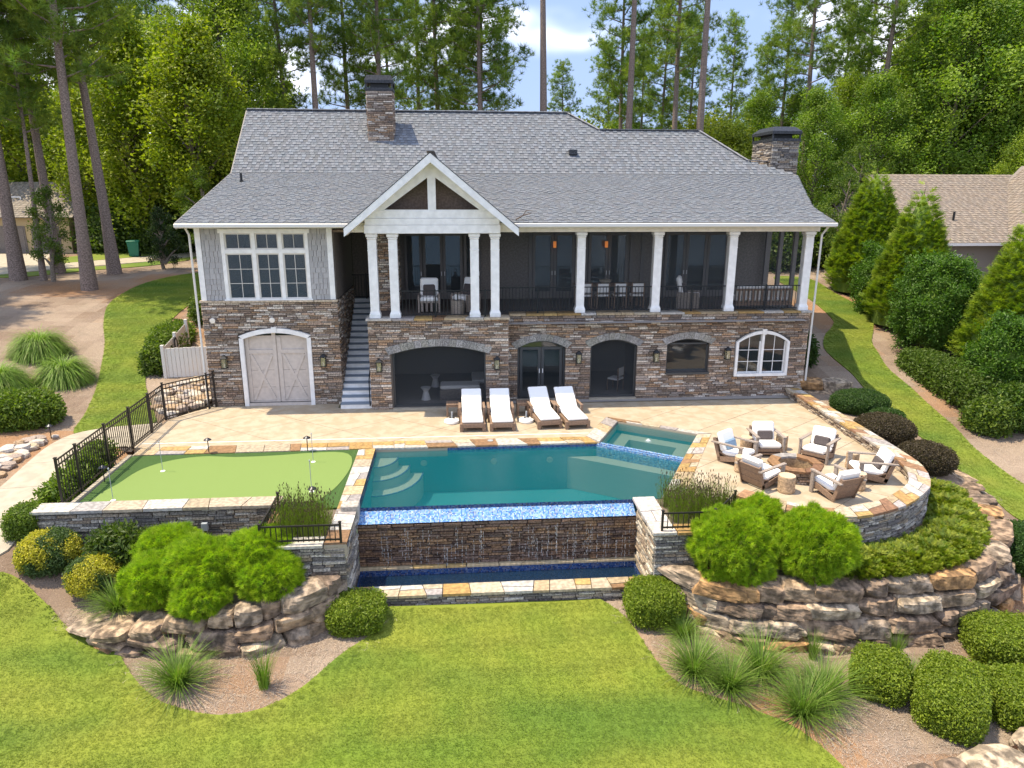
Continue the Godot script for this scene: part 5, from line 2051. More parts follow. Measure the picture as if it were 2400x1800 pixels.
	flags(cp, v2([7.95, 3.16, 6.9, 5.2, 5.62, 7.74]), v2([7.49, 3.18, 6.42, 5.16, 5.07, 7.72]), 0.012, 0.05, 0.3, 0.6, "flagstone", 0.5)
	var sk := B.new()
	sk.lathe(Vector3(0.97, 0.02, 3.30), [Vector2(0.09, 0.0), Vector2(0.085, 0.006), Vector2(0.0, 0.006)], 18)
	obj("skimmer_lid", sk, M.grey_plastic, cp)
	walls()
	fences()

func pick_wall(called: String, label: String, sd: int) -> Node3D:
	rng.seed = sd
	return thing(called, label, "wall")

func walls() -> void:
	# wall below the putting green
	var w := pick_wall("garden_wall", "long low grey ledgestone wall capped with pale slabs below the putting green", 90)
	var b := B.new()
	b.span(Vector3(-9.86, -1.3, 7.36), Vector3(-4.40, 0.08, 7.68))
	obj("core", b, M.mortar, w)
	var st := []
	ledge(st, v2([-9.90, 7.70, -4.36, 7.70]), -1.2, 0.08, GREY, [], 0.05, 0.11, 0.16, 0.55)
	ledge(st, v2([-9.88, 7.34, -9.88, 7.70]), -1.2, 0.08, GREY)
	ledge(st, v2([-4.38, 7.70, -4.38, 7.36]), -1.2, 0.08, GREY)
	emit_stones(st, w, 260)
	flags(w, v2([-9.98, 7.30, -4.30, 7.30]), v2([-9.98, 7.82, -4.30, 7.82]), 0.15, 0.07, 0.45, 0.95, "cap_stone", 0.05, [[0.40, 0.365, 0.32], [0.37, 0.305, 0.225], [0.41, 0.385, 0.345], [0.35, 0.29, 0.20], [0.33, 0.315, 0.305]])
	# planters either side of the weir
	w = pick_wall("planter_wall", "ledgestone planter wall beside the weir on the putting green side", 91)
	b = B.new()
	b.span(Vector3(-4.32, -1.9, 9.30), Vector3(-2.92, -0.06, 9.56))
	b.span(Vector3(-2.915, -2.3, 7.78), Vector3(-2.52, -0.06, 9.56))
	b.span(Vector3(-4.32, -1.9, 7.86), Vector3(-4.12, -0.06, 9.29))
	obj("core", b, M.mortar, w)
	st = []
	ledge(st, v2([-4.34, 9.58, -2.50, 9.58]), -2.0, -0.05, GREY)
	ledge(st, v2([-2.50, 9.58, -2.50, 8.05]), -2.0, -0.05, GREY)
	ledge(st, v2([-4.34, 7.8, -4.34, 9.58]), -1.3, -0.05, GREY)
	emit_stones(st, w, 160)
	flags(w, v2([-4.42, 9.24, -2.96, 9.24]), v2([-4.42, 9.68, -2.96, 9.68]), 0.008, 0.06, 0.4, 0.7, "cap_stone", 0.1)
	flags(w, v2([-4.42, 7.86, -4.42, 9.22]), v2([-4.08, 7.86, -4.08, 9.22]), 0.006, 0.06, 0.4, 0.7, "cap_stone", 0.1)
	var so := B.new()
	so.col = Color(0.26, 0.23, 0.19)
	so.slab(v2([-4.1, 7.73, -2.95, 7.73, -2.95, 9.25, -4.1, 9.25]), -0.5, -0.06)
	obj("soil", so, M.mulch, w)
	var pr := B.new()
	pr.cbox(Vector3(-2.62, -0.1, 7.86), Vector3(0.42, 0.5, 0.34), 0.02)
	obj("pier", pr, mat("pier_stone", Color(0.40, 0.37, 0.33), 0.85, noise_tex(0.02, 0.7, 1.2, 51, 4), 1.0), w)
	w = pick_wall("planter_wall", "ledgestone planter wall beside the weir on the fire pit side", 92)
	b = B.new()
	b.span(Vector3(4.42, -2.3, 7.78), Vector3(4.78, -0.06, 9.56))
	b.span(Vector3(4.79, -1.9, 9.30), Vector3(5.60, -0.06, 9.56))
	obj("core", b, M.mortar, w)
	st = []
	ledge(st, v2([4.38, 8.05, 4.38, 9.58]), -2.0, -0.05, GREY)
	# the pool-side face looks towards -x
	st.clear()
	ledge(st, v2([4.38, 8.04, 4.38, 9.60]), -2.0, -0.05, [[0.46, 0.40, 0.31], [0.36, 0.29, 0.21], [0.52, 0.47, 0.39], [0.28, 0.21, 0.15]])
	for s in st:
		s.n = Vector3(-1, 0, 0)
		s.u = Vector3(0, 0, 1)
		s.c.x = 4.42 - s.s.z * 0.5
	ledge(st, v2([4.36, 9.58, 5.68, 9.58]), -2.0, -0.05, GREY)
	emit_stones(st, w, 160)
	flags(w, v2([4.30, 7.72, 4.30, 9.68]), v2([4.84, 7.72, 4.84, 9.68]), 0.016, 0.06, 0.4, 0.8, "cap_stone", 0.15, [[0.46, 0.43, 0.41], [0.52, 0.48, 0.43]])
	flags(w, v2([4.86, 9.24, 6.1, 9.24]), v2([4.86, 9.68, 5.72, 9.68]), 0.01, 0.06, 0.4, 0.7, "cap_stone", 0.1)
	so = B.new()
	so.col = Color(0.26, 0.23, 0.19)
	so.slab(v2([4.82, 7.73, 5.7, 7.76, 6.6, 8.45, 6.6, 8.7, 5.75, 9.5, 4.82, 9.5]), -0.6, -0.05)
	obj("soil", so, M.mulch, w)
	# curved seat wall round the fire terrace
	w = pick_wall("seat_wall", "curved ledgestone seat wall with flagstone cap around the fire pit terrace", 93)
	b = B.new()
	var o2 := offset_run(seat_out, 0.02)
	var i2 := offset_run(seat_out, 0.33)
	var poly := o2.duplicate()
	var rev := i2.duplicate()
	rev.reverse()
	poly.append_array(rev)
	b.slab(poly, -1.3, 0.245)
	obj("core", b, M.mortar, w)
	st = []
	ledge(st, seat_out, -1.2, 0.25, GREY, [], 0.045, 0.095, 0.14, 0.42)
	var ins := offset_run(seat_out, 0.34)
	ins.reverse()
	ledge(st, ins, 0.0, 0.25, [[0.44, 0.36, 0.27], [0.32, 0.25, 0.19], [0.50, 0.44, 0.36], [0.24, 0.18, 0.14]], [], 0.045, 0.085, 0.14, 0.42)
	emit_stones(st, w, 300)
	flags(w, offset_run(seat_out, 0.42), offset_run(seat_out, -0.07), 0.31, 0.06, 0.26, 0.5, "cap_stone", 0.55, FLAGS + [[0.22, 0.12, 0.07], [0.30, 0.17, 0.09]])
	# the boulder walls
	boulder_wall("dark stacked boulder wall curving below the bright green cypress mounds on the lawn side",
		[-2.75, -0.72, 9.75, -3.35, -0.72, 10.25, -4.2, -0.86, 10.5, -5.1, -0.94, 10.72, -6.15, -1.05, 10.85, -7.1, -1.22, 10.68, -7.9, -1.38, 10.3, -8.6, -1.5, 9.75],
		[-2.72, -1.85, 9.95, -3.3, -1.85, 10.55, -4.25, -1.85, 10.98, -5.1, -1.85, 11.05, -6.3, -1.82, 10.98, -7.3, -1.72, 10.72, -8.1, -1.62, 10.36, -8.75, -1.6, 9.85], [0.34, 0.32, 0.38], 301)
	boulder_wall("tall stacked boulder wall curving below the creeping juniper and the round seat wall",
		[4.75, -0.75, 9.75, 5.15, -0.75, 10.25, 5.8, -0.72, 10.68, 6.7, -0.66, 10.86, 7.8, -0.6, 10.98, 9.0, -0.58, 10.93, 10.2, -0.58, 10.84, 11.3, -0.58, 10.62, 12.45, -0.58, 9.98, 13.3, -0.58, 8.95, 14.15, -0.6, 7.45, 14.8, -0.62, 5.75, 14.75, -0.62, 4.6],
		[4.75, -2.1, 10.05, 5.2, -2.1, 10.55, 5.9, -2.12, 11.0, 6.85, -2.15, 11.22, 7.9, -2.18, 11.36, 9.1, -2.18, 11.34, 10.35, -2.15, 11.22, 11.55, -2.05, 10.92, 12.75, -1.9, 10.22, 13.65, -1.65, 9.1, 14.5, -1.35, 7.55, 15.1, -1.1, 5.75, 15.0, -0.95, 4.5], [0.23, 0.26, 0.24, 0.27], 302)
	boulder_wall("few grey boulders stacked between the house corner and the seat wall",
		[12.85, 0.62, -1.0, 13.6, 0.62, -0.75, 14.3, 0.5, -0.9], [12.9, -0.2, -0.6, 13.7, -0.2, -0.4, 14.45, -0.2, -0.6], [0.52, 0.48], 303)
	boulder_wall("tan boulders edging the mulch slope below the clipped bushes",
		[7.7, -2.18, 14.75, 8.7, -2.1, 14.6, 9.6, -2.0, 14.35, 10.8, -1.95, 14.05], [7.6, -2.7, 14.95, 8.6, -2.6, 14.8, 9.6, -2.5, 14.55, 10.9, -2.5, 14.25], [1.0], 304)

func metal_fence(label: String, pts: Array, y1: float, gap: float, ground_y: Array, post := 0.055) -> void:
	var f := thing("metal_fence", label, "fence")
	var pk := B.new()
	pk.box(Vector3(0, 0.5, 0), Vector3(0.018, 1.0, 0.018))
	var pm := pk.mesh()
	for i in pts.size():
		var p := B.new()
		var h: float = y1 + 0.06
		p.cbox(Vector3(pts[i].x, ground_y[i] + h * 0.5, pts[i].y), Vector3(post, h, post), 0.006)
		p.cbox(Vector3(pts[i].x, ground_y[i] + h + 0.012, pts[i].y), Vector3(post + 0.02, 0.025, post + 0.02), 0.006)
		obj("post", p, M.bronze_metal, f)
		if i == pts.size() - 1:
			break
		var a := Vector3(pts[i].x, ground_y[i], pts[i].y)
		var d := Vector3(pts[i + 1].x, ground_y[i + 1], pts[i + 1].y)
		for ry in ([y1, 0.10] if y1 < 0.7 else [y1, y1 - 0.14, 0.12]):
			var r := B.new()
			r.beam(a + Vector3(0, ry, 0), d + Vector3(0, ry, 0), 0.028, 0.034)
			obj("rail", r, M.bronze_metal, f)
		var cnt := maxi(2, int(a.distance_to(d) / gap))
		for k in range(1, cnt):
			var q := a.lerp(d, float(k) / cnt)
			put("picket", pm, M.bronze_metal, f, Transform3D(Basis.from_scale(Vector3(1, y1 - 0.06, 1)), q + Vector3(0, 0.06, 0)))

func fences() -> void:
	metal_fence("black metal picket fence with posts along the terrace edge by the putting green", [Vector2(-8.50, -0.95), Vector2(-8.66, -0.72), Vector2(-9.66, 0.50), Vector2(-9.62, 1.75), Vector2(-9.58, 3.22), Vector2(-9.56, 4.75), Vector2(-9.52, 6.35), Vector2(-9.52, 7.25)], 1.22, 0.115, [0.0, 0.0, 0.0, 0.0, 0.0, 0.0, 0.0, -0.02])
	metal_fence("short black metal railing around reed planter beside the putting green", [Vector2(-4.28, 7.92), Vector2(-4.28, 9.58), Vector2(-2.58, 9.58)], 0.44, 0.11, [0.0, 0.0, 0.0], 0.05)
	metal_fence("short black metal railing around reed planter beside the fire pit terrace", [Vector2(4.52, 9.56), Vector2(5.72, 9.56), Vector2(6.55, 8.62)], 0.44, 0.11, [0.0, 0.0, 0.0], 0.05)
	# kerb along the fence
	var k := B.new()
	k.span(Vector3(-9.48, -0.3, 3.80), Vector3(-9.37, 0.03, 7.36))
	var ko := obj("kerb", k, M.concrete)
	ko.set_meta("kind", "structure")
	# picket-topped vinyl enclosure at the corner of the house
	var v := thing("board_fence", "weathered cream board fence enclosing equipment at the house corner", "fence")
	var z := -3.3
	for i in 15:
		var px := -10.98 + i * 0.152
		var b := B.new()
		var gy := hl(px, z)
		b.cbox(Vector3(px, gy + 0.56 + 0.01 * (i % 2), z), Vector3(0.142, 1.14, 0.025), 0.006)
		obj("board", b, M.vinyl, v)
	for i in 16:
		var b := B.new()
		var q := Vector2(-11.04, -3.4 - i * 0.152)
		b.cbox(Vector3(q.x, hl(q.x, q.y) + 0.56, q.y), Vector3(0.025, 1.16, 0.142), 0.006)
		obj("board", b, M.vinyl, v)
	for q in [Vector2(-11.04, -3.3), Vector2(-11.04, -4.6), Vector2(-11.04, -5.9)]:
		var b := B.new()
		b.cbox(Vector3(q.x, hl(q.x, q.y) + 0.62, q.y), Vector3(0.12, 1.3, 0.12), 0.01)
		obj("post", b, M.vinyl, v)
	var hs := B.new()
	for i in 3:
		var pts := []
		var rd := []
		for j in 17:
			var an := TAU * j / 16.0
			pts.append(Vector3(-10.98, 1.55 + sin(an) * (0.22 + 0.03 * i), -4.5 + cos(an) * 0.13 + 0.02 * i))
			rd.append(0.018)
		hs.tube(pts, rd, 6, false)
	tag(obj("garden_hose", hs, M.black_metal), "coiled black hose hanging on the cream board fence", "hose")

# ---------- furniture and small things ----------
func pad(b: B, p: Vector3, s: Vector3, basis := Basis()) -> void:
	b.cbox(p, s, minf(s.x, minf(s.y, s.z)) * 0.32, basis)

func make_lounger() -> Node3D:
	# foot at +z, 2.0 long, 0.8 wide
	var t := thing("sun_lounger", "teak sun lounger with white pad", "sun lounger")
	var side := B.new()
	for s in [-1.0, 1.0]:
		side.cbox(Vector3(s * 0.355, 0.20, 0.0), Vector3(0.06, 0.13, 1.96), 0.008)
	side.cbox(Vector3(0, 0.20, 0.96), Vector3(0.65, 0.13, 0.05), 0.008)
	side.cbox(Vector3(0, 0.20, -0.96), Vector3(0.65, 0.13, 0.05), 0.008)
	obj("frame", side, M.teak, t)
	for s in [-1.0, 1.0]:
		for z in [0.90, -0.90]:
			var l := B.new()
			l.cbox(Vector3(s * 0.355, 0.13, z), Vector3(0.11, 0.26, 0.12), 0.008)
			obj("leg", l, M.teak, t)
		var a := B.new()
		a.cbox(Vector3(s * 0.40, 0.50, -0.28), Vector3(0.085, 0.035, 0.66), 0.008)
		a.cbox(Vector3(s * 0.40, 0.25, 0.0), Vector3(0.07, 0.48, 0.07), 0.008)
		a.cbox(Vector3(s * 0.40, 0.25, -0.56), Vector3(0.07, 0.48, 0.07), 0.008)
		obj("armrest", a, M.teak, t)
	var tilt := Basis(Vector3.RIGHT, 0.66)
	var sl := B.new()
	for k in 9:
		sl.box(Vector3(0, 0.275, 0.92 - k * 0.135), Vector3(0.66, 0.02, 0.10))
	for k in 6:
		sl.box(Vector3(0, 0.27, -0.22) + tilt * Vector3(0, 0.0, -0.08 - k * 0.14), Vector3(0.66, 0.02, 0.10), tilt)
	obj("slats", sl, M.teak, t)
	var c := B.new()
	pad(c, Vector3(0, 0.335, 0.36), Vector3(0.66, 0.09, 1.22))
	obj("seat_pad", c, M.cushion, t)
	c = B.new()
	pad(c, Vector3(0, 0.335, -0.23) + tilt * Vector3(0, 0.0, -0.44), Vector3(0.66, 0.09, 0.92), tilt)
	obj("back_pad", c, M.cushion, t)
	return t

func make_side_table() -> Node3D:
	var t := thing("side_table", "small square teak table", "table")
	var b := B.new()
	for k in 5:
		b.cbox(Vector3(-0.176 + k * 0.088, 0.44, 0), Vector3(0.084, 0.03, 0.44), 0.005)
	obj("top", b, M.teak, t)
	for sx in [-1.0, 1.0]:
		for sz in [-1.0, 1.0]:
			var l := B.new()
			l.cbox(Vector3(sx * 0.185, 0.212, sz * 0.185), Vector3(0.06, 0.424, 0.06), 0.006)
			obj("leg", l, M.teak, t)
	var r := B.new()
	for s in [-1.0, 1.0]:
		r.box(Vector3(0, 0.385, s * 0.19), Vector3(0.30, 0.07, 0.025))
		r.box(Vector3(s * 0.19, 0.385, 0), Vector3(0.025, 0.07, 0.30))
	obj("apron", r, M.teak, t)
	return t

func make_umbrella_base() -> Node3D:
	var t := thing("umbrella_base", "round white umbrella base", "umbrella base")
	var b := B.new()
	b.lathe(Vector3.ZERO, [Vector2(0.0, 0.0), Vector2(0.25, 0.0), Vector2(0.265, 0.03), Vector2(0.25, 0.085), Vector2(0.17, 0.105), Vector2(0.165, 0.125), Vector2(0.06, 0.14), Vector2(0.0, 0.14)], 28)
	obj("base", b, M.white_plastic, t)
	b = B.new()
	b.lathe(Vector3.ZERO, [Vector2(0.03, 0.13), Vector2(0.03, 0.36), Vector2(0.0, 0.36)], 12)
	obj("tube", b, M.grey_plastic, t)
	b = B.new()
	b.tube([Vector3(-0.09, 0.16, 0.0), Vector3(0.09, 0.16, 0.02)], [0.018, 0.018], 8)
	b.tube([Vector3(0.0, 0.17, 0.0), Vector3(0.04, 0.24, 0.04)], [0.012, 0.012], 6)
	obj("clamp_knob", b, M.black_metal, t)
	return t

func make_armchair(pillow: Material) -> Node3D:
	# front at +z; slung low, back raked, flat arms running to the front legs
	var t := thing("armchair", "low teak lounge chair with white cushions", "chair")
	for s in [-1.0, 1.0]:
		var l := B.new()
		l.cbox(Vector3(s * 0.38, 0.29, 0.36), Vector3(0.06, 0.58, 0.11), 0.008)
		obj("leg", l, M.grey_wood, t)
		var a := B.new()
		a.beam(Vector3(s * 0.38, 0.595, 0.43), Vector3(s * 0.38, 0.55, -0.56), 0.095, 0.035)
		obj("arm", a, M.grey_wood, t)
		var r := B.new()
		r.beam(Vector3(s * 0.335, 0.24, 0.36), Vector3(s * 0.335, 0.06, -0.36), 0.035, 0.14)
		r.beam(Vector3(s * 0.335, 0.04, -0.30), Vector3(s * 0.335, 0.66, -0.52), 0.035, 0.09, Vector3.BACK)
		obj("side_rail", r, M.teak, t)
	var seat := B.new()
	var st := Basis(Vector3.RIGHT, -0.24)
	seat.cbox(Vector3(0, 0.185, 0.03), Vector3(0.64, 0.05, 0.74), 0.006, st.inverse())
	obj("seat", seat, M.teak, t)
	var bk := B.new()
	var bt := Basis(Vector3.RIGHT, -0.34)
	for k in 3:
		bk.cbox(Vector3(0, 0.36, -0.415) + bt * Vector3(0, -0.22 + k * 0.205, 0), Vector3(0.70, 0.20, 0.035), 0.006, bt)
	obj("backrest", bk, M.teak, t)
	var fr := B.new()
	fr.cbox(Vector3(0, 0.22, 0.39), Vector3(0.70, 0.10, 0.035), 0.006)
	obj("front_rail", fr, M.teak, t)
	var c := B.new()
	pad(c, Vector3(0, 0.30, 0.07), Vector3(0.63, 0.15, 0.70), Basis(Vector3.RIGHT, 0.20 - 0.34))
	obj("seat_cushion", c, M.cushion, t)
	c = B.new()
	pad(c, Vector3(0, 0.56, -0.34), Vector3(0.63, 0.56, 0.16), bt)
	obj("back_cushion", c, M.cushion, t)
	c = B.new()
	pad(c, Vector3(0.02, 0.475, -0.20), Vector3(0.44, 0.26, 0.11), bt)
	obj("throw_pillow", c, pillow, t)
	return t

func make_stump(r: float, h: float) -> Node3D:
	var t := thing("log_stool", "cut log stool", "stool")
	var b := B.new()
	var pr := [Vector2(r * 0.95, 0.0), Vector2(r * 1.03, 0.04), Vector2(r * 0.97, h * 0.4), Vector2(r, h * 0.8), Vector2(r * 0.97, h - 0.015), Vector2(r * 0.94, h)]
	b.lathe(Vector3.ZERO, pr, 18)
	obj("trunk", b, M.log_wood, t)
	b = B.new()
	b.lathe(Vector3.ZERO, [Vector2(r * 0.94, h), Vector2(0.0, h + 0.002)], 18)
	obj("cut_face", b, mat("cut_wood", Color(0.56, 0.43, 0.29), 0.8, noise_tex(0.05, 0.7, 1.2, 52, 3), 2.5), t)
	return t

func lantern(at: Vector3, label: String) -> void:
	var t := thing("wall_lantern", label, "lantern", at, 0.0, "wall lanterns")
	var b := B.new()
	b.cbox(Vector3(0, 0.0, 0.085), Vector3(0.11, 0.34, 0.03), 0.006)
	b.box(Vector3(0, 0.19, 0.15), Vector3(0.03, 0.03, 0.12))
	obj("back_plate", b, M.black_metal, t)
	b = B.new()
	for sx in [-1.0, 1.0]:
		for sz in [-1.0, 1.0]:
			b.box(Vector3(sx * 0.085, 0, 0.22 + sz * 0.075), Vector3(0.018, 0.32, 0.018))
	b.box(Vector3(0, -0.165, 0.22), Vector3(0.20, 0.02, 0.18))
	b.box(Vector3(0, 0.165, 0.22), Vector3(0.20, 0.02, 0.18))
	obj("cage", b, M.black_metal, t)
	b = B.new()
	b.box(Vector3(0, 0, 0.22), Vector3(0.15, 0.30, 0.13))
	obj("glass_box", b, M.lamp_glass, t)
	b = B.new()
	b.lathe(Vector3(0, 0, 0.22), [Vector2(0.02, -0.155), Vector2(0.02, -0.02), Vector2(0.0, -0.01)], 8)
	obj("candle", b, M.cream_paint, t)
	b = B.new()
	b.quad(Vector3(-0.12, 0.175, 0.32), Vector3(0.12, 0.175, 0.32), Vector3(0.04, 0.26, 0.25), Vector3(-0.04, 0.26, 0.25))
	b.quad(Vector3(0.12, 0.175, 0.32), Vector3(0.12, 0.175, 0.12), Vector3(0.04, 0.26, 0.19), Vector3(0.04, 0.26, 0.25))
	b.quad(Vector3(0.12, 0.175, 0.12), Vector3(-0.12, 0.175, 0.12), Vector3(-0.04, 0.26, 0.19), Vector3(0.04, 0.26, 0.19))
	b.quad(Vector3(-0.12, 0.175, 0.12), Vector3(-0.12, 0.175, 0.32), Vector3(-0.04, 0.26, 0.25), Vector3(-0.04, 0.26, 0.19))
	b.box(Vector3(0, 0.27, 0.22), Vector3(0.07, 0.03, 0.06))
	obj("hood", b, M.black_metal, t)

func furniture() -> void:
	rng.seed = 120
	var lo := make_lounger()
	lo.set_meta("group", "sun loungers facing the pool")
	lo.position = Vector3(0.46, 0.005, 1.46)
	lo.set_meta("label", "white padded teak sun lounger in front of the wide arched screen")
	dup(lo, Vector3(1.41, 0.005, 1.49), 0.0, "white padded teak sun lounger between stone pier and side table")
	dup(lo, Vector3(2.83, 0.005, 1.36), 0.12, "white padded teak sun lounger in front of the glass double door")
	dup(lo, Vector3(3.72, 0.005, 1.42), 0.12, "white padded teak sun lounger next to the spa")
	var ta := make_side_table()
	ta.set_meta("group", "teak side tables by the loungers")
	ta.position = Vector3(-0.17, 0.002, 0.66)
	ta.set_meta("label", "small square teak table at the outer end of the lounger row by the stair")
	dup(ta, Vector3(2.22, 0.002, 0.68), 0.0, "small square teak table between two pairs of loungers")
	var ub := make_umbrella_base()
	ub.set_meta("group", "white umbrella bases")
	ub.position = Vector3(-0.20, 0.002, 1.40)
	ub.set_meta("label", "round white umbrella base at the outer end of the lounger row")
	dup(ub, Vector3(2.25, 0.002, 1.50), 0.4, "round white umbrella base between two pairs of loungers")
	# fire pit
	var fp := thing("fire_pit", "round stone fire pit with rust and grey slab rim", "fire pit", Vector3(9.0, 0, 6.62))
	var st := []
	var ring := PackedVector2Array()
	for k in 33:
		var an := TAU * k / 32.0
		ring.append(Vector2(cos(an), -sin(an)) * 0.62)
	ring.reverse()
	var c := B.new()
	c.lathe(Vector3.ZERO, [Vector2(0.60, 0.0), Vector2(0.60, 0.30)], 32)
	c.lathe(Vector3.ZERO, [Vector2(0.45, 0.34), Vector2(0.45, 0.05), Vector2(0.0, 0.05)], 32)
	obj("core", c, mat("firebrick", Color(0.34, 0.24, 0.14), 0.9, noise_tex(0.02, 0.6, 1.25, 53, 4), 1.5), fp)
	ledge(st, ring, 0.0, 0.31, WARM, [], 0.05, 0.09, 0.14, 0.34)
	var sumdot := 0.0
	for s in st:
		sumdot += s.n.dot(s.c)
	if sumdot < 0.0:
		for s in st:
			s.n = -s.n
			s.u = -s.u
	emit_stones(st, fp, 120)
	var oa := PackedVector2Array()
	var ob := PackedVector2Array()
	for k in 33:
		var an := TAU * k / 32.0 + 0.3
		oa.append(Vector2(cos(an), sin(an)) * 0.45)
		ob.append(Vector2(cos(an), sin(an)) * 0.72)
	flags(fp, oa, ob, 0.375, 0.055, 0.45, 0.8, "rim_slab", 0.0, [[0.20, 0.10, 0.05], [0.32, 0.30, 0.28], [0.24, 0.13, 0.06], [0.16, 0.12, 0.11], [0.44, 0.42, 0.39]])
	var lv := B.new()
	rng.seed = 121
	for k in 40:
		var q := Vector2.from_angle(rr(0, TAU)) * rr(0, 0.36)
		lv.col = Color(0.16, 0.11, 0.07) * rr(0.6, 1.6)
		var r := rr(0.03, 0.06)
		lv.x = Transform3D(Basis.from_euler(Vector3(rr(0, 3), rr(0, 3), rr(0, 3))), Vector3(q.x, 0.06, q.y))
		lv.box(Vector3.ZERO, Vector3(r * 1.6, r, r * 1.2))
	obj("lava_rock", lv, M.rock, fp)
	# armchairs turned to the fire: x, z, label
	var centre := Vector2(9.0, 6.62)
	var ac := make_armchair(M.pillow)
	ac.set_meta("group", "lounge chairs around the fire pit")
	var chairs := [
		[8.95, 4.88, "low teak lounge chair with white cushions and brown pillow between two log stools", -0.12],
		[10.25, 5.42, "low teak lounge chair with brown pillow backing on the straight part of the seat wall", 0.0],
		[10.85, 6.98, "low teak lounge chair with brown pillow beside a log stool in the seat wall bend", 0.05],
		[9.40, 7.93, "low teak lounge chair showing its slatted back at the middle of the curved seat wall", 0.0],
		[7.86, 7.08, "low teak lounge chair showing its slatted back beside a large log stool and the reeds", 0.1]]
	for k in chairs.size():
		var q: Array = chairs[k]
		var d := centre - Vector2(q[0], q[1])
		var turn: float = atan2(d.x, d.y) + float(q[3])
		if k == 0:
			ac.position = Vector3(q[0], 0.003, q[1])
			ac.rotation.y = turn
			ac.set_meta("label", q[2])
		else:
			dup(ac, Vector3(q[0], 0.003, q[1]), turn, q[2])
	var bc := make_armchair(M.pale_pillow)
	bc.position = Vector3(7.80, 0.003, 5.52)
	bc.rotation.y = atan2(1.2, 1.0) - 0.25
	bc.set_meta("group", "lounge chairs around the fire pit")
	bc.set_meta("label", "low teak lounge chair with white cushions and blue pillow beside the spa coping")
	var sp := make_stump(0.17, 0.44)
	sp.set_meta("group", "log stools between the lounge chairs")
	sp.position = Vector3(9.55, 0.002, 4.62)
	sp.set_meta("label", "cut log stool behind the lounge chair that faces the lake")
	dup(sp, Vector3(8.42, 0.002, 4.72), 1.0, "cut log stool between blue pillow chair and the chair facing the lake")
	dup(sp, Vector3(7.66, 0.002, 6.24), 2.0, "cut log stool between blue pillow chair and the slatted chair by the reeds")
	var big := dup(sp, Vector3(8.30, 0.002, 7.62), 3.0, "wide cut log stool standing alone between the two chairs that show their backs", Vector3(1.28, 1.0, 1.28))
	dup(sp, Vector3(10.22, 0.002, 7.62), 4.0, "cut log stool by the chair in the seat wall bend")
	dup(sp, Vector3(10.85, 0.002, 6.18), 5.0, "cut log stool nearest to the straight seat wall")
	# wall lanterns
	lantern(Vector3(-8.03, 1.60, ZG), "black wall lantern between downspout and garage door")
	lantern(Vector3(-4.66, 1.60, ZG), "black wall lantern between garage door and stair")
	lantern(Vector3(-2.65, 1.58, ZB), "black wall lantern between stair and wide arched screen")
	lantern(Vector3(1.37, 1.60, ZB), "black wall lantern between wide arched screen and glass double door")
	lantern(Vector3(4.34, 1.60, ZR), "black wall lantern between glass double door and narrow arched screen")
	lantern(Vector3(7.16, 1.60, ZR), "black wall lantern between narrow arched screen and serving hatch")
	lantern(Vector3(9.80, 1.66, ZR), "black wall lantern between serving hatch and white arched window")
	for q in [[-8.30, "small round white flood light on the stone at the outer corner of the garage bay"], [-6.31, "small round white flood light high on the stone above the garage door"]]:
		var t := thing("flood_light", q[1], "light", Vector3(q[0], 3.1, ZG), 0.0, "flood lights on the garage bay")
		var b := B.new()
		b.x = Transform3D(Basis(Vector3.RIGHT, PI / 2 + 0.3), Vector3(0, 0, 0.06))
		b.lathe(Vector3.ZERO, [Vector2(0.03, 0.0), Vector2(0.085, 0.04), Vector2(0.095, 0.09), Vector2(0.0, 0.10)], 14)
		obj("shade", b, M.white_plastic, t)
		b = B.new()
		b.box(Vector3(0, 0, 0.07), Vector3(0.06, 0.06, 0.08))
		obj("mount", b, M.white_plastic, t)
	# putting flags and path lights
	var k := 0
	for q in [[-8.04, 5.06, "thin putting flag stick in the green by the fence shadow"], [-4.09, 4.67, "thin putting flag stick in the green behind the path light"], [-8.51, 6.93, "thin putting flag stick in the green by the long capped wall"], [-3.74, 6.75, "thin putting flag stick in the green next to the reeds"]]:
		var t := thing("putting_flag", q[2], "golf flag", Vector3(q[0], 0.004, q[1]), 0.0, "putting flags")
		var b := B.new()
		b.tube([Vector3(0, 0, 0), Vector3(0, 0.82, 0)], [0.008, 0.008], 6)
		b.lathe(Vector3(0, 0.82, 0), [Vector2(0.018, 0.0), Vector2(0.02, 0.03), Vector2(0.0, 0.05)], 8)
		obj("stick", b, M.grey_plastic, t)
		b = B.new()
		b.lathe(Vector3.ZERO, [Vector2(0.065, 0.0), Vector2(0.06, 0.008), Vector2(0.03, 0.009), Vector2(0.0, 0.009)], 14)
		obj("cup", b, M.white_plastic, t)
	for q in [[-7.25, 3.72, "mushroom path light on the coping behind the middle of the putting green"], [-4.42, 3.76, "mushroom path light on the coping near the pool end of the putting green"], [-9.27, 5.70, "mushroom path light between fence and putting green"], [-3.56, 7.5, "mushroom path light in front of the reeds"], [-12.45, 2.15, "mushroom path light on the mulch beside the concrete walk"]]:
		var gy: float = maxf(hl(q[0], q[1]), -0.02) if q[0] < -11.0 else 0.0
		var t := thing("path_light", q[2], "light", Vector3(q[0], gy, q[1]), 0.0, "mushroom path lights")
		var b := B.new()
		b.tube([Vector3(0, 0, 0), Vector3(0, 0.42, 0)], [0.014, 0.014], 8)
		obj("stem", b, M.bronze_metal, t)
		b = B.new()
		b.lathe(Vector3(0, 0.40, 0), [Vector2(0.11, 0.0), Vector2(0.10, 0.015), Vector2(0.03, 0.06), Vector2(0.0, 0.075)], 14)
		obj("hat", b, M.cap_metal, t)
	# electrical box and hose bib on the long wall
	var eb := thing("utility_box", "small grey electrical box on a post against the long capped wall", "utility box", Vector3(-6.05, -0.75, 7.86))
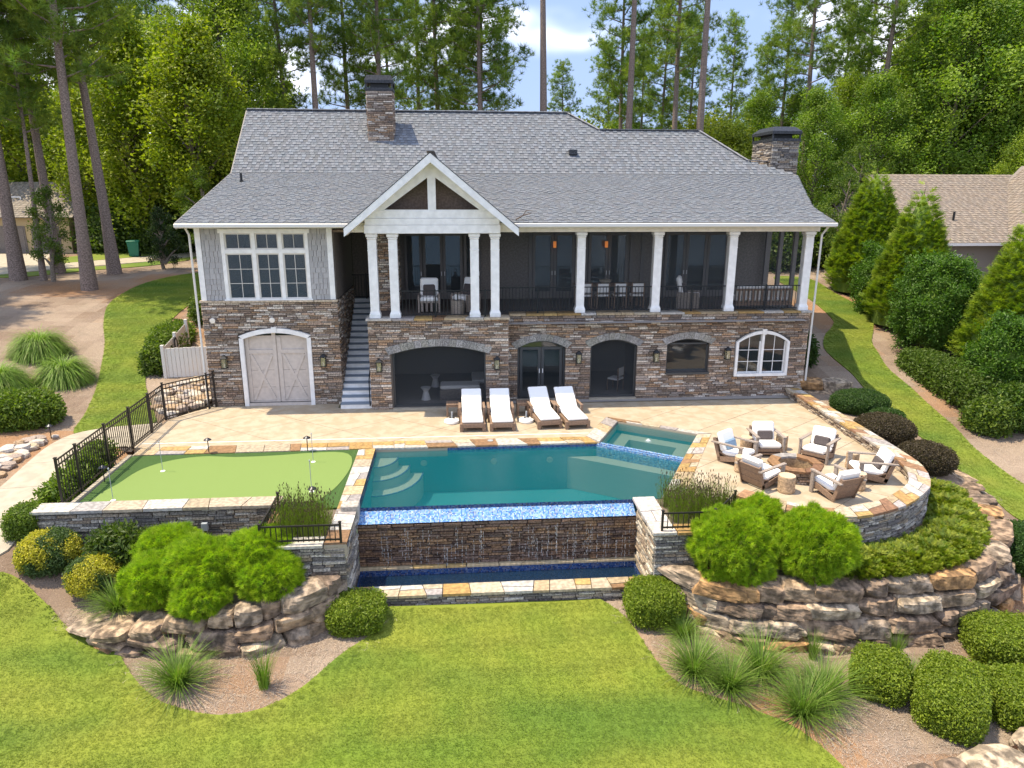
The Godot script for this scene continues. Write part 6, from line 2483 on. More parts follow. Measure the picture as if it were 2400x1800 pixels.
	var b := B.new()
	b.cbox(Vector3(0, 0.42, 0), Vector3(0.14, 0.2, 0.1), 0.01)
	obj("box", b, M.grey_plastic, eb)
	b = B.new()
	b.box(Vector3(0, 0.16, 0), Vector3(0.06, 0.34, 0.05))
	obj("post", b, M.black_metal, eb)
	var sp2 := thing("spigot", "pale metal spigot fitting on the long capped wall", "spigot", Vector3(-8.2, -0.45, 7.80))
	b = B.new()
	b.tube([Vector3(0, 0, -0.06), Vector3(0, 0, 0.05), Vector3(0, -0.1, 0.08)], [0.03, 0.035, 0.025], 8)
	b.tube([Vector3(0.0, 0.08, 0.04), Vector3(0.12, 0.1, 0.05)], [0.02, 0.02], 8)
	obj("valve", b, M.grey_plastic, sp2)
	inside_things()

func inside_things() -> void:
	# behind the lower screens
	var so := thing("sectional_sofa", "white cushioned sectional sofa behind the wide arched screen", "sofa", Vector3(0.2, 0.03, -2.0))
	var b := B.new()
	b.cbox(Vector3(-0.1, 0.2, 0.55), Vector3(1.5, 0.38, 0.75), 0.02)
	b.cbox(Vector3(0.75, 0.2, -0.3), Vector3(0.8, 0.38, 2.4), 0.02)
	obj("frame", b, M.siding_brown, so)
	b = B.new()
	pad(b, Vector3(-0.1, 0.46, 0.55), Vector3(1.45, 0.14, 0.72))
	pad(b, Vector3(0.7, 0.46, -0.5), Vector3(0.7, 0.14, 1.3))
	obj("seat_cushion", b, M.cushion, so)
	b = B.new()
	pad(b, Vector3(1.05, 0.72, 0.3), Vector3(0.16, 0.45, 1.0))
	pad(b, Vector3(1.05, 0.72, -0.9), Vector3(0.16, 0.45, 1.0))
	obj("back_cushion", b, M.cushion, so)
	var hg := thing("drum_stool", "white hourglass stool close to the wide arched screen", "stool", Vector3(-1.15, 0.03, -1.25), 0.0, "white hourglass stools")
	b = B.new()
	b.lathe(Vector3.ZERO, [Vector2(0.17, 0.0), Vector2(0.12, 0.2), Vector2(0.09, 0.32), Vector2(0.19, 0.46), Vector2(0.0, 0.47)], 18)
	obj("body", b, M.white_plastic, hg)
	dup(hg, Vector3(-0.85, 0.03, -3.0), 0.0, "white hourglass stool deep behind the wide arched screen")
	var ch := make_dining_chair(M.cushion)
	ch.position = Vector3(6.0, 0.06, -1.95)
	ch.rotation.y = -2.3
	ch.set_meta("label", "white slung bar chair behind the narrow arched screen")
	# on the porch
	var d := make_slat_chair()
	d.position = Vector3(-0.95, 3.2, -1.75)
	d.set_meta("label", "slatted wood lounge chair with black pillow under the gable")
	dup(d, Vector3(0.35, 3.2, -1.9), -0.7, "slatted wood lounge chair angled to a drum table under the gable")
	var dt := thing("drum_table", "round grey slatted drum table on the porch under the gable", "table", Vector3(0.05, 3.2, -0.95))
	b = B.new()
	b.lathe(Vector3.ZERO, [Vector2(0.22, 0.0), Vector2(0.24, 0.25), Vector2(0.22, 0.5), Vector2(0.0, 0.5)], 18)
	obj("drum", b, M.grey_wood, dt)
	var cl := thing("candle_lantern", "small black framed lantern on the drum table", "lantern", Vector3(0.0, 3.70, -0.95))
	b = B.new()
	for sx in [-1.0, 1.0]:
		for sz in [-1.0, 1.0]:
			b.box(Vector3(sx * 0.07, 0.16, sz * 0.07), Vector3(0.02, 0.32, 0.02))
	b.box(Vector3(0, 0.01, 0), Vector3(0.16, 0.02, 0.16))
	b.box(Vector3(0, 0.32, 0), Vector3(0.16, 0.02, 0.16))
	obj("frame", b, M.black_metal, cl)
	b = B.new()
	b.lathe(Vector3.ZERO, [Vector2(0.04, 0.02), Vector2(0.04, 0.2), Vector2(0.0, 0.2)], 10)
	obj("candle", b, M.cushion, cl)
	var tb := thing("dining_table", "long dark wood dining table on the screened porch", "table", Vector3(5.7, 3.2, -2.9))
	b = B.new()
	b.cbox(Vector3(0, 0.74, 0), Vector3(2.4, 0.05, 1.0), 0.01)
	obj("top", b, M.teak, tb)
	for sx in [-1.0, 1.0]:
		for sz in [-1.0, 1.0]:
			var l := B.new()
			l.cbox(Vector3(sx * 1.1, 0.36, sz * 0.42), Vector3(0.09, 0.72, 0.09), 0.008)
			obj("leg", l, M.teak, tb)
	var bw := thing("planter_bowl", "pale bowl planter on the porch dining table", "planter", Vector3(5.65, 3.965, -2.8))
	b = B.new()
	b.lathe(Vector3.ZERO, [Vector2(0.10, 0.0), Vector2(0.22, 0.12), Vector2(0.24, 0.18), Vector2(0.20, 0.17), Vector2(0.0, 0.15)], 16)
	obj("bowl", b, M.concrete, bw)
	var xs := [4.75, 5.4, 6.05, 6.7]
	for i in 4:
		var c := make_dining_chair(M.cushion) if i == 0 else dup(get_node("dining_chair_001"), Vector3.ZERO, 0.0)
		c.position = Vector3(xs[i], 3.2, -2.15)
		c.rotation.y = PI
		c.set_meta("label", "dark dining chair with white seat tucked to the porch table")
		c.set_meta("group", "porch dining chairs")
	var ps := thing("porch_sofa", "slat backed sofa with white cushions in the corner of the screened porch", "sofa", Vector3(11.2, 3.2, -1.55))
	b = B.new()
	for i in 12:
		b.box(Vector3(-0.95 + i * 0.172, 0.45, 0.36), Vector3(0.07, 0.55, 0.03))
	b.box(Vector3(0, 0.74, 0.36), Vector3(2.1, 0.07, 0.05))
	b.box(Vector3(0, 0.2, 0.36), Vector3(2.1, 0.07, 0.05))
	obj("slat_back", b, M.teak, ps)
	b = B.new()
	b.cbox(Vector3(0, 0.24, -0.02), Vector3(2.1, 0.12, 0.72), 0.01)
	obj("frame", b, M.teak, ps)
	b = B.new()
	pad(b, Vector3(0, 0.38, -0.04), Vector3(2.04, 0.16, 0.70))
	obj("seat_cushion", b, M.cushion, ps)
	b = B.new()
	for i in 3:
		pad(b, Vector3(-0.68 + i * 0.68, 0.66, 0.24), Vector3(0.66, 0.46, 0.15), Basis(Vector3.RIGHT, 0.18))
	obj("back_cushion", b, M.cushion, ps)
	var pc := make_slat_chair()
	pc.position = Vector3(8.6, 3.2, -1.9)
	pc.rotation.y = 1.2
	pc.set_meta("label", "white cushioned lounge chair beside the sofa on the screened porch")
	var pl := thing("pendant_lamp", "amber glowing pendant lamp inside the porch dining room", "lamp", Vector3(3.9, 5.35, -4.25), 0.0, "amber pendant lamps")
	b = B.new()
	b.box(Vector3(0, 0, 0), Vector3(0.11, 0.24, 0.08))
	var em := mat("amber_lamp", Color(0.9, 0.4, 0.1), 0.5)
	em.emission_enabled = true
	em.emission = Color(1.0, 0.55, 0.22)
	em.emission_energy_multiplier = 0.3
	obj("lamp_shade", b, em, pl)
	b = B.new()
	b.box(Vector3(0, 0.4, 0), Vector3(0.015, 0.56, 0.015))
	obj("rod", b, M.black_metal, pl)
	dup(pl, Vector3(5.95, 5.35, -4.25), 0.0)

func make_dining_chair(seat: Material) -> Node3D:
	var t := thing("dining_chair", "dark dining chair", "chair")
	for sx in [-1.0, 1.0]:
		for sz in [-1.0, 1.0]:
			var l := B.new()
			var h := 0.44 if sz > 0.0 else 0.92
			l.box(Vector3(sx * 0.22, h * 0.5, sz * 0.22), Vector3(0.04, h, 0.04))
			obj("leg", l, M.teak, t)
	var b := B.new()
	pad(b, Vector3(0, 0.46, 0), Vector3(0.48, 0.07, 0.46))
	obj("seat", b, seat, t)
	b = B.new()
	b.cbox(Vector3(0, 0.74, -0.22), Vector3(0.40, 0.32, 0.03), 0.008)
	obj("backrest", b, seat, t)
	return t

func make_slat_chair() -> Node3D:
	var t := thing("porch_chair", "slatted lounge chair", "chair")
	for s in [-1.0, 1.0]:
		var b := B.new()
		b.cbox(Vector3(s * 0.36, 0.3, 0), Vector3(0.06, 0.6, 0.8), 0.01)
		obj("side_panel", b, M.grey_wood, t)
	var f := B.new()
	for k in 4:
		f.box(Vector3(-0.24 + k * 0.16, 0.22, 0.39), Vector3(0.08, 0.36, 0.03))
	f.box(Vector3(0, 0.38, 0.39), Vector3(0.66, 0.06, 0.04))
	obj("front_slats", f, M.grey_wood, t)
	var c := B.new()
	pad(c, Vector3(0, 0.46, 0.04), Vector3(0.64, 0.16, 0.74))
	obj("seat_cushion", c, M.cushion, t)
	c = B.new()
	pad(c, Vector3(0, 0.82, -0.32), Vector3(0.64, 0.66, 0.16), Basis(Vector3.RIGHT, -0.22))
	obj("back_cushion", c, M.cushion, t)
	c = B.new()
	pad(c, Vector3(0, 0.72, -0.16), Vector3(0.42, 0.42, 0.12), Basis(Vector3.RIGHT, -0.3))
	obj("pillow", c, M.pillow, t)
	return t

# ---------- plants ----------
func leaf_mesh(cnt: int, spread: float, length: float, wide: float, sd: int) -> Mesh:
	var r := RandomNumberGenerator.new()
	r.seed = sd
	var b := B.new()
	for k in cnt:
		var d := Vector3(r.randfn(), r.randfn() * 0.7 + 0.35, r.randfn()).normalized()
		var o := Vector3(r.randfn(), r.randfn(), r.randfn()) * spread * 0.5
		var s := d.cross(Vector3(r.randfn(), r.randfn(), r.randfn())).normalized() * wide * 0.5
		var up := s.cross(d).normalized() * length * 0.12
		var tip := o + d * length
		var mid := o + d * length * 0.45
		b.tri(o, mid + s + up, tip)
		b.tri(o, tip, mid - s + up)
	return b.mesh()

func needle_mesh(cnt: int, length: float, wide: float, sd: int, up := 0.5) -> Mesh:
	var r := RandomNumberGenerator.new()
	r.seed = sd
	var b := B.new()
	for k in cnt:
		var d := Vector3(r.randfn(), r.randfn() + up, r.randfn()).normalized()
		var s := d.cross(Vector3(r.randfn(), r.randfn(), r.randfn())).normalized() * wide * 0.5
		var l := length * r.randf_range(0.7, 1.1)
		b.tri(-s, s, d * l)
	return b.mesh()

# several needle bursts along one twig end
func twig_mesh(bursts: int, cnt: int, length: float, wide: float, spread: float, sd: int, up: float) -> Mesh:
	var r := RandomNumberGenerator.new()
	r.seed = sd
	var b := B.new()
	for q in bursts:
		var o := Vector3(r.randfn(), r.randfn() * 0.6, r.randfn()) * spread
		for k in cnt:
			var d := Vector3(r.randfn(), r.randfn() + up, r.randfn()).normalized()
			var s := d.cross(Vector3(r.randfn(), r.randfn(), r.randfn())).normalized() * wide * 0.5
			b.tri(o - s, o + s, o + d * length * r.randf_range(0.7, 1.1))
	return b.mesh()

# flat fern-like spray in the xy plane growing along +y
func spray_mesh(sd: int, length: float) -> Mesh:
	var r := RandomNumberGenerator.new()
	r.seed = sd
	var b := B.new()
	for k in 9:
		var t := k / 8.0
		for s in [-1.0, 1.0]:
			var o := Vector3(0, length * t * 0.7, r.randf_range(-0.02, 0.02))
			var an := 0.75 + r.randf_range(-0.2, 0.2)
			var l := length * lerpf(0.55, 0.22, t)
			var d := Vector3(s * sin(an), cos(an), r.randf_range(-0.25, 0.25)) * l
			b.tri(o + Vector3(0, -0.015, 0), o + Vector3(0, 0.022, 0), o + d)
	return b.mesh()

var LM := {}
func leaf_lib() -> void:
	LM["small"] = leaf_mesh(12, 0.075, 0.05, 0.026, 1)
	LM["mid"] = leaf_mesh(13, 0.15, 0.11, 0.055, 2)
	LM["tree"] = leaf_mesh(40, 0.85, 0.24, 0.15, 3)
	LM["tree2"] = leaf_mesh(40, 0.90, 0.21, 0.13, 4)
	LM["tuft"] = twig_mesh(5, 24, 0.36, 0.028, 0.22, 5, 0.8)
	LM["mop"] = twig_mesh(3, 14, 0.105, 0.011, 0.05, 6, 1.4)
	LM["spray"] = spray_mesh(7, 0.34)
	LM["juniper"] = spray_mesh(8, 0.17)

func squircle(d: Vector3, e: float) -> Vector3:
	var k := pow(pow(absf(d.x), e) + pow(absf(d.y), e) + pow(absf(d.z), e), -1.0 / e)
	return d * k

func core_mesh(size: Vector3, e: float, f: float) -> B:
	var b := B.new()
	var pt := func(i: int, j: int) -> Vector3:
		var la := PI * (j / 8.0 - 0.5)
		var lo := TAU * i / 14.0
		var d := squircle(Vector3(cos(la) * cos(lo), sin(la), cos(la) * sin(lo)), e) * f
		return Vector3(d.x * size.x * 0.5, maxf(0.0, size.y * 0.5 + d.y * size.y * 0.5), d.z * size.z * 0.5)
	for j in 8:
		for i in 14:
			b.quad(pt.call(i, j), pt.call(i, j + 1), pt.call((i + 1) % 14, j + 1), pt.call((i + 1) % 14, j))
	return b

# sheared shrub: leaves all over a rounded body; size in metres, e is how square it is cut
func clipped(called: String, label: String, at: Vector3, size: Vector3, e: float, c0: Color, c1: Color, per_m2 := 900.0, lm := "small", turn := 0.0, group := "", mix := Color(0, 0, 0, 0), ragged := 0.05) -> Node3D:
	var t := thing(called, label, "shrub", at, turn, group)
	obj("inner_body", core_mesh(size, e, 0.93), M.core, t)  # closed green body added inside the leaves to block the view through
	var area := PI * (size.x * size.z * 0.5 + size.y * (size.x + size.z) * 0.6)
	var n := int(clampf(area * per_m2 * 0.55, 200, 5000))
	var xf := []
	var cl := []
	for k in n:
		var d := Vector3(rng.randfn(), rng.randfn(), rng.randfn()).normalized()
		if d.y < -0.75:
			d.y = -d.y
		var q := squircle(d, e)
		var lump := 1.0 + ragged * fn.get_noise_3d(q.x * size.x * 40.0 + at.x * 17.0, q.y * size.y * 40.0, q.z * size.z * 40.0 + at.z * 13.0) + rr(-0.03, 0.02)
		var p := Vector3(q.x * size.x * 0.5, size.y * 0.5 + q.y * size.y * 0.5, q.z * size.z * 0.5)
		p = Vector3(0, size.y * 0.5, 0) + (p - Vector3(0, size.y * 0.5, 0)) * lump
		if p.y < 0.02:
			continue
		var nn := Vector3(d.x / size.x, d.y / size.y, d.z / size.z).normalized()
		var up := (nn + Vector3(rng.randfn(), rng.randfn(), rng.randfn()) * 0.45).normalized()
		var sx := up.cross(Vector3(0.3, 0.2, 0.9)).normalized()
		xf.append(Transform3D(Basis(sx, up, sx.cross(up)).rotated(up, rr(0, TAU)).scaled(Vector3.ONE * rr(0.8, 1.35)), p))
		var c := c0.lerp(c1, rng.randf())
		if mix.a > 0.0 and fn.get_noise_3d(p.x * 70.0 + at.x * 31.0, p.y * 70.0, p.z * 70.0) > 0.02:
			c = c.lerp(mix, rr(0.5, 1.0) * mix.a)
		cl.append(c * rr(0.75, 1.25))
	scatter("foliage", LM[lm], M.leaf, xf, cl, t).set_meta("kind", "stuff")
	return t

# thread-leaf cypress: soft mound of fine shoots in overlapping puffs
func mop(label: String, at: Vector3, size: Vector3, group := "") -> void:
	var t := thing("cypress_mound", label, "shrub", at, 0.0, group)
	obj("inner_body", core_mesh(size * 0.66, 2.2, 0.9), M.core, t)  # solid filler under the shoots, hides the gaps between puffs
	var xf := []
	var cl := []
	var puffs := []
	for k in 36:
		puffs.append(Vector3(rng.randfn(), rng.randfn() * 0.8 + 0.25, rng.randfn()).normalized())
	for k in int((size.x * size.z + size.x * size.y * 2.0) * 330.0):
		var d := Vector3(rng.randfn(), rng.randfn() + 0.15, rng.randfn()).normalized()
		var best := -1.0
		for p in puffs:
			best = maxf(best, d.dot(p))
		var bump := 1.0 - sqrt(maxf(0.0, 1.0 - best)) * 0.80
		var q := Vector3(d.x * size.x * 0.5, size.y * 0.44 + d.y * size.y * 0.56, d.z * size.z * 0.5) * Vector3(bump, 1, bump)
		q.y = size.y * 0.3 + (q.y - size.y * 0.3) * lerpf(bump, 1.0, 0.25)
		q *= rr(0.94, 1.02)
		if q.y < 0.02:
			continue
		var up := (d + Vector3(0, 0.25, 0) + Vector3(rng.randfn(), rng.randfn(), rng.randfn()) * 0.25).normalized()
		var sx := up.cross(Vector3(0.3, 0.2, 0.9)).normalized()
		xf.append(Transform3D(Basis(sx, up, sx.cross(up)).scaled(Vector3.ONE * rr(0.8, 1.3)), q))
		cl.append(Color(0.21, 0.37, 0.012).lerp(Color(0.44, 0.58, 0.024), rng.randf()) * rr(0.75, 1.2))
	scatter("foliage", LM.mop, M.needle, xf, cl, t).set_meta("kind", "stuff")

var grass_units := {}
func grass_unit(kind: int) -> Mesh:
	if grass_units.has(kind):
		return grass_units[kind]
	var r := RandomNumberGenerator.new()
	r.seed = 900 + kind
	var b := B.new()
	var cnt: int = [520, 3000, 170][kind % 3]
	for k in cnt:
		var an := r.randf() * TAU
		var dirv := Vector3(cos(an), 0, sin(an))
		var base := dirv * r.randf_range(0.0, 0.14)
		var lean := r.randf_range(0.12, 1.15) if kind % 3 == 0 else r.randf_range(0.05, 1.25) if kind % 3 == 1 else r.randf_range(0.02, 0.28)
		var l := r.randf_range(0.65, 1.1)
		var droop := r.randf_range(0.15, 0.6) if kind % 3 == 0 else r.randf_range(0.35, 0.8) if kind % 3 == 1 else 0.05
		var w := 0.0075 if kind % 3 != 1 else 0.011
		var s := Vector3(-dirv.z, 0, dirv.x) * w
		var v := r.randf_range(0.6, 1.35) * (1.2 if kind % 3 == 1 else 1.0)
		b.col = Color(0.16 * v, 0.27 * v, 0.035 * v).lerp(Color(0.46, 0.42, 0.20), r.randf_range(0.0, 0.5) if r.randf() < 0.2 else 0.0)
		var p := base
		var dd := (Vector3.UP * cos(lean) + dirv * sin(lean)).normalized()
		var seg := 4 if kind % 3 != 1 else 6
		for j in seg:
			var q := p + dd * l / seg
			var wa := 1.0 - j / float(seg) * 0.8
			var wb := 1.0 - (j + 1) / float(seg) * 0.85
			if j == seg - 1:
				b.tri(p - s * wa, p + s * wa, q)
			else:
				b.quad(p - s * wa, p + s * wa, q + s * wb, q - s * wb)
			p = q
			dd = (dd + Vector3.DOWN * droop * (0.55 if kind % 3 != 1 else 0.32 + 0.30 * j) + dirv * 0.12).normalized()
	grass_units[kind] = b.mesh()
	return grass_units[kind]

func grass_clump(label: String, at: Vector3, scale: Vector3, kind: int, group := "", called := "ornamental_grass") -> void:
	var t := thing(called, label, "grass", at, rr(0, TAU), group)
	put("blades", grass_unit(kind), M.leaf, t, Transform3D(Basis.from_scale(scale), Vector3.ZERO))

func conifer(label: String, at: Vector3, h: float, w: float, dark: float, group := "") -> void:
	var t := thing("arborvitae", label, "tree", at, 0.0, group)
	var b := B.new()
	b.col = Color(0.13, 0.09, 0.06)
	b.tube([Vector3(0, -0.1, 0), Vector3(0, h * 0.5, 0), Vector3(0, h * 0.96, 0)], [0.13, 0.07, 0.015], 7)
	obj("trunk", b, M.bark, t)
	var cr := B.new()
	cr.lathe(Vector3.ZERO, [Vector2(w * 0.34, 0.1), Vector2(w * 0.36, h * 0.25), Vector2(w * 0.2, h * 0.62), Vector2(0.0, h * 0.93)], 12)
	obj("inner_crown", cr, M.core, t)
	var xf := []
	var cl := []
	for k in int(h * w * 190):
		var f := 1.0 - sqrt(rng.randf())
		f = lerpf(f, rng.randf(), 0.35)
		var an := rr(0, TAU)
		var rad := w * 0.5 * pow(1.0 - f, 0.8) * (0.88 + 0.2 * fn.get_noise_2d(an * 90.0, f * h * 55.0)) * rr(0.82, 1.06)
		rad *= minf(1.0, 0.72 + f * 1.6)
		var d := Vector3(cos(an), 0, sin(an))
		var p := d * rad + Vector3.UP * (0.06 + f * h)
		var up := (d * rr(0.7, 1.3) + Vector3.UP * rr(0.15, 0.9)).normalized()
		var sx := up.cross(Vector3.UP.rotated(d, rr(-0.8, 0.8))).normalized()
		xf.append(Transform3D(Basis(sx, up, sx.cross(up)).scaled(Vector3.ONE * rr(0.8, 1.35)), p))
		cl.append(Color(0.105, 0.190, 0.018).lerp(Color(0.285, 0.360, 0.026), rng.randf()) * dark * rr(0.7, 1.3))
	scatter("crown", LM.spray, M.needle, xf, cl, t).set_meta("kind", "stuff")

# broadleaf tree: tapered trunk, limbs reaching into separate leaf masses
func broadleaf(called: String, label: String, h: float, w: float, low: float, c0: Color, c1: Color, sd: int, lobes_n := 26, per := 58, lm := "tree", bark := Color(0.20, 0.165, 0.13)) -> Node3D:
	rng.seed = sd
	var t := thing(called, label, "tree")
	var b := B.new()
	b.col = bark
	var lean := Vector3(rr(-0.04, 0.04), 1, rr(-0.04, 0.04))
	var tp := []
	var tr := []
	for k in 7:
		var f := k / 6.0
		tp.append(lean * (h * 0.86 * f) + Vector3(sin(f * 5.0 + sd) * 0.15, -0.2 if k == 0 else 0.0, cos(f * 4.0 + sd) * 0.15))
		tr.append(lerpf(h * 0.016 + 0.06, 0.03, pow(f, 0.8)))
	b.tube(tp, tr, 8)
	var xf := []
	var cl := []
	for k in lobes_n:
		var f := (k + rr(0.1, 0.9)) / lobes_n
		var y := h * lerpf(low, 0.95, f)
		var prof := sin(PI * clampf(0.16 + f * 0.80, 0, 1))
		var an := k * 2.4 + rr(-0.5, 0.5)
		var rad := w * 0.5 * prof * rr(0.35, 0.95)
		var c := Vector3(cos(an) * rad, y, sin(an) * rad)
		var base := lean * maxf(h * 0.10, y - rad * rr(0.6, 1.0) - h * 0.04)
		b.tube([base, base.lerp(c, 0.5) + Vector3(0, 0.1, 0), c], [0.10 * (1.0 - f) + 0.035, 0.05, 0.015], 5, false)
		var lr := w * rr(0.10, 0.175) * (0.65 + 0.5 * prof)
		var dim := rr(0.8, 1.15)
		for j in per:
			var d := Vector3(rng.randfn(), rng.randfn() * 0.8 + 0.15, rng.randfn()).normalized()
			var p := c + d * lr * pow(rng.randf(), 0.33) * Vector3(1.0, 0.72, 1.0).length() * 0.62
			xf.append(Transform3D(Basis.from_euler(Vector3(rr(-0.6, 0.6), rr(0, TAU), rr(-0.6, 0.6))).scaled(Vector3.ONE * rr(0.7, 1.3)), p))
			cl.append(c0.lerp(c1, rng.randf()) * dim * rr(0.8, 1.2))
	obj("trunk", b, M.bark, t)
	scatter("crown", LM[lm], M.leaf, xf, cl, t).set_meta("kind", "stuff")
	return t

# loblolly pine: tall bare bole, whorled limbs high up, needles in tufts
func pine(label: String, h: float, low: float, sd: int, w := 6.5, limbs := 34, girth := 1.0) -> Node3D:
	rng.seed = sd
	var t := thing("pine_tree", label, "tree")
	var b := B.new()
	b.col = Color(0.23, 0.18, 0.15)
	var lean := Vector3(rr(-0.012, 0.012), 1, rr(-0.012, 0.012))
	var tp := []
	var tr := []
	for k in 9:
		var f := k / 8.0
		tp.append(lean * (h * 0.97 * f) + Vector3(sin(f * 3.0 + sd) * 0.12, -0.3 if k == 0 else 0.0, cos(f * 2.6 + sd) * 0.12))
		tr.append((lerpf(0.27, 0.04, f) + (0.10 if k == 0 else 0.0)) * girth)
	b.tube(tp, tr, 9)
	var xf := []
	var cl := []
	for k in limbs:
		var f := float(k) / limbs
		var y := h * lerpf(low, 0.97, pow(f, 0.9))
		var an := k * 2.4 + rr(-0.5, 0.5)
		var prof := sin(PI * clampf(0.30 + f * 0.66, 0, 1))
		var l := w * 0.5 * prof * rr(0.55, 1.05)
		var d := Vector3(cos(an), rr(0.05, 0.45), sin(an)).normalized()
		var o := lean * y
		var m := o + d * l * 0.55 + Vector3(0, -0.12 * l * 0.3, 0)
		var e := o + d * l + Vector3(0, 0.08 * l, 0)
		b.tube([o, m, e], [0.055, 0.035, 0.012], 5, false)
		var twigs := 4 + int(l * 2.2)
		for j in twigs:
			var g := rr(0.35, 1.02)
			var p := (o.lerp(m, g / 0.55) if g < 0.55 else m.lerp(e, (g - 0.55) / 0.45)) + Vector3(rng.randfn(), rng.randfn() * 0.45 + 0.12, rng.randfn()) * 0.34
			var dim := rr(0.75, 1.2)
			for q in 1:
				var pp := p
				xf.append(Transform3D(Basis.from_euler(Vector3(rr(-0.9, 0.9), rr(0, TAU), rr(-0.9, 0.9))).scaled(Vector3.ONE * rr(0.9, 1.45)), pp))
				cl.append(Color(0.115, 0.215, 0.030).lerp(Color(0.300, 0.390, 0.046), rng.randf()) * dim)
	obj("trunk", b, M.bark, t)
	scatter("crown", LM.tuft, M.needle, xf, cl, t).set_meta("kind", "stuff")
	return t

func shrubs() -> void:
	rng.seed = 200
	var g0 := Color(0.085, 0.155, 0.016)
	var g1 := Color(0.200, 0.280, 0.026)
	var lime0 := Color(0.14, 0.215, 0.014)
	var lime1 := Color(0.27, 0.345, 0.024)
	# bright mounds either side of the pool
	for q in [
		[-6.45, 8.95, -0.80, 1.45, 1.05, "bright green cypress mound closest to the long capped wall"],
		[-6.50, 9.80, -0.98, 1.45, 1.00, "bright green cypress mound above the low end of the dark boulder wall"],
		[-5.45, 9.75, -0.92, 1.70, 1.25, "bright green cypress mound in the middle of the cluster on the dark boulder wall"],
		[-4.35, 9.50, -0.90, 1.65, 1.30, "bright green cypress mound in front of the short railing by the putting green"],
		[-5.35, 10.35, -1.00, 1.25, 0.75, "low bright green cypress mound spilling over the dark boulder wall"],
		[-5.95, 9.35, -0.90, 1.35, 1.05, "bright green cypress mound filling the middle of the cluster"],
		[-4.05, 9.95, -0.95, 1.35, 1.00, "bright green cypress mound next to the planter wall at the weir"],
		[6.05, 9.95, -0.98, 2.0, 1.72, "large bright green cypress mound in front of the short railing by the fire pit terrace"],
		[7.74, 10.30, -0.72, 1.78, 1.52, "large bright green cypress mound below the curved seat wall"],
		[6.95, 9.2, -0.75, 1.5, 1.38, "bright green cypress mound tucked behind the two large ones by the seat wall"]]:
		mop(q[5], Vector3(q[0], q[2] - 0.04, q[1]), Vector3(q[3], q[4], q[3]), "bright cypress mounds")
	# clipped shrubs in the beds
	clipped("clipped_shrub", "dome clipped green shrub at the basin corner under the dark boulder wall", Vector3(-2.28, hl(-2.28, 9.85) - 0.02, 9.95), Vector3(1.05, 0.56, 0.95), 4.6, lime0, lime1)
	clipped("clipped_shrub", "dome clipped green shrub at the basin corner under the tall boulder wall", Vector3(4.28, hl(4.28, 10.0) - 0.02, 10.05), Vector3(1.08, 0.72, 1.0), 4.6, lime0, lime1)
	clipped("clipped_shrub", "square clipped green shrub on the slope beside the long clipped one", Vector3(8.25, hl(8.25, 12.3) - 0.04, 12.3), Vector3(0.88, 0.62, 1.1), 4.6, lime0, lime1, 900.0, "small", -0.6)
	clipped("clipped_shrub", "long clipped green shrub running down the mulch slope", Vector3(9.28, hl(9.2, 13.0) - 0.05, 12.98), Vector3(1.05, 0.76, 1.75), 4.6, lime0, lime1, 900.0, "small", -0.69)
	clipped("clipped_shrub", "wide clipped green shrub at the foot of the tall boulder wall's outer end", Vector3(11.55, hl(11.5, 11.6) - 0.05, 11.6), Vector3(1.6, 0.72, 1.15), 4.6, lime0, lime1, 900.0, "small", -0.2)
	clipped("clipped_shrub", "clipped green shrub above the tan edging boulders", Vector3(10.55, hl(10.5, 13.1) - 0.05, 13.1), Vector3(1.1, 0.74, 1.1), 4.6, lime0, lime1)
	clipped("clipped_shrub", "dark green domed shrub outside the tall boulder wall", Vector3(13.95, hl(13.9, 9.0) - 0.05, 8.95), Vector3(1.6, 1.0, 1.5), 2.4, Color(0.03, 0.085, 0.016), Color(0.075, 0.15, 0.022), 900.0)
	clipped("variegated_shrub", "yellow topped variegated shrub nearest the concrete walk", Vector3(-9.35, -0.98, 8.40), Vector3(1.12, 0.80, 0.98), 2.5, Color(0.07, 0.125, 0.03), Color(0.11, 0.17, 0.05), 900.0, "small", 0.3, "", Color(0.66, 0.58, 0.05, 1.0))
	clipped("variegated_shrub", "yellow edged variegated shrub above the low end of the dark boulder wall", Vector3(-8.12, -1.18, 9.0), Vector3(0.95, 0.66, 0.9), 2.5, Color(0.07, 0.125, 0.03), Color(0.11, 0.17, 0.05), 900.0, "small", 1.3, "", Color(0.66, 0.58, 0.05, 1.0))
	clipped("leafy_shrub", "loose dark green shrub against the long capped wall", Vector3(-7.80, -0.82, 8.35), Vector3(1.05, 0.55, 0.7), 2.1, Color(0.05, 0.095, 0.012), Color(0.11, 0.16, 0.02), 420.0, "mid", 0.0, "", Color(0, 0, 0, 0), 0.25)
	clipped("clipped_shrub", "square clipped shrub at the end of the long capped wall by the walk", Vector3(-10.25, hl(-10.25, 7.6) - 0.03, 7.55), Vector3(0.64, 0.62, 0.75), 4.6, g0, g1)
	for q in [[-10.05, 4.35], [-10.02, 5.1], [-10.0, 5.85], [-10.02, 6.6]]:
		clipped("leafy_shrub", "small leafy green shrub between the concrete walk and the black fence", Vector3(q[0], hl(q[0], q[1]) - 0.02, q[1]), Vector3(0.5, 0.5, 0.62), 2.0, g0, g1, 420.0, "mid", 0.0, "small shrubs along the fence", Color(0, 0, 0, 0), 0.3)
	clipped("clipped_hedge", "wide clipped hedge on the mulch slope beside the river stones", Vector3(-14.0, hl(-14.0, 1.1) - 0.05, 1.1), Vector3(2.1, 0.85, 1.3), 3.0, g0, g1, 620.0, "mid", 0.35)
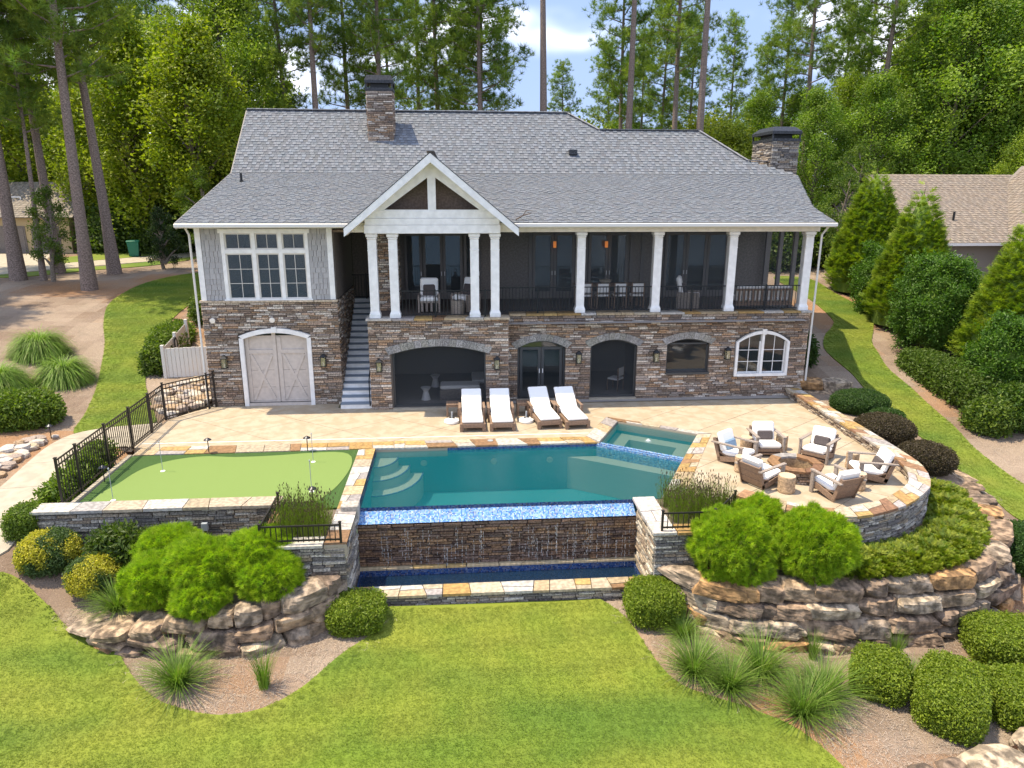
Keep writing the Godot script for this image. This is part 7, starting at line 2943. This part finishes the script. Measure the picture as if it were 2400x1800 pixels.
	clipped("clipped_shrub", "far box clipped shrub beside the house wall and side lawn", Vector3(-10.6, hl(-10.6, -11.6), -11.4), Vector3(1.6, 0.8, 1.6), 4.0, g0, g1, 300.0, "mid")
	clipped("clipped_shrub", "box clipped shrub beside the house wall above the hedge", Vector3(-10.9, hl(-10.9, -9.2) - 0.05, -9.0), Vector3(1.5, 1.0, 1.5), 4.0, Color(0.04, 0.085, 0.012), g1, 380.0, "mid")
	clipped("clipped_hedge", "low sheared hedge stepping along the cream board fence", Vector3(-11.75, hl(-11.75, -6.3) - 0.05, -6.1), Vector3(1.0, 0.75, 3.2), 3.6, g0, g1, 420.0, "mid", 0.12)
	clipped("clipped_shrub", "sheared shrub at the front corner of the cream board fence", Vector3(-11.55, hl(-11.5, -4.1) - 0.05, -4.0), Vector3(0.85, 0.85, 0.9), 3.2, Color(0.04, 0.085, 0.012), g1, 500.0, "mid")
	# by the seat wall and the grass walk
	clipped("clipped_shrub", "large dark green topiary cushion nearest the house outside the seat wall", Vector3(14.0, hl(14, 1.1) - 0.04, 1.05), Vector3(1.75, 0.66, 1.3), 2.6, Color(0.03, 0.08, 0.014), Color(0.08, 0.155, 0.024))
	clipped("clipped_shrub", "smaller dark green topiary cushion at the edge of the grass walk", Vector3(14.35, hl(14.4, 2.1) - 0.04, 2.1), Vector3(1.05, 0.44, 0.85), 2.4, Color(0.03, 0.08, 0.014), Color(0.08, 0.155, 0.024))
	clipped("purple_shrub", "dark purple brown cushion shrub touching the straight seat wall", Vector3(13.45, hl(13.45, 3.5) - 0.04, 3.45), Vector3(1.6, 0.68, 1.5), 2.3, Color(0.055, 0.04, 0.026), Color(0.12, 0.095, 0.05), 800.0)
	clipped("purple_shrub", "dark purple brown cushion shrub beside the seat wall bend", Vector3(13.5, -0.46, 5.45), Vector3(1.45, 0.74, 1.3), 2.3, Color(0.055, 0.04, 0.026), Color(0.12, 0.095, 0.05), 800.0)
	clipped("clipped_hedge", "long level hedge between the grass walk and the tall evergreens", Vector3(18.35, hl(18.3, -0.6) - 0.1, -0.75), Vector3(1.1, 1.05, 4.9), 4.5, g0, Color(0.115, 0.175, 0.02), 420.0, "mid", -0.06)
	clipped("leafy_shrub", "rounded shrub at the near end of the long level hedge", Vector3(17.75, hl(17.7, 2.5) - 0.05, 2.45), Vector3(1.15, 0.95, 1.1), 2.4, Color(0.05, 0.105, 0.014), g1, 420.0, "mid")
	clipped("leafy_shrub", "broad glossy shrub behind the rounded one at the hedge end", Vector3(18.9, hl(18.9, 2.2) - 0.05, 2.2), Vector3(1.7, 1.3, 1.7), 2.2, Color(0.045, 0.11, 0.012), Color(0.13, 0.21, 0.02), 380.0, "mid", 0.0, "", Color(0, 0, 0, 0), 0.25)
	clipped("clipped_shrub", "dark shrub against the lawn side house corner", Vector3(13.75, hl(13.7, -3.3) - 0.05, -3.3), Vector3(1.0, 1.1, 1.0), 2.8, Color(0.03, 0.07, 0.012), Color(0.07, 0.13, 0.02), 420.0, "mid")
	clipped("clipped_shrub", "second dark shrub farther along the lawn side house wall", Vector3(13.9, hl(13.9, -5.4) - 0.05, -5.4), Vector3(1.0, 1.0, 1.1), 2.8, Color(0.03, 0.07, 0.012), Color(0.07, 0.13, 0.02), 380.0, "mid")
	# glossy laurels between the evergreens
	for q in [[20.2, -4.2, 2.9, 3.7, "tall glossy laurel between the two far evergreen cones"], [19.4, 0.9, 2.2, 2.9, "tall glossy laurel above the long level hedge"], [20.7, 3.4, 2.7, 3.6, "tall glossy laurel at the near end of the evergreen screen"], [21.0, -9.2, 2.6, 3.0, "far glossy laurel beside the grass walk"]]:
		clipped("laurel", q[4], Vector3(q[0], hl(q[0], q[1]) - 0.1, q[1]), Vector3(q[2], q[3], q[2]), 2.0, Color(0.050, 0.130, 0.012), Color(0.130, 0.250, 0.020), 240.0, "mid", rr(0, 3), "", Color(0, 0, 0, 0), 0.75)
	for q in [[21.9, -13.0, 6.7, 4.5, 1.1, "tall evergreen cone nearest the back of the house"], [20.75, -7.2, 6.4, 4.2, 1.1, "tall evergreen cone between laurels in the screen"], [21.2, -1.2, 6.4, 4.6, 1.1, "tall bright evergreen cone behind the long level hedge"], [23.2, 2.6, 6.6, 4.6, 1.1, "tall evergreen cone at the near end of the screen"]]:
		conifer(q[5], Vector3(q[0], hl(q[0], q[1]), q[1]), q[2], q[3], q[4])
	# creeping juniper on the ledge
	var path := [[8.6, 10.3], [9.3, 10.25], [10.0, 10.15], [10.7, 9.95], [11.35, 9.6], [11.9, 9.1], [12.4, 8.4], [12.75, 7.6], [13.05, 6.8]]
	for q in path:
		var t := thing("creeping_juniper", "low yellow green juniper spreading on the ledge behind the tall boulder wall", "shrub", Vector3(q[0], -0.60, q[1]), 0.0, "creeping junipers")
		var xf := []
		var cl := []
		for k in 1100:
			var an := rr(0, TAU)
			var r := 0.62 * sqrt(rng.randf())
			var d := Vector3(cos(an), 0, sin(an))
			var up := (d * rr(0.5, 1.0) + Vector3.UP * rr(0.15, 0.9)).normalized()
			var sx := up.cross(Vector3.UP.rotated(d, rr(-0.9, 0.9))).normalized()
			xf.append(Transform3D(Basis(sx, up, sx.cross(up)).scaled(Vector3.ONE * rr(0.7, 1.2)), d * r + Vector3.UP * rr(0.0, 0.24) * (1.1 - r)))
			cl.append(Color(0.13, 0.21, 0.016).lerp(Color(0.30, 0.34, 0.026), rng.randf()) * rr(0.7, 1.25))
		scatter("foliage", LM.juniper, M.needle, xf, cl, t).set_meta("kind", "stuff")
	# ornamental grasses
	for q in [[4.64, 11.85, 0, 0.95, "arching grass clump closest to the domed shrub on the slope"], [5.2, 12.3, 0, 0.9, "arching grass clump at the lawn edge, second down the slope"], [6.0, 11.9, 0, 0.95, "arching grass clump between lawn edge and tall boulder wall"], [6.35, 13.0, 0, 0.95, "large arching grass clump lowest on the slope"], [6.95, 12.6, 0, 1.0, "large arching grass clump next to the lowest one"], [4.75, 10.75, 0, 0.62, "small arching grass clump behind the domed shrub"], [-5.42, 11.75, 0, 0.95, "arching grass clump alone in the mulch bay under the dark boulder wall"], [-3.80, 11.85, 2, 0.8, "pale sparse grass clump in the mulch bay under the dark boulder wall"], [7.3, 11.5, 2, 0.6, "thin upright grass tuft at the foot of the tall boulder wall"], [9.05, 11.6, 2, 0.6, "thin pale grass tuft by the square clipped shrub"], [8.95, 12.2, 0, 0.6, "dry tan grass clump between two clipped shrubs"]]:
		grass_clump(q[4], Vector3(q[0], hl(q[0], q[1]), q[1]), Vector3(1.05, 1.1, 1.05) * q[3], q[2], "ornamental grasses on the slope")
	grass_clump("arching grass clump spilling over the low boulders beside the variegated shrub", Vector3(-7.35, -1.30, 9.75), Vector3.ONE * 0.85, 0)
	for q in [[-16.4, -5.0, 1.35, "round fountain grass mound highest on the mulch slope"], [-14.5, -2.9, 1.25, "round fountain grass mound nearest the side lawn"], [-16.1, -1.8, 1.2, "round fountain grass mound at the edge of the mulch slope by the hedge"]]:
		grass_clump(q[3], Vector3(q[0], hl(q[0], q[1]) - 0.05, q[1]), Vector3(q[2] * 1.12, q[2] * 1.2, q[2] * 1.12), 1, "fountain grass mounds", "fountain_grass")
	# reeds in the planters
	for q in [[-3.95, 8.2], [-3.45, 8.35], [-3.15, 8.7], [-3.9, 8.75], [-3.5, 9.0], [-3.2, 9.1], [-3.85, 9.1]]:
		reed("upright green reed clump in the planter by the putting green", Vector3(q[0], -0.07, q[1]), "reeds by the putting green")
	for q in [[5.1, 8.1], [5.55, 8.05], [5.95, 8.35], [6.3, 8.5], [5.2, 8.55], [5.65, 8.6], [5.1, 9.0], [5.6, 9.05], [6.0, 8.8]]:
		reed("upright green reed clump in the planter by the fire pit terrace", Vector3(q[0], -0.06, q[1]), "reeds by the fire pit terrace")

var reed_mesh: Mesh
func reed(label: String, at: Vector3, group: String) -> void:
	if reed_mesh == null:
		var b := B.new()
		var r := RandomNumberGenerator.new()
		r.seed = 77
		for k in 170:
			var an := r.randf() * TAU
			var d := Vector3(cos(an), 0, sin(an))
			var o := d * 0.24 * sqrt(r.randf())
			var h := r.randf_range(0.40, 0.88)
			var tip := o + d * r.randf_range(0.0, 0.16) + Vector3(0, h, 0)
			var s := Vector3(-d.z, 0, d.x) * 0.006
			var v := r.randf_range(0.6, 1.3)
			b.col = Color(0.17 * v, 0.235 * v, 0.03 * v)
			b.tri(o - s, o + s, tip)
			for j in 4:
				var f := r.randf_range(0.15, 0.9)
				var p := o.lerp(tip, f)
				var e := r.randf() * TAU
				var q := p + Vector3(cos(e) * 0.05, 0.09, sin(e) * 0.05)
				b.tri(p, p + Vector3(0, 0.018, 0), q)
			if r.randf() < 0.4:
				b.col = Color(0.13, 0.085, 0.06)
				b.box(tip, Vector3(0.012, 0.05, 0.012))
		reed_mesh = b.mesh()
	var t := thing("reed_clump", label, "reeds", at, rr(0, TAU), group)
	put("stems", reed_mesh, M.leaf, t, Transform3D(Basis.from_scale(Vector3(1, rr(0.85, 1.1), 1)), Vector3.ZERO))

func trees() -> void:
	# near pines on the street side
	var pn := pine("tall pine trunk standing in pine straw beside the side lawn", 24.0, 0.42, 401, 7.5, 42, 1.15)
	pn.position = Vector3(-18.6, hl(-18.6, -14.3), -14.3)
	var near := [[-23.4, -16.5, 1.6, 1.06, "tall pine with thick dark trunk nearest the neighbouring garage"], [-19.6, -18.9, 3.4, 1.0, "tall pine between side lawn and green bin"], [-22.5, -18.9, 5.0, 0.9, "tall pine standing behind the pair of street side pines"], [-30.0, -15.5, 2.0, 1.0, "tall pine at the outer end of the pine straw slope"], [-28.5, -10.5, 4.0, 0.95, "tall pine on the open pine straw slope"], [-32.5, -19.5, 0.5, 1.05, "tall pine beside the driveway"]]
	for q in near:
		dup(pn, Vector3(q[0], hl(q[0], q[1]), q[1]), q[2], q[4], Vector3.ONE * q[3])
	var slim := pine("slim young pine with a thin vine grown trunk on the street side", 15.0, 0.5, 402, 4.0, 22, 0.55)
	slim.position = Vector3(-22.1, hl(-22.1, -16.6), -16.6)
	# pines behind the house
	var protos := [pn]
	var pb := pine("tall pine rising behind the house", 26.0, 0.40, 403, 7.0, 40)
	var pc := pine("tall pine rising behind the house", 26.0, 0.34, 404, 7.5, 46, 0.9)
	var pd := pine("tall pine rising behind the house", 26.0, 0.46, 405, 6.5, 36, 1.05)
	var list := [[-34.0, -40, 24], [-26.7, -40, 26], [-25.7, -44, 25], [-20.8, -42, 26], [-11.8, -32, 26], [-9.4, -30, 27], [-7.6, -34, 25], [-5.4, -31, 28], [-5.3, -48, 25], [-2.9, -40, 25], [-1.0, -35, 27], [0.5, -52, 22], [2.0, -37, 26], [2.4, -33, 28, "tall pine at the chimney side edge of the open sky gap"], [6.6, -31, 34, "very tall bare pine trunk rising alone in the open sky gap behind the roof"], [12.4, -62, 19, "shorter full crowned pine standing alone in the open sky gap"], [15.2, -43, 27], [12.6, -30, 31, "very tall thick pine trunk rising above the low yellow green trees"], [20.6, -56, 22], [20.1, -48, 24], [18.2, -37, 28], [24.0, -52, 22], [17.1, -27, 32, "very tall pine trunk rising beside the lower roof ridge end"], [30.8, -58, 22], [34.9, -60, 20], [31.2, -46, 25], [28.7, -35, 27, "tall pine behind the chimney with the wide hood"], [39.2, -49, 25], [36.8, -41, 26], [33.2, -33, 29, "tall pine beside the neighbouring tan roof"], [-15.7, -42, 25], [-18.9, -47, 24], [-40.2, -46, 20], [17.5, -60, 21]]
	var pe := pine("very tall bare pine trunk with its crown far up behind the house", 30.0, 0.66, 406, 7.0, 30, 1.15)
	var used := {}
	rng.seed = 410
	for k in list.size():
		var q: Array = list[k]
		var tall: bool = q[2] > 30
		var src: Node3D = pe if tall else [pb, pc, pd][k % 3]
		var s: float = q[2] / (30.0 if tall else 26.0)
		var at := Vector3(q[0], hl(q[0], q[1]) - 0.1, q[1])
		if not used.has(src):
			used[src] = true
			src.position = at
			src.scale = Vector3.ONE * s
			src.rotation.y = rr(0, TAU)
			src.set_meta("group", "pines behind the house")
			if q.size() > 3:
				src.set_meta("label", q[3])
		else:
			var o := dup(src, at, rr(0, TAU), "", Vector3(s, s * rr(0.95, 1.05), s))
			o.rotation.z = rr(-0.025, 0.025)
			if q.size() > 3:
				o.set_meta("label", q[3])
	# broadleaf wood left and right
	var dk := broadleaf("broadleaf_tree", "tall dark green broadleaf tree in the wood behind the house", 22.0, 10.0, 0.12, Color(0.105, 0.210, 0.022), Color(0.280, 0.395, 0.040), 420, 54, 18)
	var md := broadleaf("broadleaf_tree", "tall mid green broadleaf tree in the wood behind the house", 20.0, 9.0, 0.14, Color(0.150, 0.250, 0.022), Color(0.370, 0.465, 0.040), 421, 50, 17, "tree2")
	var yg := broadleaf("broadleaf_tree", "yellow green broadleaf tree on the street side", 15.0, 7.0, 0.16, Color(0.15, 0.235, 0.014), Color(0.37, 0.425, 0.026), 422, 36, 16)
	var sm := broadleaf("broadleaf_tree", "low yellow green tree showing over the roof", 10.0, 8.0, 0.12, Color(0.14, 0.20, 0.014), Color(0.31, 0.34, 0.022), 423, 26, 25, "tree2")
	var lib := [[dk, 22.0], [md, 20.0], [yg, 15.0], [sm, 10.0]]
	var names := ["dark green broadleaf trees", "mid green broadleaf trees", "yellow green street side trees", "low yellow green trees"]
	var dl := [[-38.5, -40, 15, 0], [-33.0, -36, 15, 2], [-33.9, -42, 13, 1], [-26.1, -33, 14, 2], [-22.0, -30, 16, 2], [-21.7, -36, 17, 1], [-16.6, -27, 15, 2], [-15.5, -31, 19, 1], [-16.1, -38, 16, 1], [-43.0, -52, 13, 0], [-36.2, -52, 15, 1], [20.7, -31, 9, 3], [21.7, -40, 10, 3], [28.0, -44, 13, 0], [27.4, -31, 12, 0], [33.2, -38, 14, 1], [31.3, -30, 13, 0], [38.2, -36, 19, 1], [37.1, -30, 20, 0], [43.9, -35, 24, 1], [41.8, -29, 22, 0], [50.1, -36, 25, 0], [47.2, -48, 23, 0], [39.0, -24, 9, 1], [50.3, -46, 26, 0], [34.1, -48, 14, 0], [45.1, -28, 20, 1], [-7.4, -56, 9, 1], [-2.7, -50, 8, 0], [1.0, -58, 11, 0], [4.2, -60, 9, 1], [7.7, -54, 9, 0], [9.9, -40, 8, 3], [11.2, -36, 9, 3], [17.1, -54, 11, 0], [21.2, -58, 11, 1], [24.3, -56, 11, 0], [-9.8, -50, 8, 0], [-12.8, -46, 8, 1], [-14.3, -44, 9, 1]]
	rng.seed = 430
	for q in dl:
		var e: Array = lib[q[3]]
		var src: Node3D = e[0]
		var s: float = q[2] / e[1]
		var at := Vector3(q[0], hl(q[0], q[1]) - 0.1, q[1])
		var sc := Vector3(s * rr(0.95, 1.2), s, s * rr(0.95, 1.2))
		if s < 0.62:
			sc = Vector3(maxf(s, 0.62) * rr(0.9, 1.1), s, maxf(s, 0.62) * rr(0.9, 1.1))
		if not used.has(src):
			used[src] = true
			src.position = at
			src.scale = sc
			src.rotation.y = rr(0, TAU)
			src.set_meta("group", names[q[3]])
		else:
			dup(src, at, rr(0, TAU), "", sc)
	# far woods that read as one mass
	var xf := []
	var cl := []
	rng.seed = 440
	for k in 130:
		var px := rr(-95, 105)
		var pz := rr(-115, -68)
		var h := rr(8, 15)
		for j in 26:
			var d := Vector3(rng.randfn(), rng.randfn(), rng.randfn()).normalized()
			xf.append(Transform3D(Basis.from_euler(Vector3(0, rr(0, TAU), 0)).scaled(Vector3.ONE * rr(2.0, 3.4)), Vector3(px, 3.3 + h * 0.55, pz) + Vector3(d.x * 4.0, d.y * h * 0.5, d.z * 4.0)))
			cl.append(Color(0.045, 0.085, 0.016).lerp(Color(0.10, 0.14, 0.022), rng.randf()))
	var fw := scatter("far_wood", LM.tree, M.leaf, xf, cl, self)
	fw.set_meta("kind", "stuff")
	tag(fw, "far green wood closing the view behind the pines", "wood")
	# young magnolia, sapling and undergrowth on the street side
	var mg := broadleaf("magnolia_tree", "small dark glossy magnolia beside the green bin", 3.6, 2.3, 0.1, Color(0.012, 0.038, 0.010), Color(0.05, 0.095, 0.018), 450, 16, 26, "mid")
	mg.position = Vector3(-17.4, hl(-17.4, -20.8), -20.8)
	for q in [[-21.3, -16.2, 5.0, "bright green sapling between the street side pines", 451], [-15.8, -23.5, 6.0, "leafy young tree left of the house rake", 452], [-13.6, -21.0, 4.5, "pale flowering bush beside the back corner of the house", 453], [22.6, -17.0, 6.2, "bright young tree between evergreen cone and house roof", 454], [24.6, -20.0, 7.5, "leafy young tree behind the far evergreen cone", 455]]:
		var s := broadleaf("young_tree", q[3], q[2], q[2] * 0.5, 0.2, Color(0.06, 0.125, 0.012), Color(0.16, 0.23, 0.02), q[4], 14, 30, "mid")
		s.position = Vector3(q[0], hl(q[0], q[1]), q[1])
	var und := [[19.5, -20.5], [22.5, -22.0], [17.0, -22.5], [26.0, -20.0], [-24.5, -31.5], [-21.0, -31.0], [-18.0, -33.0], [-30.5, -33.5], [15.5, -20.5]]
	for k in und.size():
		clipped("understorey_shrub", "loose green bush growing at the edge of the wood", Vector3(und[k][0], hl(und[k][0], und[k][1]) - 0.1, und[k][1]), Vector3(3.4, 2.4, 3.0), 2.0, Color(0.04, 0.09, 0.012), Color(0.13, 0.19, 0.02), 60.0, "tree2", k, "bushes at the wood edge", Color(0, 0, 0, 0), 0.4)

func neighbours() -> void:
	rng.seed = 500
	# right: tan roofed house behind the evergreens
	var n := thing("neighbour_house", "grey sided neighbouring house with a tan shingle hip roof", "house")
	var b := B.new()
	var gy := 1.6
	b.span(Vector3(25.3, gy, -26), Vector3(44, 4.75, -13.2))
	b.span(Vector3(30.0, gy, -13.2), Vector3(40, 4.75, -10.4))
	obj("wall", b, M.nbr_wall, n)
	var rf := part("roof", n)
	var li := []
	var u := Vector3(1, 0, 0)
	var tone := [0.235, 0.195, 0.16]
	var s := 3.6 / 7.0
	var L := sqrt(1 + s * s)
	var up := Vector3(0, s, -1).normalized()
	shingle_plane(li, Vector3(0, 4.75, -12.5), u, up, PackedVector2Array([Vector2(24.9, 0), Vector2(44, 0), Vector2(44, 7 * L), Vector2(24.9, 7 * L)]), 0.24, tone)
	# wing with hips
	var us := Vector3(0, 0, -1)
	shingle_plane(li, Vector3(0, 4.75, -9.6), u, Vector3(0, 0.75, -1).normalized(), PackedVector2Array([Vector2(29.4, 0), Vector2(40.6, 0), Vector2(35.0, 5.6 * 1.25)]), 0.24, [0.25, 0.205, 0.165])
	shingle_plane(li, Vector3(29.4, 4.75, 0), Vector3(0, 0, 1), Vector3(1, 0.75, 0).normalized(), PackedVector2Array([Vector2(-9.6, 0), Vector2(-15.2, 5.6 * 1.25), Vector2(-19.0, 5.6 * 1.25), Vector2(-17.5, 0)]), 0.24, tone)
	emit_shingles(li, rf, M.nbr_roof, 120)
	b = B.new()
	b.quad(Vector3(24.9, 4.72, -12.5), Vector3(44, 4.72, -12.5), Vector3(44, 8.32, -19.5), Vector3(24.9, 8.32, -19.5))
	b.quad(Vector3(44, 4.72, -26.5), Vector3(24.9, 4.72, -26.5), Vector3(24.9, 8.32, -19.5), Vector3(44, 8.32, -19.5))
	b.tri(Vector3(25.2, 4.72, -26), Vector3(25.2, 4.72, -12.9), Vector3(25.2, 8.2, -19.5))
	b.tri(Vector3(29.4, 4.72, -9.6), Vector3(40.6, 4.72, -9.6), Vector3(35, 8.9, -15.2))
	b.quad(Vector3(29.4, 4.72, -17), Vector3(29.4, 4.72, -9.6), Vector3(35, 8.9, -15.2), Vector3(35, 8.9, -19.5))
	b.quad(Vector3(40.6, 4.72, -9.6), Vector3(40.6, 4.72, -17), Vector3(35, 8.9, -19.5), Vector3(35, 8.9, -15.2))
	obj("roof_deck", b, M.siding_brown, rf)
	b = B.new()
	b.span(Vector3(24.85, 4.6, -12.56), Vector3(44, 4.74, -12.44))
	b.span(Vector3(29.35, 4.6, -9.66), Vector3(40.6, 4.74, -9.54))
	obj("gutter", b, M.gutter, n)
	b = B.new()
	b.tube([Vector3(27.6, 5.7, -14.6), Vector3(27.6, 6.3, -14.6)], [0.06, 0.06], 8)
	obj("vent_pipe", b, M.black_metal, n)
	for q in [[26.2, 27.4, -13.18], [31.0, 32.2, -10.38], [33.5, 34.7, -10.38]]:
		sash(n, q[0], q[1], 2.6, 4.1, q[2] + 0.03, 2, 2, M.white_paint, 0.1, 0.03)
	# left: tan garage across the street
	n = thing("neighbour_garage", "tan neighbouring garage with brown doors across the street", "house")
	b = B.new()
	b.span(Vector3(-44, 2.6, -40), Vector3(-27.2, 5.6, -30.0))
	obj("wall", b, M.nbr_wall_tan, n)
	li = []
	rf = part("roof", n)
	shingle_plane(li, Vector3(0, 5.5, -29.4), u, Vector3(0, 0.62, -1).normalized(), PackedVector2Array([Vector2(-44, 0), Vector2(-26.6, 0), Vector2(-26.6, 4.6), Vector2(-44, 4.6)]), 0.24, [0.26, 0.225, 0.185])
	emit_shingles(li, rf, M.nbr_roof, 60)
	b = B.new()
	b.quad(Vector3(-44, 5.47, -29.4), Vector3(-26.6, 5.47, -29.4), Vector3(-26.6, 7.9, -33.4), Vector3(-44, 7.9, -33.4))
	b.prism(PackedVector2Array([Vector2(-44, 7.9), Vector2(-26.7, 7.9), Vector2(-26.7, 5.5), Vector2(-44, 5.5)]), -34, -33.45)
	obj("roof_deck", b, M.siding_brown, rf)
	for q in [[-32.6, -30.2], [-29.8, -27.9]]:
		b = B.new()
		b.span(Vector3(q[0], 2.8, -30.02), Vector3(q[1], 4.9, -29.96))
		for k in 4:
			b.box(Vector3((q[0] + q[1]) * 0.5, 3.0 + k * 0.52, -29.94), Vector3(q[1] - q[0] - 0.2, 0.40, 0.03))
		obj("garage_door", b, M.siding_brown, n)
	for px in [-31.4, -29.4]:
		sash(n, px - 0.55, px + 0.55, 6.0, 6.9, -31.3, 2, 1, M.white_paint, 0.08, 0.03)
	# bin, play tower
	var bn := thing("wheelie_bin", "green wheeled bin standing by the street", "bin", Vector3(-21.8, hl(-21.8, -27.6), -27.2), 0.3)
	b = B.new()
	b.quad(Vector3(-0.27, 0.05, 0.27), Vector3(0.27, 0.05, 0.27), Vector3(0.36, 1.0, 0.36), Vector3(-0.36, 1.0, 0.36))
	b.quad(Vector3(0.27, 0.05, 0.27), Vector3(0.27, 0.05, -0.27), Vector3(0.36, 1.0, -0.36), Vector3(0.36, 1.0, 0.36))
	b.quad(Vector3(0.27, 0.05, -0.27), Vector3(-0.27, 0.05, -0.27), Vector3(-0.36, 1.0, -0.36), Vector3(0.36, 1.0, -0.36))
	b.quad(Vector3(-0.27, 0.05, -0.27), Vector3(-0.27, 0.05, 0.27), Vector3(-0.36, 1.0, 0.36), Vector3(-0.36, 1.0, -0.36))
	obj("body", b, M.bin_green, bn)
	b = B.new()
	b.cbox(Vector3(0, 1.05, 0), Vector3(0.8, 0.1, 0.8), 0.04)
	obj("lid", b, M.bin_green, bn)
	for sx in [-1.0, 1.0]:
		b = B.new()
		b.tube([Vector3(sx * 0.28, 0.13, -0.3), Vector3(sx * 0.36, 0.13, -0.3)], [0.13, 0.13], 12)
		obj("wheel", b, M.black_metal, bn)
	var pt := thing("play_tower", "dark wooden play tower half hidden among the trees", "play tower", Vector3(-16.9, hl(-17, -30), -30.0))
	for sx in [-1.0, 1.0]:
		for sz in [-1.0, 1.0]:
			b = B.new()
			b.box(Vector3(sx * 0.8, 1.9, sz * 0.8), Vector3(0.16, 3.8, 0.16))
			obj("post", b, M.brown_gable, pt)
	b = B.new()
	b.box(Vector3(0, 1.6, 0), Vector3(1.9, 0.1, 1.9))
	for k in 9:
		b.box(Vector3(-0.8 + k * 0.2, 2.0, 0.82), Vector3(0.05, 0.8, 0.05))
	obj("deck", b, M.brown_gable, pt)
	b = B.new()
	b.lathe(Vector3(0, 3.8, 0), [Vector2(1.6, 0.0), Vector2(0.0, 1.2)], 4)
	obj("roof", b, M.nbr_wall, pt)

func river_rock() -> void:
	rng.seed = 520
	var units := []
	for k in 5:
		units.append(boulder_mesh(700 + k, 10, 7, 22))
	var mats := []
	for c in [[0.42, 0.33, 0.22], [0.50, 0.44, 0.36], [0.36, 0.25, 0.15], [0.44, 0.40, 0.36], [0.30, 0.24, 0.20]]:
		mats.append(mat("river_%d" % mats.size(), Color(c[0], c[1], c[2]), 0.8, noise_tex(0.02, 0.75, 1.15, 54, 3), 1.5))
	var zones := [["river_stones", "tan river stones edging the concrete walk on the mulch side", [-12.25, 1.9, -12.55, 2.8, -12.5, 4.0, -12.4, 5.4, -12.5, 7.4, -14.0, 7.0, -13.7, 4.5, -13.0, 2.6], 190], ["river_stones", "tan river stones in the corner between house and black fence", [-8.8, -1.1, -9.75, 0.3, -10.4, -0.6, -10.9, -2.2, -9.8, -2.9, -8.9, -2.6], 130]]
	for z in zones:
		var t := thing(z[0], z[1], "stones")
		var poly := v2(z[2])
		var lo := poly[0]
		var hi := poly[0]
		for q in poly:
			lo = lo.min(q)
			hi = hi.max(q)
		var left: int = z[3]
		while left > 0:
			var q := Vector2(rr(lo.x, hi.x), rr(lo.y, hi.y))
			if not inside(q, poly):
				continue
			left -= 1
			var s := rr(0.12, 0.34)
			put("rock", units[rng.randi() % 5], mats[rng.randi() % 5], t, Transform3D(Basis.from_euler(Vector3(rr(-0.3, 0.3), rr(0, TAU), rr(-0.3, 0.3))).scaled(Vector3(s * 1.3, s * 0.7, s)), Vector3(q.x, hl(q.x, q.y) + s * 0.2, q.y)))

func _ready() -> void:
	fn.seed = 7
	fn.frequency = 0.02
	fn.fractal_octaves = 3
	rng.seed = 1
	setup()
	materials()
	leaf_lib()
	ground()
	build_house()
	pool()
	neighbours()
	trees()
	furniture()
	shrubs()
	river_rock()
	turf()
	straw()
